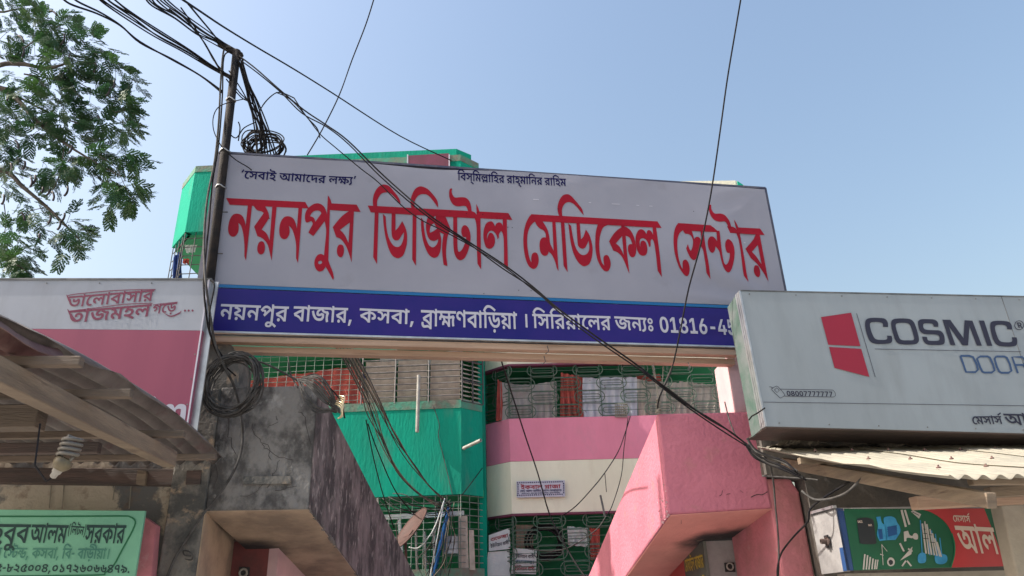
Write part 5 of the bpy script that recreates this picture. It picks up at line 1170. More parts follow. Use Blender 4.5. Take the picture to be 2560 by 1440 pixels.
# ================================================================== LEFT SHOPFRONT AND GREY BEAM
def hdir(vx, vy=1550):
    r = ray(vx, vy); return Vector((r.x, r.y, 0)).normalized()
def hexa(f, b):
    """solid from a front ring and a back ring of the same length"""
    n = len(f)
    return MB().add(list(f) + list(b), [tuple(range(n)), tuple(range(2 * n - 1, n - 1, -1))] + [(i, i + n, (i + 1) % n + n, (i + 1) % n) for i in range(n)])

gTR, gBR = PG.hit(797, 963), PG.hit(771, 1273)
t1 = at(1040, 1446, 12.6)
dG = Vector((t1.x - gBR.x, t1.y - gBR.y, 0)).normalized()
gTR = Vector((gBR.x, gBR.y, gTR.z)); 
gBL = PG.hit(512, 1278); gTL = Vector((gBL.x, gBL.y, PG.hit(545, 968).z))
gBL.z = gBR.z
b1 = vplane_hit(gBR, dG, 894, 1440)
def extend(a, b, L):
    d = b - a; h = Vector((d.x, d.y, 0)).length
    return a + d * (L / h)
LG = Vector((t1.x - gBR.x, t1.y - gBR.y, 0)).length
kT_, kB_ = extend(gTR, t1, LG), extend(gBR, b1, LG)
off = kB_ - gBR; offT = kT_ - gTR
gate = thing('passage_beam', 'mouldy grey concrete beam over the left side of the passage, streaked maroon on its side', 'beam', (gBR + Vector((-.4, 0, 0))))
def dense(m, cuts=0): return m
o = recalc(hexa([gTL, gTR, gBR, gBL], [gTL + offT, kT_, kB_, gBL + off]).build('beam_body', M['concrete'], gate, bevel=.012))
# plaster skins: maroon streaked side, ochre soffit
sn = Vector((dG.y, -dG.x, 0)) * .004
recalc(hexa([gTR + sn + Vector((0, 0, -.01)), gBR + sn + Vector((0, 0, .012)), gBR + Vector((0, 0, .012)) + sn * .1, gTR + sn * .1 + Vector((0, 0, -.01))], [kT_ + sn, kB_ + sn, kB_ + sn * .1, kT_ + sn * .1]).build('side_plaster', M['concside'], gate))
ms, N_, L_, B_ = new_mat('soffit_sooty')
def darkened(name, base, base2, centre, rad, col=(.02, .018, .02)):  # soft dark patch: smoke stain mixed with shade painted into the colour
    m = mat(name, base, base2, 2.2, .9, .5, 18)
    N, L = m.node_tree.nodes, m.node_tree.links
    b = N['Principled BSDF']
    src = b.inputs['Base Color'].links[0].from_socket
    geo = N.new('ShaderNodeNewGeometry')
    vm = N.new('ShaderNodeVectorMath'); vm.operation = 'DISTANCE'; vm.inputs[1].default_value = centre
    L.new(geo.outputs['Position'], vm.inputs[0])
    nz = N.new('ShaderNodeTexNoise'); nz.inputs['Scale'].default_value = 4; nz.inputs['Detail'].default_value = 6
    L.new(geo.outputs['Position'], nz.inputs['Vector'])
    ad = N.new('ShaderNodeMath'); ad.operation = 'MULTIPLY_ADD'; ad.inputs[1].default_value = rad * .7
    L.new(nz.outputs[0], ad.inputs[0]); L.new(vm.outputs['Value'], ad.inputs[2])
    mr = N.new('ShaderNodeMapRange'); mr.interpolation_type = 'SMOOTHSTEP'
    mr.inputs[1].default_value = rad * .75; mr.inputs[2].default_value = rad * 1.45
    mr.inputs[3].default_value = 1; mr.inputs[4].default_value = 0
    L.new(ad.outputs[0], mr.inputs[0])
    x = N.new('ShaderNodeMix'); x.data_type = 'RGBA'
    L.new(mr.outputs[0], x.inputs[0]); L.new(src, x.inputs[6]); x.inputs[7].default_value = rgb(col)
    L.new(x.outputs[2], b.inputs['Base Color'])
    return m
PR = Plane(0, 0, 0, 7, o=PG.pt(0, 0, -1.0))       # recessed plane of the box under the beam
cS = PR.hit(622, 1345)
M['soffitsoot'] = darkened('soffit_sooty_ochre', (.40, .30, .21), (.22, .165, .12), cS, .42)  # smoke stain plus painted shade of the gap above the box
dz = Vector((0, 0, -.006))
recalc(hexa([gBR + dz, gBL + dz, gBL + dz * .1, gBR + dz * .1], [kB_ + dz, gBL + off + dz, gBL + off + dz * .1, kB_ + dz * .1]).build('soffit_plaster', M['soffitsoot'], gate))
recalc(slab(PG, [(608, 1191), (728, 1190), (727, 1209), (608, 1210)], .03, .02).build('recessed_ledge', M['pillar'], gate))
m = MB(); rc = random.Random(21)
for (x, y), n_, dx, dy in (((560, 1010), 9, 6, 18), ((632, 1060), 8, 9, 10), ((655, 1110), 9, 10, 5), ((700, 1150), 7, -6, 12), ((600, 1240), 8, 12, -5), ((745, 1030), 7, 5, 16), ((690, 1040), 6, -9, 8), ((530, 1060), 10, -1, 20), ((742, 1215), 6, -10, 3)):
    P = [(x, y)]
    for k in range(n_):
        P.append((P[-1][0] + dx * rc.uniform(.1, 1.5) + rc.uniform(-6, 6), P[-1][1] + dy * rc.uniform(.1, 1.4) + rc.uniform(-5, 5)))
    P = [p for p in P if 528 < p[0] < 785 and 975 < p[1] < 1268]
    if len(P) > 2:
        m.tube([PG.hit(px_, py_, .001) for px_, py_ in P], .002, 4)
m.build('crack', M['soot'], gate, kind='stuff')
# ragged lower edge: broken plaster chips along the side's foot
m = MB()
random.seed(3)
for i in range(26):
    t = random.random() * .5 if i % 3 else .10 + random.random() * .06
    p = gBR + off * t + Vector((0, 0, .0)) + sn * 2
    w, h = random.uniform(.01, .05), random.uniform(.005, .035)
    dd_ = off.normalized()
    m.add([p - dd_ * w + Vector((0, 0, h * .8)), p + dd_ * w * .3 + Vector((0, 0, h)), p + dd_ * w + Vector((0, 0, -.01)), p - dd_ * w * .4 + Vector((-.02, 0, -h * .5))], [(0, 1, 2), (0, 2, 3)])
m.build('broken_plaster_edge', M['pillar'], gate, kind='stuff')
# old putlog stubs
for x, y in ((468, 1200), (488, 1205)):
    pass

pil = thing('pillar', 'dark mouldy pillar between the left shop and the passage', 'pillar', PG.hit(470, 1440) * 1.0)
pil.location.z = 0
uA, uB = PG.uv(441, 1145)[0], PG.uv(513, 1276)[0]
zt = PG.hit(545, 968).z + .0
f = lambda u, z, o_=0.0: Vector((PG.pt(u, 0, o_).x, PG.pt(u, 0, o_).y, z))
zS = PG.hit(540, 862).z
recalc(MB().prism([f(uA, 0, .03), f(uB, 0, .03), f(uB, zt - .02, .03), f(uA, zt - .02, .03)], -PG.n * 1.1).build('shaft', M['pillar'], pil, bevel=.01))
u1_, u2_ = PG.uv(478, 960)[0], PG.uv(586, 960)[0]
recalc(MB().prism([f(u1_, zt - .02, -.06), f(u2_, zt - .02, -.06), f(u2_, zt + .30, -.06), f(u2_ - .08, zS + .02, -.06), f(u1_, zS + .3, -.06)], -PG.n * .5).build('upper_shaft', M['pillar'], pil, bevel=.01))
recalc(MB().prism([f(uB + .001, 0, .02), f(uB + .001, 0, -1.0), f(uB + .001, gBR.z, -1.0), f(uB + .001, gBR.z, .02)], PG.u * .01).build('side_plaster', M['soffit'], pil))
recalc(slab(PG, [(467, 1177), (503, 1175), (500, 1210), (464, 1211)], .03, .045).build('timber_stub', M['timberdark'], pil))

# red steel box and pink wall under the grey beam
rb = thing('steel_box', 'dark red painted steel box with a square socket under the grey beam', 'box', PR.hit(620, 1440))
recalc(slab(PR, [(551, 1353), (693, 1354), (688, 1480), (536, 1480)], .5).build('body', M['redbox'], rb, bevel=.006))
sk = recalc(slab(PR, [(598, 1417), (624, 1418), (622, 1445), (596, 1445)], .02, .012).build('socket_plate', M['black'], rb))
c = PR.hit(608, 1432, .02)
MB().tube([c + (PR.u * cos(a) + Vector((0, 0, 1)) * sin(a)) * .032 for a in [2 * pi * i / 14 for i in range(15)]], .010, 6, cap=False).build('ring', M['pvc'], sk, smooth=True)
MB().tube([PR.hit(572, 1349, .02), PR.hit(640, 1352, .02), PR.hit(690, 1353, .02)], .011, 6).build('pipe', M['timberdark'], rb)
w0 = PR.hit(694, 1400, .01); w0.z = 0
wz_ = PR.hit(694, 1353).z + .25
pw = MB().prism([w0, w0 + dG * 4, w0 + dG * 4 + Vector((0, 0, wz_ - .25)), w0 + Vector((0, 0, wz_))], Vector((-dG.y, dG.x, 0)) * .2)
recalc(pw.build('passage_wall', M['pinkpale'], None, label='pale pink plaster wall of the passage beside the red box, under the grey beam', cat='wall'))

recalc(MB().prism([f(uB - .3, 0, -1.9), f(uB + .30, 0, -1.9), f(uB + .30, zt - .2, -1.9), f(uB - .3, zt - .2, -1.9)], -PG.n * .15).build('inner_wall', M['soot'], None, label='sooty inner wall behind the red box under the grey beam', cat='wall'))  # added to block the sky showing through the gap above the box
# left wall and lintel
zaw = PG.hit(300, 1120).z
lw = thing('shop_wall', 'stained patchy plaster wall of the left shop under the tin awning', 'wall', (PG.hit(200, 1440).x, PG.hit(200, 1440).y, 0))
uL0 = uA - 4
recalc(MB().prism([f(uL0, 0, -.06), f(uA, 0, -.06), f(uA, zt + .4, -.06), f(uL0, zt + .4, -.06)], -PG.n * .2).build('plaster', M['wallold'], lw))
recalc(slab(PG, [(-80, 1168), (440, 1172), (436, 1213), (-80, 1206)], .12, .02).build('lintel', M['timberdark'], lw, bevel=.005))
recalc(slab(PG, [(343, 1174), (366, 1177), (361, 1214), (339, 1210)], .05, .06).build('bracket', M['timber'], lw, bevel=.004))
# drip stains as thin trim: hanging cords on the wall
for x, y0, y1 in ((128, 1210, 1270), (160, 1210, 1272), (287, 1212, 1250), (328, 1215, 1272)):
    MB().tube([PG.hit(x, y0, -.055), PG.hit(x - 5, y1, -.05)], .0035, 4).build('wire', M['rope'], lw)
post = recalc(slab(PG, [(360, 1292), (388, 1312), (375, 1480), (334, 1480)], .12, .14).build('post', M['pinkdirty'], None, label='dirty pink post behind the right end of the mint signboard', cat='post'))

# mint sign
PM = Plane(0, 0, 0, 7, o=PG.pt(0, 0, .32))
ms_ = thing('signboard', 'faded mint green signboard with dark lettering hanging under the left awning', 'sign', PM.hit(170, 1460))
recalc(slab(PM, [(-90, 1273), (363, 1277), (333, 1470), (-90, 1470)], .03).build('board', M['greensign'], ms_, bevel=.002))
m = MB()
for k, p, q, b in (('g1', (-14, 1310), (78, 1311), (0, 1357)), ('g2', (81, 1311), (172, 1313), (92, 1357)), ('g4', (218, 1312), (316, 1313), (226, 1358))):
    word(m, PM, k, p, q, b, .004)
word(m, PM, 'g3', (172, 1314), (218, 1317), (178, 1337), .004)
word(m, PM, 'g6', (-10, 1410), (328, 1413), (0, 1430), .004, head=150)
m.build('lettering', M['signink'], ms_, label='bold dark lettering and numerals')
m = MB(); word(m, PM, 'g5', (-12, 1369), (277, 1372), (0, 1395), .004); m.build('lettering', M['signinkmid'], ms_, label='faded middle line of lettering')
m = MB(); inkshape(m, PM, [stroke(crom([(-80, 1291), (150, 1291), (300, 1290), (325, 1292), (338, 1303), (332, 1325), (305, 1375), (283, 1415), (262, 1432), (230, 1438), (-80, 1441)], 3), 4)], .003)
m.build('border_line', M['signline'], ms_)

# ================================================================== LEFT AWNING
awn = thing('tin_awning', 'rusty corrugated tin awning on timber rafters, seen from below at left', 'awning', PG.hit(250, 1150))
PB0 = Plane(0, 0, 0, 6, o=PG.pt(0, 0, .05))
br = PB0.hit(563, 1152)
dV = PB0.n.copy()
fr_ = vplane_hit(br, dV, -70, 762)
vec = fr_ - br
uu = PB0.u
def wav(base, u_, t, ph=0, pitch=.125, amp=.028):
    """point on the sheet: u_ metres to the left of the verge, t 0 at the wall .. 1 at the outer edge"""
    sag_ = .10 * sin(pi * t ** .9) + .03 * noise.noise(Vector((u_ * 1.5, t * 3, 4))) * t
    return base - uu * u_ + vec * t + Vector((0, 0, amp * sin(2 * pi * u_ / pitch + ph) + sag_))
for k in range(3):
    a0, a1 = k * .78, k * .78 + .84
    t1_ = (1.0, .97, 1.0)[k]
    m = MB().grid(lambda a, b, a0=a0, a1=a1, k=k, t1_=t1_: wav(br, a0 + (a1 - a0) * a + .012 * sin(b * 23) * (a == 0), b * t1_) + Vector((0, 0, .018 * k + (.025 * noise.noise(Vector((b * 9, k, 1))) if a == 0 else 0))), 80, 26)
    m.build('corrugated_sheet', M['tin'], awn, smooth=True, solid=.003, label=('outer corrugated sheet with a pale bent edge', None, None)[k])
# bent rusty patch of an overlapping sheet near the outer edge
m = MB().grid(lambda a, b: wav(br, -.02 + .55 * a, .80 + .20 * b) + Vector((0, 0, -.03 - .02 * sin(b * 5))), 50, 6)
m.build('corrugated_sheet', M['tinrust'], awn, smooth=True, solid=.003, label='purple-brown rusty overlapping sheet')
def under(px, py, drop, du=0):
    """place under the sheet seen at a photo position"""
    nrm = vec.cross(uu).normalized()
    if nrm.z < 0: nrm = -nrm
    o_ = br - nrm * drop
    r = ray(px, py); t = nrm.dot(o_ - CAMP) / nrm.dot(r)
    return CAMP + r * t
for (x, y) in ((330, 985), (462, 1085), (540, 1142), (205, 905)):
    p = under(x, y, .075)
    MB().beam(p, p - uu * 2.6, .045, .042).build('purlin', M['purlin'], awn, bevel=.004)
p0, p1 = under(425, 1148, .16), under(0, 935, .16)
p1 = p0 + (p1 - p0) * 1.1
MB().beam(p0, p1, .085, .10).build('rafter', M['timber'], awn, bevel=.006, label='heavy pale timber rafter')
p = under(106, 1045, .20)
MB().beam(p, p - uu * 2.2 , .10, .11).build('cross_beam', M['purlin'], awn, bevel=.006)
p = under(250, 1120, .20)
MB().beam(p, p - uu * 2.2 , .05, .06).build('cross_beam', M['timberdark'], awn, bevel=.004)

# energy saving lamp
lb = thing('spiral_bulb', 'dusty spiral energy saving bulb under the left awning, unlit', 'light bulb', at(140, 1190, 2.6))
Yb = 2.6
top, bot = at(186, 1092, Yb), at(168, 1140, Yb)
axis = (top - bot); H_ = axis.length; az = axis.normalized()
s1 = az.cross(Vector((0, 1, 0))).normalized(); s2 = az.cross(s1)
rr_ = (at(207, 1110, Yb) - at(152, 1110, Yb)).length / 2 * .84
pts = []
for i in range(97):
    a = i / 96 * 2 * pi * 4
    r_ = rr_ * (.95 if i < 80 else .95 - .25 * (i - 80) / 16)
    pts.append(bot + az * (H_ * i / 96) + (s1 * cos(a) + s2 * sin(a)) * r_)
MB().tube(pts, .0062, 8).build('spiral_tube', M['tube'], lb, smooth=True)
cb = at(158, 1158, Yb)
for sgn in (-1, 1):
    MB().tube([bot + s1 * rr_ * .7 * sgn, bot - az * .012 + s1 * rr_ * .5 * sgn, cb + s1 * .012 * sgn], .0058, 8).build('tube_leg', M['tube'], lb, smooth=True)
def lathe(c, ax_, prof, n=20):
    ax_ = ax_.normalized(); a = ax_.cross(Vector((0.2, 1, 0.1))).normalized(); b = ax_.cross(a)
    mb = MB(); vs = []; fs = []
    for h, r in prof:
        vs += [c + ax_ * h + (a * cos(2 * pi * i / n) + b * sin(2 * pi * i / n)) * r for i in range(n)]
    for j in range(len(prof) - 1):
        fs += [(j * n + i, j * n + (i + 1) % n, (j + 1) * n + (i + 1) % n, (j + 1) * n + i) for i in range(n)]
    fs += [tuple(range(n)), tuple((len(prof) - 1) * n + i for i in range(n))]
    return mb.add(vs, fs)
axb = (at(133, 1190, Yb) - at(168, 1143, Yb)).normalized()
lathe(at(166, 1146, Yb), axb, [(0, .018), (.006, .030), (.022, .032), (.034, .026), (.044, .017)]).build('ballast', M['ceramic'], lb, smooth=True)
bal = lb.children[-1] if lb.children else lb
lathe(at(166, 1146, Yb) + axb * .042, axb, [(0, .017), (.014, .015), (.016, .012), (.030, .011), (.034, .004)]).build('bayonet_cap', M['pvc'], lb, smooth=True)
e = at(166, 1146, Yb) + axb * .074
MB().tube([e, e + Vector((-.03, .02, -.01)), e + Vector((-.09, .03, .05)), at(100, 1060, Yb + .3)], .0035, 6).build('flex_cord', M['cable'], lb, smooth=True)

# ================================================================== PINK BEAM AND COLUMN
kTL, kBL = PK.hit(1640, 1033), PK.hit(1671, 1287)
t2_ = at(1468, 1446, 13.3)
dK = Vector((t2_.x - kBL.x, t2_.y - kBL.y, 0)).normalized()
kBL2 = kBL.copy(); kTL = Vector((kBL.x, kBL.y, kTL.z))
kBR = PK.hit(1931, 1271); kTR = Vector((kBR.x, kBR.y, PK.hit(1880, 1028).z))
b2_ = vplane_hit(kBL, dK, 1565, 1440)
LK = Vector((t2_.x - kBL.x, t2_.y - kBL.y, 0)).length
oT, oB = extend(kTL, t2_, LK) - kTL, extend(kBL, b2_, LK) - kBL
pk = thing('passage_beam', 'pink plastered beam over the right side of the passage, its left face in sun', 'beam', kBL + Vector((.4, 0, 0)))
recalc(hexa([kTL, kTR, kBR, kBL], [kTL + oT, kTR + oT, kBR + oB, kBL + oB]).build('beam_body', M['pink'], pk, bevel=.02))
PKR = Plane(0, 0, 0, 7, o=PK.pt(0, 0, -1.0))
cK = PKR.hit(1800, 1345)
M['pinksoot'] = darkened('soffit_sooty_pink', (.66, .28, .24), (.58, .24, .21), cK, .50)  # smoke stain and painted-in shade on the pink underside
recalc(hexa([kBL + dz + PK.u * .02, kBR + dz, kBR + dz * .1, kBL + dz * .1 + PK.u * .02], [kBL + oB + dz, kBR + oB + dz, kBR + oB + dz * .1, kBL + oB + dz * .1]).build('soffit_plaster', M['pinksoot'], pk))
# cracks and chips on the front
m = MB()
for pts, r in (([(1877, 1243), (1893, 1236), (1905, 1237), (1919, 1229)], .006), ([(1798, 1240), (1804, 1236), (1806, 1226)], .004), ([(1816, 1236), (1826, 1234)], .004), ([(1851, 1226), (1858, 1232)], .003), ([(1703, 1300), (1703, 1310)], .003)):
    m.tube([PK.hit(x, y, .001) for x, y in crom(pts, 3)], r * .6, 4)
m.build('crack', M['soot'], pk)
m = MB(); random.seed(5)
for i in range(34):
    t = random.random() ** 2 * .06; zz = random.random() ** 2 * .28
    p = kBL + Vector((-.003, -.003, zz)) + oB * t
    s_ = random.uniform(.006, .02)
    m.add([p + Vector((random.uniform(-s_, s_), random.uniform(-s_, 0) , random.uniform(-s_, s_))) for _ in range(4)], [(0, 1, 2), (0, 2, 3), (0, 3, 1)])
m.build('chipped_edge', M['pinkpale'], pk, kind='stuff')
# post stub above the pink beam carrying the sign
st = MB().prism([PK.hit(1838, 1032, -.12), PK.hit(1995, 1032, -.12), Vector((PK.hit(1995, 1032, -.12).x, PK.hit(1995, 1032, -.12).y, PK.hit(1850, 880).z)), Vector((PK.hit(1838, 1032, -.12).x, PK.hit(1838, 1032, -.12).y, PK.hit(1850, 880).z))], Vector((dK.x * .45, dK.y * .45, 0)))
recalc(st.build('pillar_stub', M['pinkpale'], None, bevel=.01, label='pale pink pillar stub, part in sun, between the pink beam and the big sign', cat='pillar'))
# column
colm = thing('pillar', 'pink plastered column right of the passage below the cream awning', 'pillar', (kBR.x + .1, kBR.y, 0))
cu = PK.uv(1930, 1275)[0]; cr = PK.uv(2002, 1240)[0]
fk = lambda u, z, o_=0.0: Vector((PK.pt(u, 0, o_).x, PK.pt(u, 0, o_).y, z))
zc = PK.hit(1930, 1196).z
recalc(MB().prism([fk(cu, 0, -.01), fk(cr, 0, -.01), fk(cr, zc - .12, -.01), fk(cr - .06, zc, -.01), fk(cu, zc, -.01)], -PK.n * 1.0).build('shaft', M['pinkdirty'], colm, bevel=.02))
recalc(MB().prism([fk(cr, 0, -.06), fk(cr + .22, 0, -.06), fk(cr + .20, zc - .12, -.06), fk(cr, zc - .1, -.06)], -PK.n * .3).build('worn_plaster', M['plaster'], colm))

# white box with socket under the pink beam, and its slate sign along the passage
wb = thing('signbox', 'small white signbox with a black socket under the pink beam', 'sign box', PKR.hit(1825, 1470))
recalc(slab(PKR, [(1759, 1353), (1880, 1349), (1903, 1480), (1772, 1480)], .02).build('end_panel', M['whitebox'], wb, bevel=.003))
sk = recalc(slab(PKR, [(1811, 1407), (1836, 1406), (1839, 1430), (1814, 1430)], .02, .012).build('socket_plate', M['black'], wb))
c = PKR.hit(1825, 1416, .02)
MB().tube([c + (PKR.u * cos(a) + Vector((0, 0, 1)) * sin(a)) * .032 for a in [2 * pi * i / 14 for i in range(15)]], .008, 6, cap=False).build('ring', M['pvc'], sk, smooth=True)
q0 = PKR.hit(1757, 1353, .01)
def sp(px, py): return vplane_hit(q0, dK, px, py)
dS = dK
zb_ = PKR.hit(1765, 1470).z - .3
P0 = Vector((q0.x, q0.y, 0))
def spp(a, z): return P0 + dS * a + Vector((0, 0, z)) 
sideL = MB().prism([spp(0, zb_), spp(.9, zb_), spp(.9, q0.z - .03), spp(0, q0.z)], Vector((.03, 0, 0)))
recalc(sideL.build('side_panel', M['slate'], wb, label='slate side panel with yellow lettering'))
recalc(MB().prism([spp(.9, zb_), spp(2.6, zb_), spp(2.6, q0.z - .1), spp(.9, q0.z - .03)], Vector((.03, 0, 0))).build('side_panel', M['gazired'], wb, label='red side panel'))
class Side(Plane):
    pass
ps = Side.__new__(Side); ps.o = P0.copy(); ps.u = -dS; ps.n = Vector((-dS.y, dS.x, 0))
m = MB()
def word_at(mb, pl, key, u0, u1, vtop_, vbase, off):
    its, W = WORDS[key]
    for g_, x in its:
        V, T = glyph_mesh(g_)
        if T: mb.add([pl.pt(u0 + (u1 - u0) * (a + int(x)) / W, vtop_ + (vtop_ - vbase) * (b - HEAD) / HEAD, off) for a, b in V], [tuple(t) for t in T])
word_at(m, ps, 'dokan', -.85, -.06, q0.z - .12, q0.z - .24, .006)
m.build('lettering', M['yellow'], wb, label='upper line of yellow lettering')
m = MB()
word_at(m, ps, 'bn1', -.85, -.06, q0.z - .34, q0.z - .42, .006)
m.build('lettering', M['yellow'], wb)
m = MB(); m.tube([PKR.hit(1742, 1352, .03), PKR.hit(1772, 1340, .05), PKR.hit(1800, 1342, .05), PKR.hit(1855, 1335, .04)], .012, 6)
m.tube([PKR.hit(1845, 1340, .04), PKR.hit(1862, 1332, .06)], .03, 8)
m.build('rolled_pipe', M['timberdark'], wb, smooth=True)

# ================================================================== RIGHT SHOPFRONT, AWNING
PF = Plane(1900, 1118, 6.55, 7)
zbk = PF.hit(1893, 1116).z
rw = thing('shop_wall', 'dark grimy wall of the right shop in the shade of the cream awning', 'wall', (PF.hit(2300, 1440).x, PF.hit(2300, 1440).y, 0))
ff = lambda u, z, o_=0.0: Vector((PF.pt(u, 0, o_).x, PF.pt(u, 0, o_).y, z))
ra, rb_ = PF.uv(1935, 1200)[0], PF.uv(1935, 1200)[0] + 5
rn_ = PF.uv(2062, 1300)[0]
recalc(MB().prism([ff(rn_, 0, -.12), ff(rb_, 0, -.12), ff(rb_, zbk + .5, -.12), ff(ra, zbk + .5, -.12), ff(ra, zc + .02, -.12), ff(rn_ - .05, zc - .02, -.12)], -PF.n * .2).build('plaster', M['grime'], rw))
# rough concrete ledge under the sign
def ledge(a, b):
    # cross-section goes round: top back, top front, bottom front, bottom back
    u = ra - .03 + 4.2 * a
    prof = [(-.10, .14), (.22, .12), (.30, .06), (.30, -.02), (.24, -.06), (-.10, -.05)]
    i = min(int(b * 5), 4); t = b * 5 - i
    o_, z = prof[i][0] * (1 - t) + prof[i + 1][0] * t, prof[i][1] * (1 - t) + prof[i + 1][1] * t
    nn = noise.noise(Vector((u * 7, o_ * 9, z * 12))) * .03 + noise.noise(Vector((u * 22, o_ * 25, z * 30))) * .014
    return ff(u, zbk + z + .02 + nn, o_ + nn)
MB().grid(ledge, 260, 30).build('ledge', M['slab'], rw, smooth=False)
# dry creepers and litter on the ledge
m = MB(); random.seed(11)
for i in range(420):
    u = ra + random.random() * 3.2; o_ = .20 + random.random() * .14; z = zbk + random.uniform(-.02, .10)
    p = ff(u, z, o_); d = Vector((random.uniform(-1, 1), random.uniform(-.4, .2), random.uniform(-.5, .5))).normalized() * random.uniform(.02, .06)
    m.tube([p, p + d * .5 + Vector((0, 0, -.008)), p + d], .0028, 3)
m.build('dry_creeper', M['timber'], rw, kind='stuff')

aw2 = thing('tin_awning', 'cream corrugated tin awning in full sun at right below the grey-white sign', 'awning', PF.hit(2200, 1200, .5))
bl2 = PF.hit(1893, 1119, .0)
fl2 = vplane_hit(bl2, PF.n, 2372, 1192)
v2 = fl2 - bl2
def wav2(u_, t, amp=.014, pitch=.105):
    return bl2 + PF.u * u_ + v2 * t + Vector((0, 0, amp * cos(2 * pi * u_ / pitch) - .02 * sin(pi * t) + .012 * noise.noise(Vector((u_ * 2, t * 4, 1)))))
for k in range(4):
    a0, a1 = k * .74, k * .74 + .80
    m = MB().grid(lambda a, b, a0=a0, a1=a1, k=k: wav2(a0 + (a1 - a0) * a, b * (1 + .015 * (k % 2))) + Vector((0, 0, .010 * k + (.02 * noise.noise(Vector((b * 8, k, 3))) - .01 if a == 0 and k == 0 else 0))), 90, 16)
    m.build('corrugated_sheet', M['tincream'], aw2, smooth=True, solid=.0025)
# roofing screws with washers
m = MB(); random.seed(4)
for t in (.25, .55, .85):
    for k in range(9):
        p = wav2(.105 * (2 + 3 * k), t) + Vector((0, 0, .012))
        lathe(p, Vector((0, 0, 1)), [(0, .016), (.006, .014), (.007, .006), (.018, .006)], 8).v
        mm_ = lathe(p, Vector((0, 0, 1)), [(0, .016), (.006, .014), (.007, .006), (.018, .006)], 8)
        m.add(mm_.v, mm_.f)
m.build('roofing_screw', M['tinrust'], aw2, kind='stuff')
# rafter under the verge, batten ends, cross beam
nr = v2.cross(PF.u).normalized()
if nr.z < 0: nr = -nr
def under2(px, py, drop):
    o_ = bl2 - nr * drop; r = ray(px, py); t = nr.dot(o_ - CAMP) / nr.dot(r)
    return CAMP + r * t
oR = bl2 + PF.u * .22
pa, pb = vplane_hit(oR, PF.n, 2085, 1180), vplane_hit(oR, PF.n, 2480, 1252)
pa = pa - (pb - pa) * .5
MB().beam(pa, pb, .06, .085).build('rafter', M['timber'], aw2, bevel=.004)
PX = Plane(0, 0, 0, 7, o=PF.pt(0, 0, 1.35))
A_ = PX.hit(2284, 1258); B_ = PX.hit(2575, 1243)
MB().beam(A_, B_, .09, .085).build('cross_beam', M['plank'], aw2, bevel=.006, label='short thick beam with a pale sawn end')
MB().beam(PX.hit(2470, 1232, .1), PX.hit(2620, 1222, .1), .07, .07).build('purlin', M['timber'], aw2, bevel=.004)
MB().beam(wav2(.02, .28) + Vector((0, 0, -.05)), wav2(3, .28) + Vector((0, 0, -.05)), .05, .05).build('purlin', M['timber'], aw2, bevel=.004)
MB().beam(wav2(.3, .9) + Vector((0, 0, -.05)), wav2(3, .9) + Vector((0, 0, -.05)), .05, .05).build('purlin', M['timber'], aw2, bevel=.004)
PX2 = Plane(0, 0, 0, 7, o=PF.pt(0, 0, 1.25))
recalc(slab(PX2, [(2503, 1262), (2560, 1258), (2605, 1500), (2558, 1500)], .12).build('post', M['plaster'], None, bevel=.012, label='mottled pale post at the right edge in front of the red sign', cat='post'))
recalc(slab(PF, [(2548, 1268), (2640, 1268), (2650, 1312), (2556, 1312)], .05, .9).build('signboard', M['gazired'], None, label='edge of a red signboard behind the post at the right edge', cat='sign'))

# plumbing shop sign
PZ = Plane(0, 0, 0, 7, o=PF.pt(0, 0, .85))
zs = thing('signboard', 'bottle green and red plumbing signboard with pictured pumps and pipes at lower right', 'sign', PZ.hit(2300, 1440))
recalc(slab(PZ, [(2109, 1271), (2487, 1271), (2523, 1414), (2135, 1426)], .05).build('panel', M['gazigreen'], zs, bevel=.002))
recalc(slab(PZ, [(2090, 1270), (2108, 1271), (2134, 1426), (2117, 1427)], .05).build('blue_trim', M['bluetrim'], zs))
q1, q2 = PZ.hit(2089, 1270), PZ.hit(2117, 1428)
q1.x = q2.x = (q1.x + q2.x) / 2 ; q1.y = q2.y = (q1.y + q2.y) / 2
back = -PZ.n * .38
recalc(MB().prism([q1, q2, q2 + back, q1 + back], PZ.u * .02).build('end_panel', M['whitebox'], zs))
MB().beam(q1 + Vector((0, 0, .01)), q1 + back + Vector((0, 0, .01)), .03, .02).build('edge_channel', M['alu'], zs)
recalc(MB().prism([q1 + Vector((0, 0, 0)), q1 + PZ.u * 1.6, q1 + PZ.u * 1.6 + back, q1 + back], (0, 0, -.02)).build('top_panel', M['whitebox'], zs))
c = (q1 + q2) / 2 + back * .45 + Vector((-.01, 0, .0))
lathe(c + Vector((-.002, 0, 0)), Vector((-1, -.1, .03)), [(0, .035), (.012, .033), (.014, .02), (.055, .019), (.055, .012), (.02, .011)], 14).build('pipe_stub', M['timberdark'], zs, smooth=False)
recalc(MB().box(c + Vector((-.004, .01, 0)), (.003, 0, 0), (0, .04, 0), (0, 0, .045)).build('socket_plate', M['black'], zs))
m = MB()
E8 = (1860, 1060, 3.657)
inkshape(m, PZ, [outline('1580,775! 2195,772! 2400,1300! 1895,1312! 1925,1200 1925,1100 1900,1000 1850,910 1770,840 1680,795')], .003, *E8)
m.build('red_field', M['gazired'], zs)
m = MB()
inkshape(m, PZ, [stroke(crom([(1900, 1000), (1925, 1100), (1922, 1200), (1890, 1312)], 4), 14)], .004, *E8)
m.build('leaf_edge', M['signline'], zs)
m = MB(); word(m, PZ, 'messrs', (2380, 1288), (2423, 1290), (2384, 1304), .006); m.build('lettering', M['gazicream'], zs, label='small cream word'); m = MB(); word(m, PZ, 'al', (2386, 1314), (2482, 1319), (2418, 1382), .006)
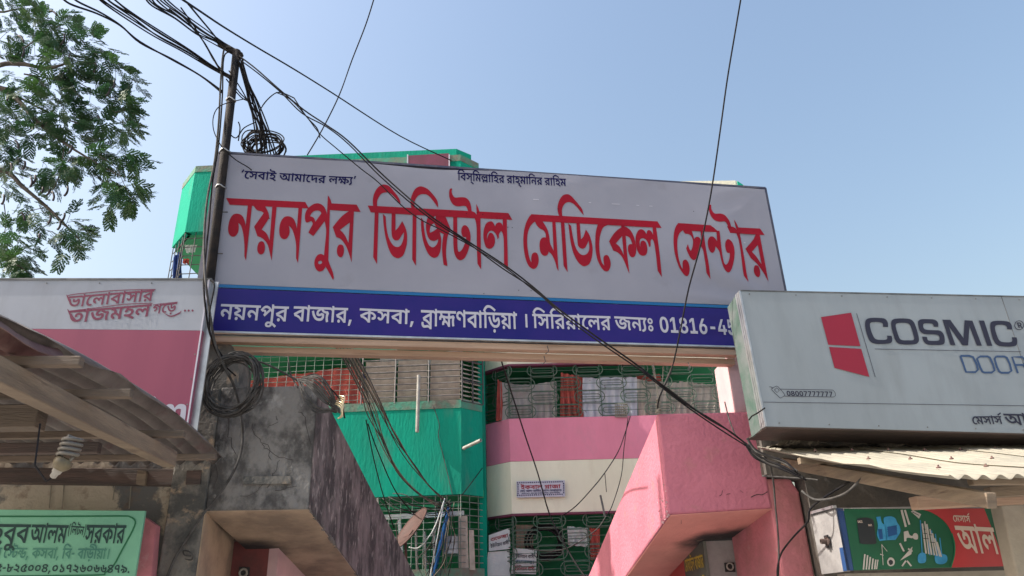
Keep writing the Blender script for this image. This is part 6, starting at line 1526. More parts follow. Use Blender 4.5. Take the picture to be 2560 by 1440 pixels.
inkshape(m, PZ, [[(2340, 1090), (2385, 1090), (2390, 1110), (2345, 1110)]], .006, *E8)
m.build('lettering', M['gazicream'], zs)
# pictured goods
m = MB(); inkshape(m, PZ, [outline('1030,875! 1050,862 1120,855 1170,868 1185,885! 1212,1085! 1190,1098 1100,1098 1058,1090!')], .004, *E8); m.build('picture', M['gaziblack'], zs, label='printed picture of a black water tank')
m = MB(); word(m, PZ, 'gazi', (1036 / 3.657 + 1860, 1060 + 882 / 3.657), (1860 + 1080 / 3.657, 1060 + 882 / 3.657), (1860 + 1040 / 3.657, 1060 + 903 / 3.657), .006, head=182)
word(m, PZ, 'gazi', (1860 + 1133 / 3.657, 1060 + 915 / 3.657), (1860 + 1168 / 3.657, 1060 + 915 / 3.657), (1860 + 1137 / 3.657, 1060 + 933 / 3.657), .006, head=182)
m.build('lettering', M['gazicream'], zs, label='tiny lettering on the pictured tank')
m = MB()
for t in ('1208,850! 1248,845! 1262,905 1300,920! 1310,1060! 1240,1070! 1215,1010 1225,930', '1275,870 1300,848 1350,845 1385,865 1400,900 1425,940 1430,985 1405,1030 1385,1060! 1300,1062! 1290,960'):
    inkshape(m, PZ, [outline(t)], .004, *E8)
for t in ('1590,1205 1625,1175 1660,1190 1665,1250 1640,1272 1595,1265', '1745,1200 1790,1185 1850,1200 1858,1250 1820,1280 1755,1270'):
    inkshape(m, PZ, [outline(t)], .004, *E8)
for x in (1612, 1680, 1715, 1750, 1790):
    inkshape(m, PZ, [stroke([(x, 880 + (x - 1612) * .9), (x + 18, 1200)], 10)], .0035, *E8)
m.build('picture', M['gaziblue'], zs, label='printed picture of blue water pumps')
m = MB()
for t in ('1310,940! 1395,925! 1400,1010! 1320,1030!', '1225,960! 1262,960! 1270,1050! 1240,1055!'):
    inkshape(m, PZ, [outline(t)], .0055, *E8)
for y in (945, 965, 985):
    inkshape(m, PZ, [stroke([(1308, y), (1400, y - 14)], 5)], .006, *E8)
m.build('picture', M['gazishade'], zs, label='dark shading of the pictured pump')
m = MB()
for x0, y0, x1, y1, w in ((1440, 785, 1480, 940, 20), (1470, 785, 1512, 920, 18), (1630, 910, 1665, 1185, 16), (1652, 890, 1690, 1190, 12), (1670, 915, 1715, 1195, 16), (1700, 960, 1742, 1200, 12), (1722, 1000, 1765, 1205, 14), (1745, 1045, 1790, 1210, 12), (1765, 1080, 1805, 1215, 12),
                          (1105, 1190, 1092, 1330, 14), (1130, 1200, 1118, 1330, 14), (1155, 1215, 1142, 1330, 14), (1180, 1230, 1170, 1328, 14), (1205, 1240, 1195, 1328, 14), (1225, 1240, 1212, 1328, 10),
                          (1425, 1090, 1465, 1170, 16), (1500, 1140, 1540, 1165, 14), (1445, 1300, 1480, 1250, 14), (1530, 1300, 1490, 1250, 14), (1260, 1100, 1272, 1290, 6), (1245, 1190, 1275, 1200, 8), (1265, 1110, 1310, 1165, 4)):
    inkshape(m, PZ, [stroke([(x0, y0), (x1, y1)], w)], .0045, *E8)
for t in ('1425,1250! 1540,1120! 1530,1190! 1480,1220!', '1460,985! 1500,975! 1515,1015 1545,1025! 1540,1045! 1490,1040 1485,1070! 1465,1075!', '1540,1030 1555,1000 1585,1005 1590,1050 1560,1055', '1525,800! 1548,788! 1620,825! 1600,865!', '1310,1250 1330,1222 1360,1225 1378,1255 1370,1290 1335,1300 1312,1280'):
    inkshape(m, PZ, [outline(t)], .0045, *E8)
m.build('picture', M['gazigrey'], zs, label='printed pictures of grey pipes and taps')
m = MB()
for t in ('1322,1258 1340,1240 1362,1255 1358,1280 1335,1288', ):
    inkshape(m, PZ, [outline(t)], .006, *E8)
for x0, y0, x1, y1 in ((1640, 960, 1660, 962), (1640, 1000, 1672, 1003), (1640, 1045, 1690, 1050), (1690, 1010, 1722, 1015), (1700, 1080, 1745, 1085), (1452, 1170, 1480, 1165), (1540, 805, 1600, 835)):
    inkshape(m, PZ, [stroke([(x0, y0), (x1, y1)], 6)], .006, *E8)
m.build('picture', M['gaziblack'], zs, label='dark details of the pictured goods')
# pale wall under the sign
recalc(slab(PF, [(2110, 1434), (2600, 1424), (2640, 1600), (2140, 1600)], .1, .6).build('fascia_board', M['plaster'], None, label='pale fascia board just under the plumbing signboard', cat='board'))

# ================================================================== POLE
pole = thing('metal_pole', 'slim rusty metal pole crowded with cables in front of the big sign', 'pole', at(440, 1440, 5.86))
pT, pB = at(592, 128, 5.86), at(524, 705, 5.86)
pB = pT + (pB - pT) * 1.3
pole.location = (pB.x, pB.y, pB.z)
MB().tube([pT, (pT + pB) / 2, pB], .040, 14).build('shaft', M['pole'], pole, smooth=True)
pd = (pB - pT).normalized()
for t in (.62, 1.22, 1.62):
    c = pT + pd * t
    MB().tube([c + (Vector((1, 0, 0)) * cos(a) + Vector((0, 1, 0)) * sin(a)) * .044 + Vector((0, 0, .01 * sin(a * 3))) for a in [2 * pi * i / 16 for i in range(17)]], .007, 5, cap=False).build('clamp', M['alu'], pole, smooth=True)
for x, y in ((557, 530), (545, 634)):
    MB().tube([at(x, y, 5.86), at(x + 12, y, 5.86)], .006, 5).build('bolt', M['iron'], pole)
MB().beam(at(548, 108, 5.84), at(604, 140, 5.86), .05, .05).build('bracket', M['pole'], pole)

# ================================================================== CABLES
def cable(label, pts, r=.008, m='cable', group=None, name='cable', cat='cable', sub=5, jit=0, n=6, seed=0):
    """pts = (px, py, depth)"""
    rn = random.Random(seed)
    pts = [(x, y, Y - .16 if 5.85 <= Y <= 6.5 and x < 1200 and y < 600 else (Y + (.45 if x > 1790 else .2) * min(1, max(0, (x - 1500) / 300)) if Y < 6.3 and x > 1500 and y > 700 else Y)) for x, y, Y in pts]
    P = [at(x + rn.uniform(-jit, jit), y + rn.uniform(-jit, jit), Y + rn.uniform(-jit, jit) * .004) for x, y, Y in pts]
    P = [Vector(p) for p in crom([tuple(p) for p in P], sub)]
    return MB().tube(P, r, n).build(name, M[m], None, smooth=True, label=label, cat=cat, group=group)

RANK = ['leftmost', 'second from left', 'third from left', 'fourth from left', 'fifth from left', 'sixth from left', 'seventh from left', 'eighth from left', 'ninth from left']
# bundle from the top edge to the pole head
base = [(380, -20, 3.6), (400, 8, 3.9), (450, 42, 4.6), (500, 78, 5.2), (548, 108, 5.8), (598, 138, 6.0)]
for i in range(7):
    dx = (i - 3) * 4.5
    cable(RANK[i] + ' black cable of the upper overhead bundle at the top edge', [(x + dx * (1.6 - .26 * k), y - dx * (.6 - .1 * k), Y) for k, (x, y, Y) in enumerate(base)], .0062, 'cable', 'cables of the upper overhead bundle', 'overhead_cable', 'cable', jit=3, seed=i)
base = [(255, -20, 3.6), (275, 5, 3.8), (335, 45, 4.4), (400, 88, 5.0), (470, 128, 5.5), (530, 168, 5.8), (575, 195, 5.96)]
for i in range(6):
    dx = (i - 2.5) * 4
    cable(RANK[i] + ' black cable of the middle overhead bundle at the top edge', [(x + dx * (1.7 - .24 * k), y - dx * (.8 - .1 * k), Y) for k, (x, y, Y) in enumerate(base)], .0068, 'cable', 'cables of the middle overhead bundle', 'overhead_cable', 'cable', jit=3, seed=20 + i)
base = [(150, -15, 3.7), (175, 8, 3.9), (245, 35, 4.5), (300, 65, 5.0), (350, 103, 5.3), (430, 148, 5.6), (500, 190, 5.9), (556, 232, 5.97)]
for i in range(2):
    cable(('left', 'right')[i] + ' one of the lowest pair of thin black overhead cables at upper left', [(x + i * 22 * max(0, 1 - k * .3), y - 6 * i * (1 if k < 2 else (-.8 if k == 4 else .3)), Y) for k, (x, y, Y) in enumerate(base)], .008, 'cable', 'lowest pair of overhead cables', 'overhead_cable', 'cable', jit=1.5, seed=40 + i)
cable('black overhead cable sloping from the top edge to the raised green roof', [(440, -12, 4.2), (500, 28, 5), (560, 68, 6), (640, 117, 7), (735, 173, 8.2), (830, 232, 9.5), (1000, 340, 11.8), (1130, 402, 13.2)], .011, name='overhead_cable', seed=50)
cable('black cable branching right from the pole head above the coil', [(470, 8, 4.4), (520, 72, 5.4), (560, 118, 5.8), (610, 150, 6.0)], .008, name='overhead_cable', jit=2, seed=51)
for i in range(3):
    cable('loose black cable curving from the upper bundle down into the pole', [(425 + i * 12, 22, 4.4), (470 + i * 10, 62 + i * 4, 5.2), (505 + i * 8, 100 + i * 12, 5.7), (528 + i * 8, 140 + i * 14, 5.9), (560 + i * 3, 185, 6.0)], .006, 'cable', 'loose cables beside the pole head', 'overhead_cable', jit=4, seed=60 + i)
# cables crossing in front of the sign
diag = [(598, 140, 5.95), (640, 172, 5.9), (700, 225, 5.85), (760, 275, 5.8), (815, 312, 5.8), (870, 352, 5.8), (960, 440, 5.8), (1070, 535, 5.85), (1165, 600, 5.9), (1260, 662, 5.9), (1330, 715, 5.9), (1400, 775, 5.85), (1500, 848, 5.8), (1600, 918, 5.8), (1700, 1000, 5.8), (1800, 1062, 5.75), (1880, 1120, 5.7), (1905, 1138, 5.7)]
cable('upper of the two black cables crossing the big sign from pole to pink beam', diag, .0072, name='crossing_cable', cat='cable')
cable('black cable crossing the big sign close beside the upper one', [(x - 3 + (4 if k % 3 else -2), y + 5 + (3 if k % 2 else 0), Y - .03) for k, (x, y, Y) in enumerate(diag)], .006, 'cable', name='crossing_cable', seed=71)
cable('thin black cable swinging below the crossing pair over the red headline', [(690, 231, 5.9), (725, 248, 5.88), (765, 290, 5.85), (800, 335, 5.85), (840, 370, 5.85), (900, 420, 5.85), (945, 455, 5.85), (1000, 510, 5.88), (1050, 548, 5.9), (1110, 578, 5.9), (1190, 622, 5.9), (1262, 668, 5.9), (1330, 722, 5.88), (1420, 792, 5.85)], .005, name='crossing_cable')
cable('brown cable leaving the pair for the middle of the pink beam', [(1600, 922, 5.78), (1680, 980, 5.76), (1760, 1040, 5.74), (1830, 1082, 5.7), (1885, 1128, 5.68)], .007, 'cable', name='crossing_cable')
cable('black wire from the top edge down to the upper rim of the big sign', [(940, -20, 5.2), (915, 60, 5.5), (880, 150, 5.8), (848, 238, 6.05), (805, 325, 6.25), (768, 388, 6.35)], .006, name='hanging_wire', cat='wire')
cable('long black wire from the top edge down to the knot on the pink beam', [(1855, -20, 5.0), (1838, 80, 5.2), (1818, 200, 5.4), (1800, 330, 5.6), (1778, 480, 5.75), (1752, 610, 5.85), (1722, 720, 5.9), (1700, 830, 5.95), (1680, 920, 6.0), (1650, 990, 5.86), (1644, 1020, 6.04)], .007, name='hanging_wire', cat='wire')
# knot on the pink beam
kn = thing('rope_knot', 'grey knot of rope and stay wires tied at the corner of the pink beam', 'knot', PK.hit(1648, 1040, .02))
m = MB()
for i in range(6):
    c = PK.hit(1646 + sin(i * 2) * 2, 1000 + i * 6, .01)
    m.tube([c + Vector((cos(a) * .018, sin(a) * .018, .006 * sin(a * 2 + i))) for a in [2 * pi * k / 10 for k in range(11)]], .008, 5, cap=False)
m.build('knot', M['rope'], kn, smooth=True)
m = MB()
for pts in ([(1646, 1008), (1640, 960), (1630, 910)], [(1648, 1005), (1640, 950), (1634, 912)], [(1650, 1005), (1657, 940), (1658, 905)], [(1644, 1000), (1665, 950), (1680, 915)]):
    m.tube([PK.hit(x, y, -.05 * k) for k, (x, y) in enumerate(pts)], .005, 5)
m.build('stay_wire', M['rope'], kn)

# long drop cable hugging the pole and crossing the pillar
cable('long grey cable dropping beside the pole, over the coil and across the grey beam', [(578, 118, 5.98), (560, 124, 5.97), (552, 200, 5.95), (547, 300, 5.93), (537, 400, 5.9), (518, 500, 5.85), (510, 600, 5.6), (512, 680, 5.4), (520, 750, 5.38), (527, 800, 5.4), (538, 860, 5.5), (560, 915, 5.6), (585, 965, 5.7), (601, 1030, 5.8), (607, 1090, 5.85), (600, 1140, 5.85), (578, 1190, 5.85), (545, 1240, 5.85), (505, 1290, 5.85), (465, 1350, 5.85), (435, 1400, 5.85), (415, 1450, 5.85)], .010, 'cablegrey', name='drop_cable')
cable('dark cable running down the left edge of the big sign behind the grey one', [(580, 130, 6.0), (560, 142, 6.0), (556, 240, 6.0), (545, 360, 5.95), (533, 450, 5.9), (522, 560, 5.7), (512, 640, 5.5), (510, 700, 5.38), (514, 760, 5.38), (524, 830, 5.45), (548, 880, 5.6), (572, 905, 5.75)], .008, name='drop_cable', jit=2, seed=81)
cable('thin dark cable falling from the left sign to the coil', [(528, 702, 5.4), (535, 715, 5.35), (523, 790, 5.38), (530, 850, 5.5), (556, 905, 5.7), (590, 940, 5.8)], .006, name='drop_cable', jit=1, seed=82)
cable('thin black cable bowing out in a loop left of the pole', [(625, 245, 5.97), (590, 252, 5.95), (550, 265, 5.93), (534, 290, 5.93), (534, 325, 5.93), (550, 360, 5.93), (565, 378, 5.95), (590, 400, 6.0), (620, 418, 6.05), (632, 428, 6.1)], .005, name='loop_cable')
cable('thin tangled wire lying on the big sign beside the slogan', [(665, 402, 6.15), (660, 412, 6.13), (655, 422, 6.15), (652, 430, 6.16)], .004, name='loose_wire', cat='wire')
for i in range(9):
    r_ = random.Random(100 + i)
    x1 = 640 + i * 6
    cable(RANK[i] + ' black cable of the strand falling from the pole head to the coil', [(600 + r_.uniform(-4, 4), 150, 6.0), (608 + i * 1.5, 200 + r_.uniform(-10, 10), 6.03), (620 + i * 3 + r_.uniform(-6, 6), 260, 6.1), (636 + i * 4, 320, 6.2), (x1, 385, 6.3), (x1 + 2, 400, 6.3)], .007, 'cable', 'cables falling from the pole head to the coil', 'strand_cable', jit=3, seed=100 + i)
for i in range(3):
    cable('black cable crossing right behind the pole below its head', [(572 - i * 3, 178 + i * 10, 5.98), (600, 220 + i * 12, 6.08), (625 + i * 4, 262, 6.12), (655 + i * 6, 330, 6.2)], .006, 'cable', 'cables crossing behind the pole', 'strand_cable', jit=3, seed=130 + i)
for i, pts in enumerate(([(640, 300), (658, 262), (685, 235), (705, 232), (735, 245)], [(735, 245), (765, 290), (792, 320), (800, 345)], [(570, 330), (590, 345), (610, 320), (640, 305)], [(596, 352), (600, 320), (596, 305)])):
    cable(['black cable arching right of the pole above the coil', 'thin black wire joining the crossing cables to the coil strands', 'black cable looping in front of the coil', 'short black cable end standing beside the pole'][i], [(x, y, 6.05) for x, y in pts], .006, name='loop_cable', seed=140 + i)
# coil standing on the sign top
def coil(label, cx, cy, Y, rx, ry, n, r, m, seed=0, tilt=0, spread=.06, name='cable_coil', yaw=0):
    rn = random.Random(seed); mb = MB()
    c = at(cx, cy, Y); sc = Y / FPX * 1.05
    X = Vector((cos(yaw), sin(yaw), 0)); Z = Vector((0, 0, 1))
    for k in range(n):
        a0 = rn.uniform(0, 6.3); ax_, ay_ = rx * sc * rn.uniform(.84, 1.06), ry * sc * rn.uniform(.84, 1.06)
        ox, oz = rn.uniform(-1, 1) * .03, rn.uniform(-1, 1) * .025
        oy = rn.uniform(-spread, spread); ph = rn.uniform(0, 6)
        P = []
        for i in range(29):
            a = a0 + 2 * pi * i / 28
            x, z = ax_ * cos(a), ay_ * sin(a)
            xr, zr = x * cos(tilt) - z * sin(tilt), x * sin(tilt) + z * cos(tilt)
            w = 1 + .025 * sin(3 * a + ph)
            P.append(c + X * (xr * w + ox) + Z * (zr * w + oz) + Vector((0, oy + .02 * sin(a * 2 + ph), 0)))
        mb.tube(P, r, 5, cap=False)
    return mb.build(name, M[m], None, smooth=True, label=label, cat='cable coil')
coil('black coil of cable standing on top of the big sign behind the pole', 662, 368, 6.27, 52, 42, 12, .0065, 'cable', 1, spread=.08)
coil('small black coil of cable tucked left of the larger one on the sign top', 635, 355, 6.25, 30, 38, 6, .0065, 'cable', 2, spread=.05, tilt=.3)
coil('large round coil of grey-black cable hanging on the pillar above the grey beam', 579, 962, 5.62, 66, 76, 18, .0068, 'cablegrey', 3, spread=.05, tilt=-.2)
# elongated hank on the beam corner
m = MB(); rn = random.Random(9)
for k in range(22):
    sp_ = rn.uniform(-1, 1)
    a_, b_2 = (748 + rn.uniform(-5, 5), 950 + rn.uniform(-4, 4)), (842 + rn.uniform(-6, 8), 1028 + rn.uniform(-5, 5))
    mx, my = 795 + sp_ * 22, 985 - sp_ * 34 + rn.uniform(-4, 4)
    m.tube([Vector(p) for p in crom([tuple(at(a_[0], a_[1], 5.85)), tuple(at(mx - 18, my - 18, 5.72 - .06 * abs(sp_))), tuple(at(mx + 14, my + 16, 5.72)), tuple(at(b_2[0], b_2[1], 5.8))], 6)], .0068, 5)
hk = thing('cable_coil', 'stretched hank of dark cable with bare copper ends on the corner of the grey beam', 'cable coil', at(800, 1030, 5.8))
m.build('hank', M['cablegrey'], hk, smooth=True)
m = MB()
for k in range(6):
    m.tube([Vector(p) for p in crom([tuple(at(838 + k * 2, 1010 - k * 4, 5.74)), tuple(at(852 + k * 2, 1018 - k * 5, 5.7)), tuple(at(856, 1040 - k * 6, 5.72)), tuple(at(845 + k * 3, 1046 - k * 2, 5.76))], 4)], .006, 5)
m.build('bare_ends', M['copper'], hk, smooth=True)
cable('black cable from the top of the round coil to the hank on the beam corner', [(600, 900, 5.7), (650, 905, 5.7), (690, 922, 5.75), (745, 952, 5.85)], .008, 'cablegrey', name='link_cable')
cable('brown cable running from the plank down onto the hank', [(720, 880, 6.3), (725, 930, 6.1), (745, 970, 5.9)], .006, 'cablegrey', name='link_cable')
cable('black wire bowing over the hank on the beam corner', [(755, 945, 5.8), (790, 936, 5.75), (815, 960, 5.72), (850, 1000, 5.72), (862, 1046, 5.75)], .006, 'cable', name='link_cable')

# bundles running back over the passage to the green building
for i in range(6):
    r_ = random.Random(200 + i)
    cable(RANK[i] + ' wire of the left twisted bundle where it leaves the plank', [(842 + i * 4, 870, 7.2), (868 + i * 4, 915 + r_.uniform(-4, 4), 8.0), (905 + i * 3, 985, 9.3), (925 + i * 3 + r_.uniform(-6, 6), 1040, 10.2), (960 + r_.uniform(-8, 8), 1110, 11.0), (1000 + r_.uniform(-10, 10), 1180, 11.8), (1045 + r_.uniform(-8, 8), 1235, 12.5), (1100, 1258 + i * 3, 12.9)], .0075, 'cabletan' if i % 2 else 'cablegrey', 'wires of the left bundle over the passage', 'service_wire', 'wire', jit=2, seed=200 + i)
for i in range(5):
    r_ = random.Random(230 + i)
    cable(RANK[i] + ' wire of the right twisted bundle where it leaves the plank', [(868 + i * 4, 872, 7.2), (900 + i * 4, 935, 8.3), (940 + i * 3, 1010 + r_.uniform(-4, 4), 9.6), (985 + r_.uniform(-7, 7), 1090, 10.8), (1030 + r_.uniform(-6, 6), 1160, 11.8), (1070 + r_.uniform(-5, 5), 1215, 12.5), (1110 + i, 1250, 12.9)], .0075, 'cabletan' if i % 2 else 'cablegrey', 'wires of the right bundle over the passage', 'service_wire', 'wire', jit=2, seed=230 + i)
cable('thin black wire hanging in front of the green parapet, left of the twisted bundles', [(915, 1050, 10), (935, 1150, 11.0), (960, 1245, 12), (985, 1320, 12.4)], .009, name='service_wire', cat='wire')
cable('thin black wire fanning from the bundle to the dish', [(920, 1060, 10), (945, 1130, 10.8), (990, 1230, 12.0), (1040, 1290, 12.6)], .009, name='service_wire', cat='wire')
rn = random.Random(33)
for i in range(14):
    x = 1085 + rn.uniform(0, 60)
    cable('wire in the tangle hanging from the corner of the green bay', [(1105 + rn.uniform(-12, 30), 1252 + rn.uniform(-6, 8), 12.9), (x + rn.uniform(-15, 15), 1290 + rn.uniform(-15, 20), 12.85), (x + rn.uniform(-30, 10), 1345, 12.8), (x + rn.uniform(-45, 0), 1400 + rn.uniform(-15, 15), 12.8), (x - rn.uniform(10, 50), 1450, 12.8)], .0065, ('cable', 'cablegrey', 'cabletan')[i % 3], 'wires tangled at the green bay corner', 'service_wire', 'wire', jit=3, seed=300 + i)
for i in range(6):
    cable('wire sagging left from the tangle under the green parapet', [(1125, 1258 + i * 3, 12.9), (1090, 1262 + i * 7, 12.85), (1050 - i * 8, 1255 + i * 6, 12.8), (1010 - i * 6, 1240 + i * 8, 12.8), (980 - i * 6, 1236 + i * 3, 12.9)], .008, ('cablegrey', 'cable')[i % 2], 'wires sagging under the green parapet', 'service_wire', 'wire', jit=4, seed=330 + i)
cable('white cable looping below the tangle past the dish', [(1112, 1246, 12.8), (1090, 1310, 12.75), (1070, 1345, 12.7), (1045, 1370, 12.7), (1022, 1368, 12.7)], .010, 'clothplain', name='service_wire', cat='wire', seed=341)
cable('white cable dropping straight from the tangle to the blue board', [(1110, 1250, 12.8), (1098, 1320, 12.75), (1085, 1385, 12.7), (1075, 1445, 12.7)], .010, 'clothplain', name='service_wire', cat='wire', seed=342)
cable('black wire slanting from the sign past the cream parapet to the pink beam', [(1248, 885, 7.2), (1275, 970, 8.5), (1310, 1080, 9.6), (1345, 1185, 10.4), (1372, 1280, 10.8), (1405, 1350, 10.4), (1450, 1425, 9.8), (1480, 1460, 9.4)], .010, name='service_wire', cat='wire')
cable('thin wire curving down the rose parapet from its grille', [(1576, 1040, 13.6), (1562, 1085, 13.6), (1545, 1130, 13.6), (1512, 1182, 13.6), (1480, 1222, 13.6), (1440, 1265, 13.6), (1405, 1290, 13.6)], .009, name='service_wire', cat='wire')
cable('thin wire falling straight from the rose grille to the lower balcony', [(1570, 1045, 13.6), (1560, 1120, 13.55), (1553, 1190, 13.5), (1530, 1265, 13.5), (1515, 1290, 13.4)], .008, name='service_wire', cat='wire')
cable('short wire stub dangling from the curved wire on the cream parapet', [(1512, 1184, 13.55), (1514, 1205, 13.5), (1516, 1230, 13.5)], .007, name='service_wire', cat='wire')
m = MB().tube([at(1501, 1238, 13.2), at(1512, 1290, 13.2)], .018, 6); m.build('rod', M['iron'], None, label='short dark iron rod standing at the lower rose balcony beside the pink beam', cat='rod')
cable('wire tied across the lower rose balcony', [(1320, 1372, 13.4), (1380, 1378, 13.4), (1430, 1365, 13.4), (1490, 1325, 13.4), (1515, 1290, 13.4)], .009, 'cablegrey', name='service_wire', cat='wire')
cable('dark wire from the green bay corner to the party wall', [(1156, 1236, 13.0), (1180, 1205, 13.2), (1206, 1170, 13.4)], .008, name='service_wire', cat='wire')

# right side cables
for i in range(5):
    cable('brown cable in the loose bundle between the pink beam and the cream awning', [(1870, 1098 + i * 5, 5.7), (1888, 1122 + i * 5, 5.65), (1920, 1138 + i * 6, 5.6), (1960, 1155 + i * 5, 5.5), (1985 + i * 8, 1175 + i * 6, 5.4)], .009, ('cable', 'cablegrey')[i % 2], 'loose cables at the foot of the grey-white sign', 'bundle_cable', jit=3, seed=400 + i)
cable('dark cable running down the edge of the pink column', [(1908, 1135, 5.7), (1926, 1165, 5.75), (1934, 1210, 5.85), (1938, 1260, 5.95), (1944, 1320, 5.95), (1947, 1380, 5.95), (1945, 1450, 5.95)], .008, 'cablegrey', name='drop_cable', seed=420)
cable('black cable slanting from the plumbing sign to the pink column', [(2148, 1190, 5.2), (2035, 1262, 5.3), (2020, 1303, 5.4), (1990, 1335, 5.6), (1965, 1365, 5.8), (1951, 1388, 5.93), (1944, 1420, 5.93), (1944, 1460, 5.93)], .008, name='drop_cable', seed=421)
cable('grey cable sagging under the cream awning', [(2005, 1228, 5.4), (2035, 1248, 5.3), (2075, 1247, 5.2), (2115, 1232, 5.1), (2145, 1205, 5.0), (2165, 1183, 4.9)], .009, 'cablegrey', name='loop_cable', seed=422)
cable('thin brown wire crossing under the left end of the cream awning', [(1905, 1190, 5.6), (1960, 1193, 5.5), (2020, 1197, 5.4), (2045, 1200, 5.3)], .006, 'cablegrey', name='loop_cable', seed=423)
cable('thin dark wire down the front of the pink beam', [(1812, 1005, 5.9), (1822, 1045, 5.8), (1835, 1080, 5.75), (1845, 1095, 5.72)], .006, 'cablegrey', name='loop_cable', seed=424)
cable('thin grey loop of wire on the dark pillar near the lower edge', [(478, 1390, 5.9), (462, 1388, 5.88), (458, 1378, 5.88), (470, 1378, 5.88), (482, 1388, 5.88), (478, 1400, 5.9), (462, 1397, 5.9)], .005, 'cablegrey', name='loose_wire', cat='wire', seed=425)

# ================================================================== TREE
tree = thing('shade_tree', 'feathery green tree with dark pods overhanging from the upper left', 'tree', at(-420, 720, 9.6) * 1.0)
tree.location.z = 0
TY = 9.6
def limb(pts, r0, r1, name='limb'):
    P = [Vector(p) for p in crom([tuple(at(x, y, Y)) for x, y, Y in pts], 5)]
    return MB().tube(P, r0, 8, r1).build(name, M['bark'], tree, smooth=True)
tb = at(-420, 720, TY)
MB().tube([Vector((tb.x - .1, tb.y, 0)), Vector((tb.x, tb.y, 1.6)), Vector((tb.x + .1, tb.y, 3.2)), tuple(at(-330, 480, TY))], .20, 12, .11).build('trunk', M['bark'], tree, smooth=True)
limb([(-330, 480, TY), (-160, 400, TY), (-40, 425, TY), (20, 470, TY), (90, 545, 9.5)], .07, .02) if False else None
limb([(-330, 480, TY), (-150, 280, TY), (-20, 172, TY), (50, 160, 9.6), (110, 170, 9.5), (160, 160, 9.4), (175, 135, 9.4)], .06, .010)
limb([(-330, 480, TY), (-120, 220, 9.7), (5, 222, 9.7), (40, 245, 9.6), (90, 300, 9.5), (150, 350, 9.4), (220, 395, 9.3), (300, 440, 9.3)], .06, .008)
limb([(5, 222, 9.7), (60, 250, 9.7), (130, 285, 9.7), (200, 310, 9.6), (260, 330, 9.6)], .022, .006)
limb([(-330, 480, TY), (-150, 440, TY), (0, 425, TY), (60, 470, 9.6), (120, 520, 9.6), (170, 570, 9.5), (200, 600, 9.5)], .05, .008)
limb([(60, 185, 9.6), (120, 195, 9.7), (180, 200, 9.7), (240, 230, 9.6), (300, 250, 9.5)], .014, .005)
limb([(160, 370, 9.4), (150, 430, 9.4), (130, 480, 9.4), (115, 500, 9.4)], .009, .004)
limb([(20, 90, 9.7), (30, 140, 9.7), (60, 120, 9.6), (120, 80, 9.5), (160, 60, 9.4)], .016, .005)
limb([(-330, 480, TY), (-100, 60, 9.8), (10, 30, 9.8), (60, 20, 9.7)], .04, .008)
limb([(-330, 480, TY), (-150, 640, TY), (-20, 640, 9.6), (40, 660, 9.5), (80, 690, 9.5)], .035, .006)
limb([(250, 390, 9.3), (290, 420, 9.3), (310, 460, 9.2), (330, 500, 9.2)], .007, .003)
limb([(10, 510, 9.7), (15, 560, 9.7), (5, 600, 9.7)], .008, .004)
limb([(110, 520, 9.6), (70, 530, 9.6), (60, 560, 9.6), (80, 590, 9.6)], .006, .003)

clusters = [(20, 20, 62, 45, 34), (5, 110, 28, 40, 10), (62, 68, 30, 38, 10), (105, 50, 42, 28, 14), (150, 70, 38, 42, 18), (95, 105, 40, 38, 14), (200, 95, 45, 38, 18), (240, 105, 20, 16, 6), (160, 140, 42, 32, 16),
            (185, 165, 48, 42, 20), (260, 155, 42, 38, 20), (300, 175, 34, 34, 14), (330, 205, 20, 20, 8), (320, 240, 24, 25, 10), (120, 215, 45, 36, 18), (70, 200, 40, 24, 10), (15, 150, 22, 40, 10),
            (160, 255, 45, 34, 20), (215, 215, 36, 34, 14), (235, 260, 34, 30, 8), (100, 250, 30, 24, 8), (300, 285, 40, 40, 24), (320, 320, 26, 32, 16), (265, 320, 26, 24, 10), (175, 300, 48, 36, 18),
            (110, 330, 34, 28, 12), (90, 345, 20, 14, 5), (200, 345, 40, 34, 16), (220, 400, 44, 34, 20), (260, 385, 24, 20, 8), (180, 410, 26, 24, 10), (150, 440, 30, 26, 12), (120, 410, 20, 14, 5), (310, 395, 34, 28, 18),
            (350, 400, 14, 12, 4), (325, 455, 44, 34, 26), (345, 495, 30, 28, 14), (290, 500, 24, 26, 12), (275, 460, 14, 20, 5), (12, 260, 24, 46, 16), (40, 310, 26, 38, 16), (10, 340, 22, 34, 12), (15, 395, 22, 34, 12),
            (55, 395, 16, 16, 4), (15, 470, 24, 30, 12), (85, 500, 22, 30, 8), (45, 430, 20, 22, 6), (100, 540, 26, 26, 8), (180, 560, 34, 28, 16), (205, 590, 30, 24, 12), (185, 630, 20, 22, 8), (130, 580, 14, 20, 5),
            (20, 590, 28, 24, 12), (55, 620, 40, 34, 24), (20, 660, 36, 34, 22), (75, 670, 22, 26, 12), (8, 240, 12, 20, 4)]
rn = random.Random(77)
V_, F_ = [], []
def leaf(c, along, side, L, w):
    k = len(V_)
    V_.extend((c, c + along * (L * .5) + side * w, c + along * L, c + along * (L * .5) - side * w))
    F_.append((k, k + 1, k + 2, k + 3))
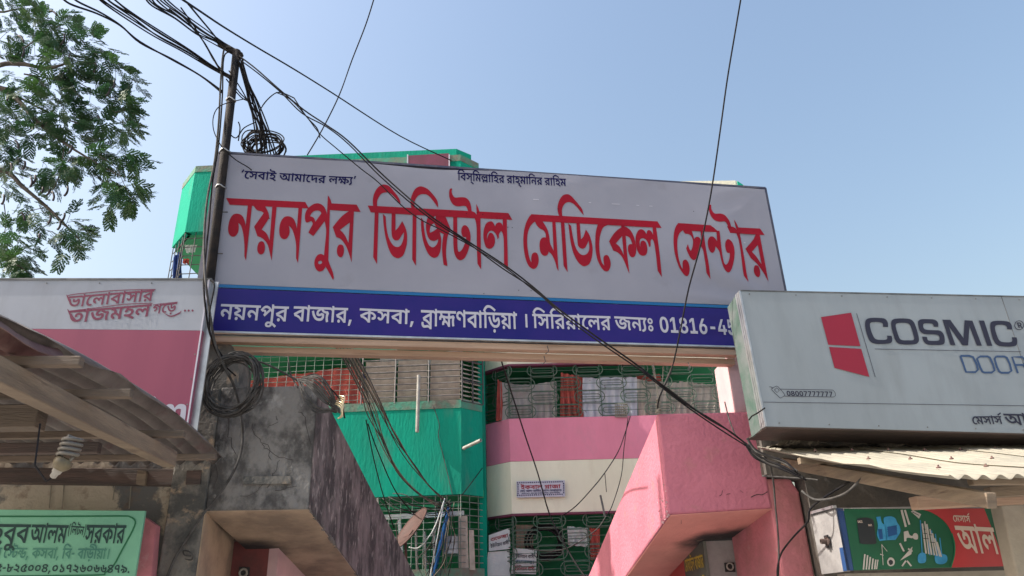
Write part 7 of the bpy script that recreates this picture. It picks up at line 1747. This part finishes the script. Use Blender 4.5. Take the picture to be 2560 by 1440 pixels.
def spray(c, d, up, L):
    d = d.normalized(); s_ = d.cross(up).normalized(); n_ = s_.cross(d).normalized()
    kk = rn.choice((4, 5, 6))
    for i in range(kk):
        t = (i + .6) / kk
        b = c + d * (L * t) - n_ * (L * .18 * t * t)
        for sg in (-1, 1):
            a = radians(rn.uniform(48, 66) - 22 * t)
            pd_ = d * cos(a) + s_ * (sg * sin(a)) - n_ * rn.uniform(0, .35)
            pd_.normalize()
            ps_ = pd_.cross(n_).normalized()
            pl = L * (.46 - .18 * abs(t - .45)) 
            m_ = 5
            for j in range(m_):
                q = b + pd_ * (pl * (j + .5) / m_)
                for s2_ in (-1, 1):
                    la = pd_ * .45 + ps_ * (s2_ * .9) + n_ * rn.uniform(-.3, .3)
                    leaf(q, la.normalized(), la.cross(n_).normalized(), L * .15, L * .062)
            leaf(b + pd_ * pl, pd_, ps_, L * .14, L * .062)
for (cx, cy, rx, ry, n_s) in clusters:
    for _ in range(int(n_s * 1.0)):
        a = rn.uniform(0, 2 * pi); q = math.sqrt(rn.random())
        px, py = cx + rx * q * cos(a), cy + ry * q * sin(a)
        c = at(px - 10, py, TY + rn.uniform(-.55, .45))
        out = Vector((cos(a) * .8 + .35, rn.uniform(-.9, .9), -sin(a) * .6 - .35 + rn.uniform(-.5, .5)))
        spray(c, out, Vector((rn.uniform(-.6, .6), rn.uniform(-.7, .3), 1)), rn.uniform(.16, .27))
mb = MB(); mb.v = V_; mb.f = F_
mb.build('crown', M['leaf'], tree, kind='stuff')
# twigs
m = MB()
for (cx, cy, rx, ry, n_s) in clusters:
    for _ in range(3):
        a = rn.uniform(0, 2 * pi)
        p, q = at(cx - 12, cy - 4, TY + rn.uniform(-.2, .2)), at(cx + rx * .9 * cos(a), cy + ry * .9 * sin(a), TY + rn.uniform(-.4, .4))
        m.tube([p, (p + q) / 2 + Vector((0, 0, .02)), q], .0035, 4)
m.build('twigs', M['bark'], tree, kind='stuff')
# pods
for (x, y, l, a) in ((160, 100, 30, 1.9), (135, 30, 22, .6), (60, 130, 26, 1.7), (55, 95, 22, .9), (285, 215, 26, 1.9), (272, 232, 22, 2.1), (240, 170, 24, 1.8), (178, 375, 24, 2.0), (168, 480, 26, 1.95), (80, 455, 26, 1.6), (88, 450, 24, 1.9), (30, 420, 24, 1.6), (62, 415, 22, 1.9),
                     (105, 480, 26, 2.1), (120, 485, 26, 2.3), (135, 490, 24, 1.5), (150, 565, 24, 1.9), (160, 545, 24, 2.0), (126, 550, 22, 1.9), (60, 540, 22, 1.2), (98, 595, 20, 1.9), (20, 240, 24, 1.5), (10, 500, 26, 1.8), (45, 360, 22, 1.2), (248, 300, 20, 1.7)):
    P = []
    Yp = 9.1 + rn.uniform(0, .3)
    for k in range(6):
        t = k / 5 - .5; b = a + t * .6
        P.append(tuple(at(x + l * t * cos(b), y + l * t * sin(b), Yp)))
    mb = MB().tube(P, .016, 6)
    mb.build('seed_pod', M['pod'], tree, smooth=True)
bird = None
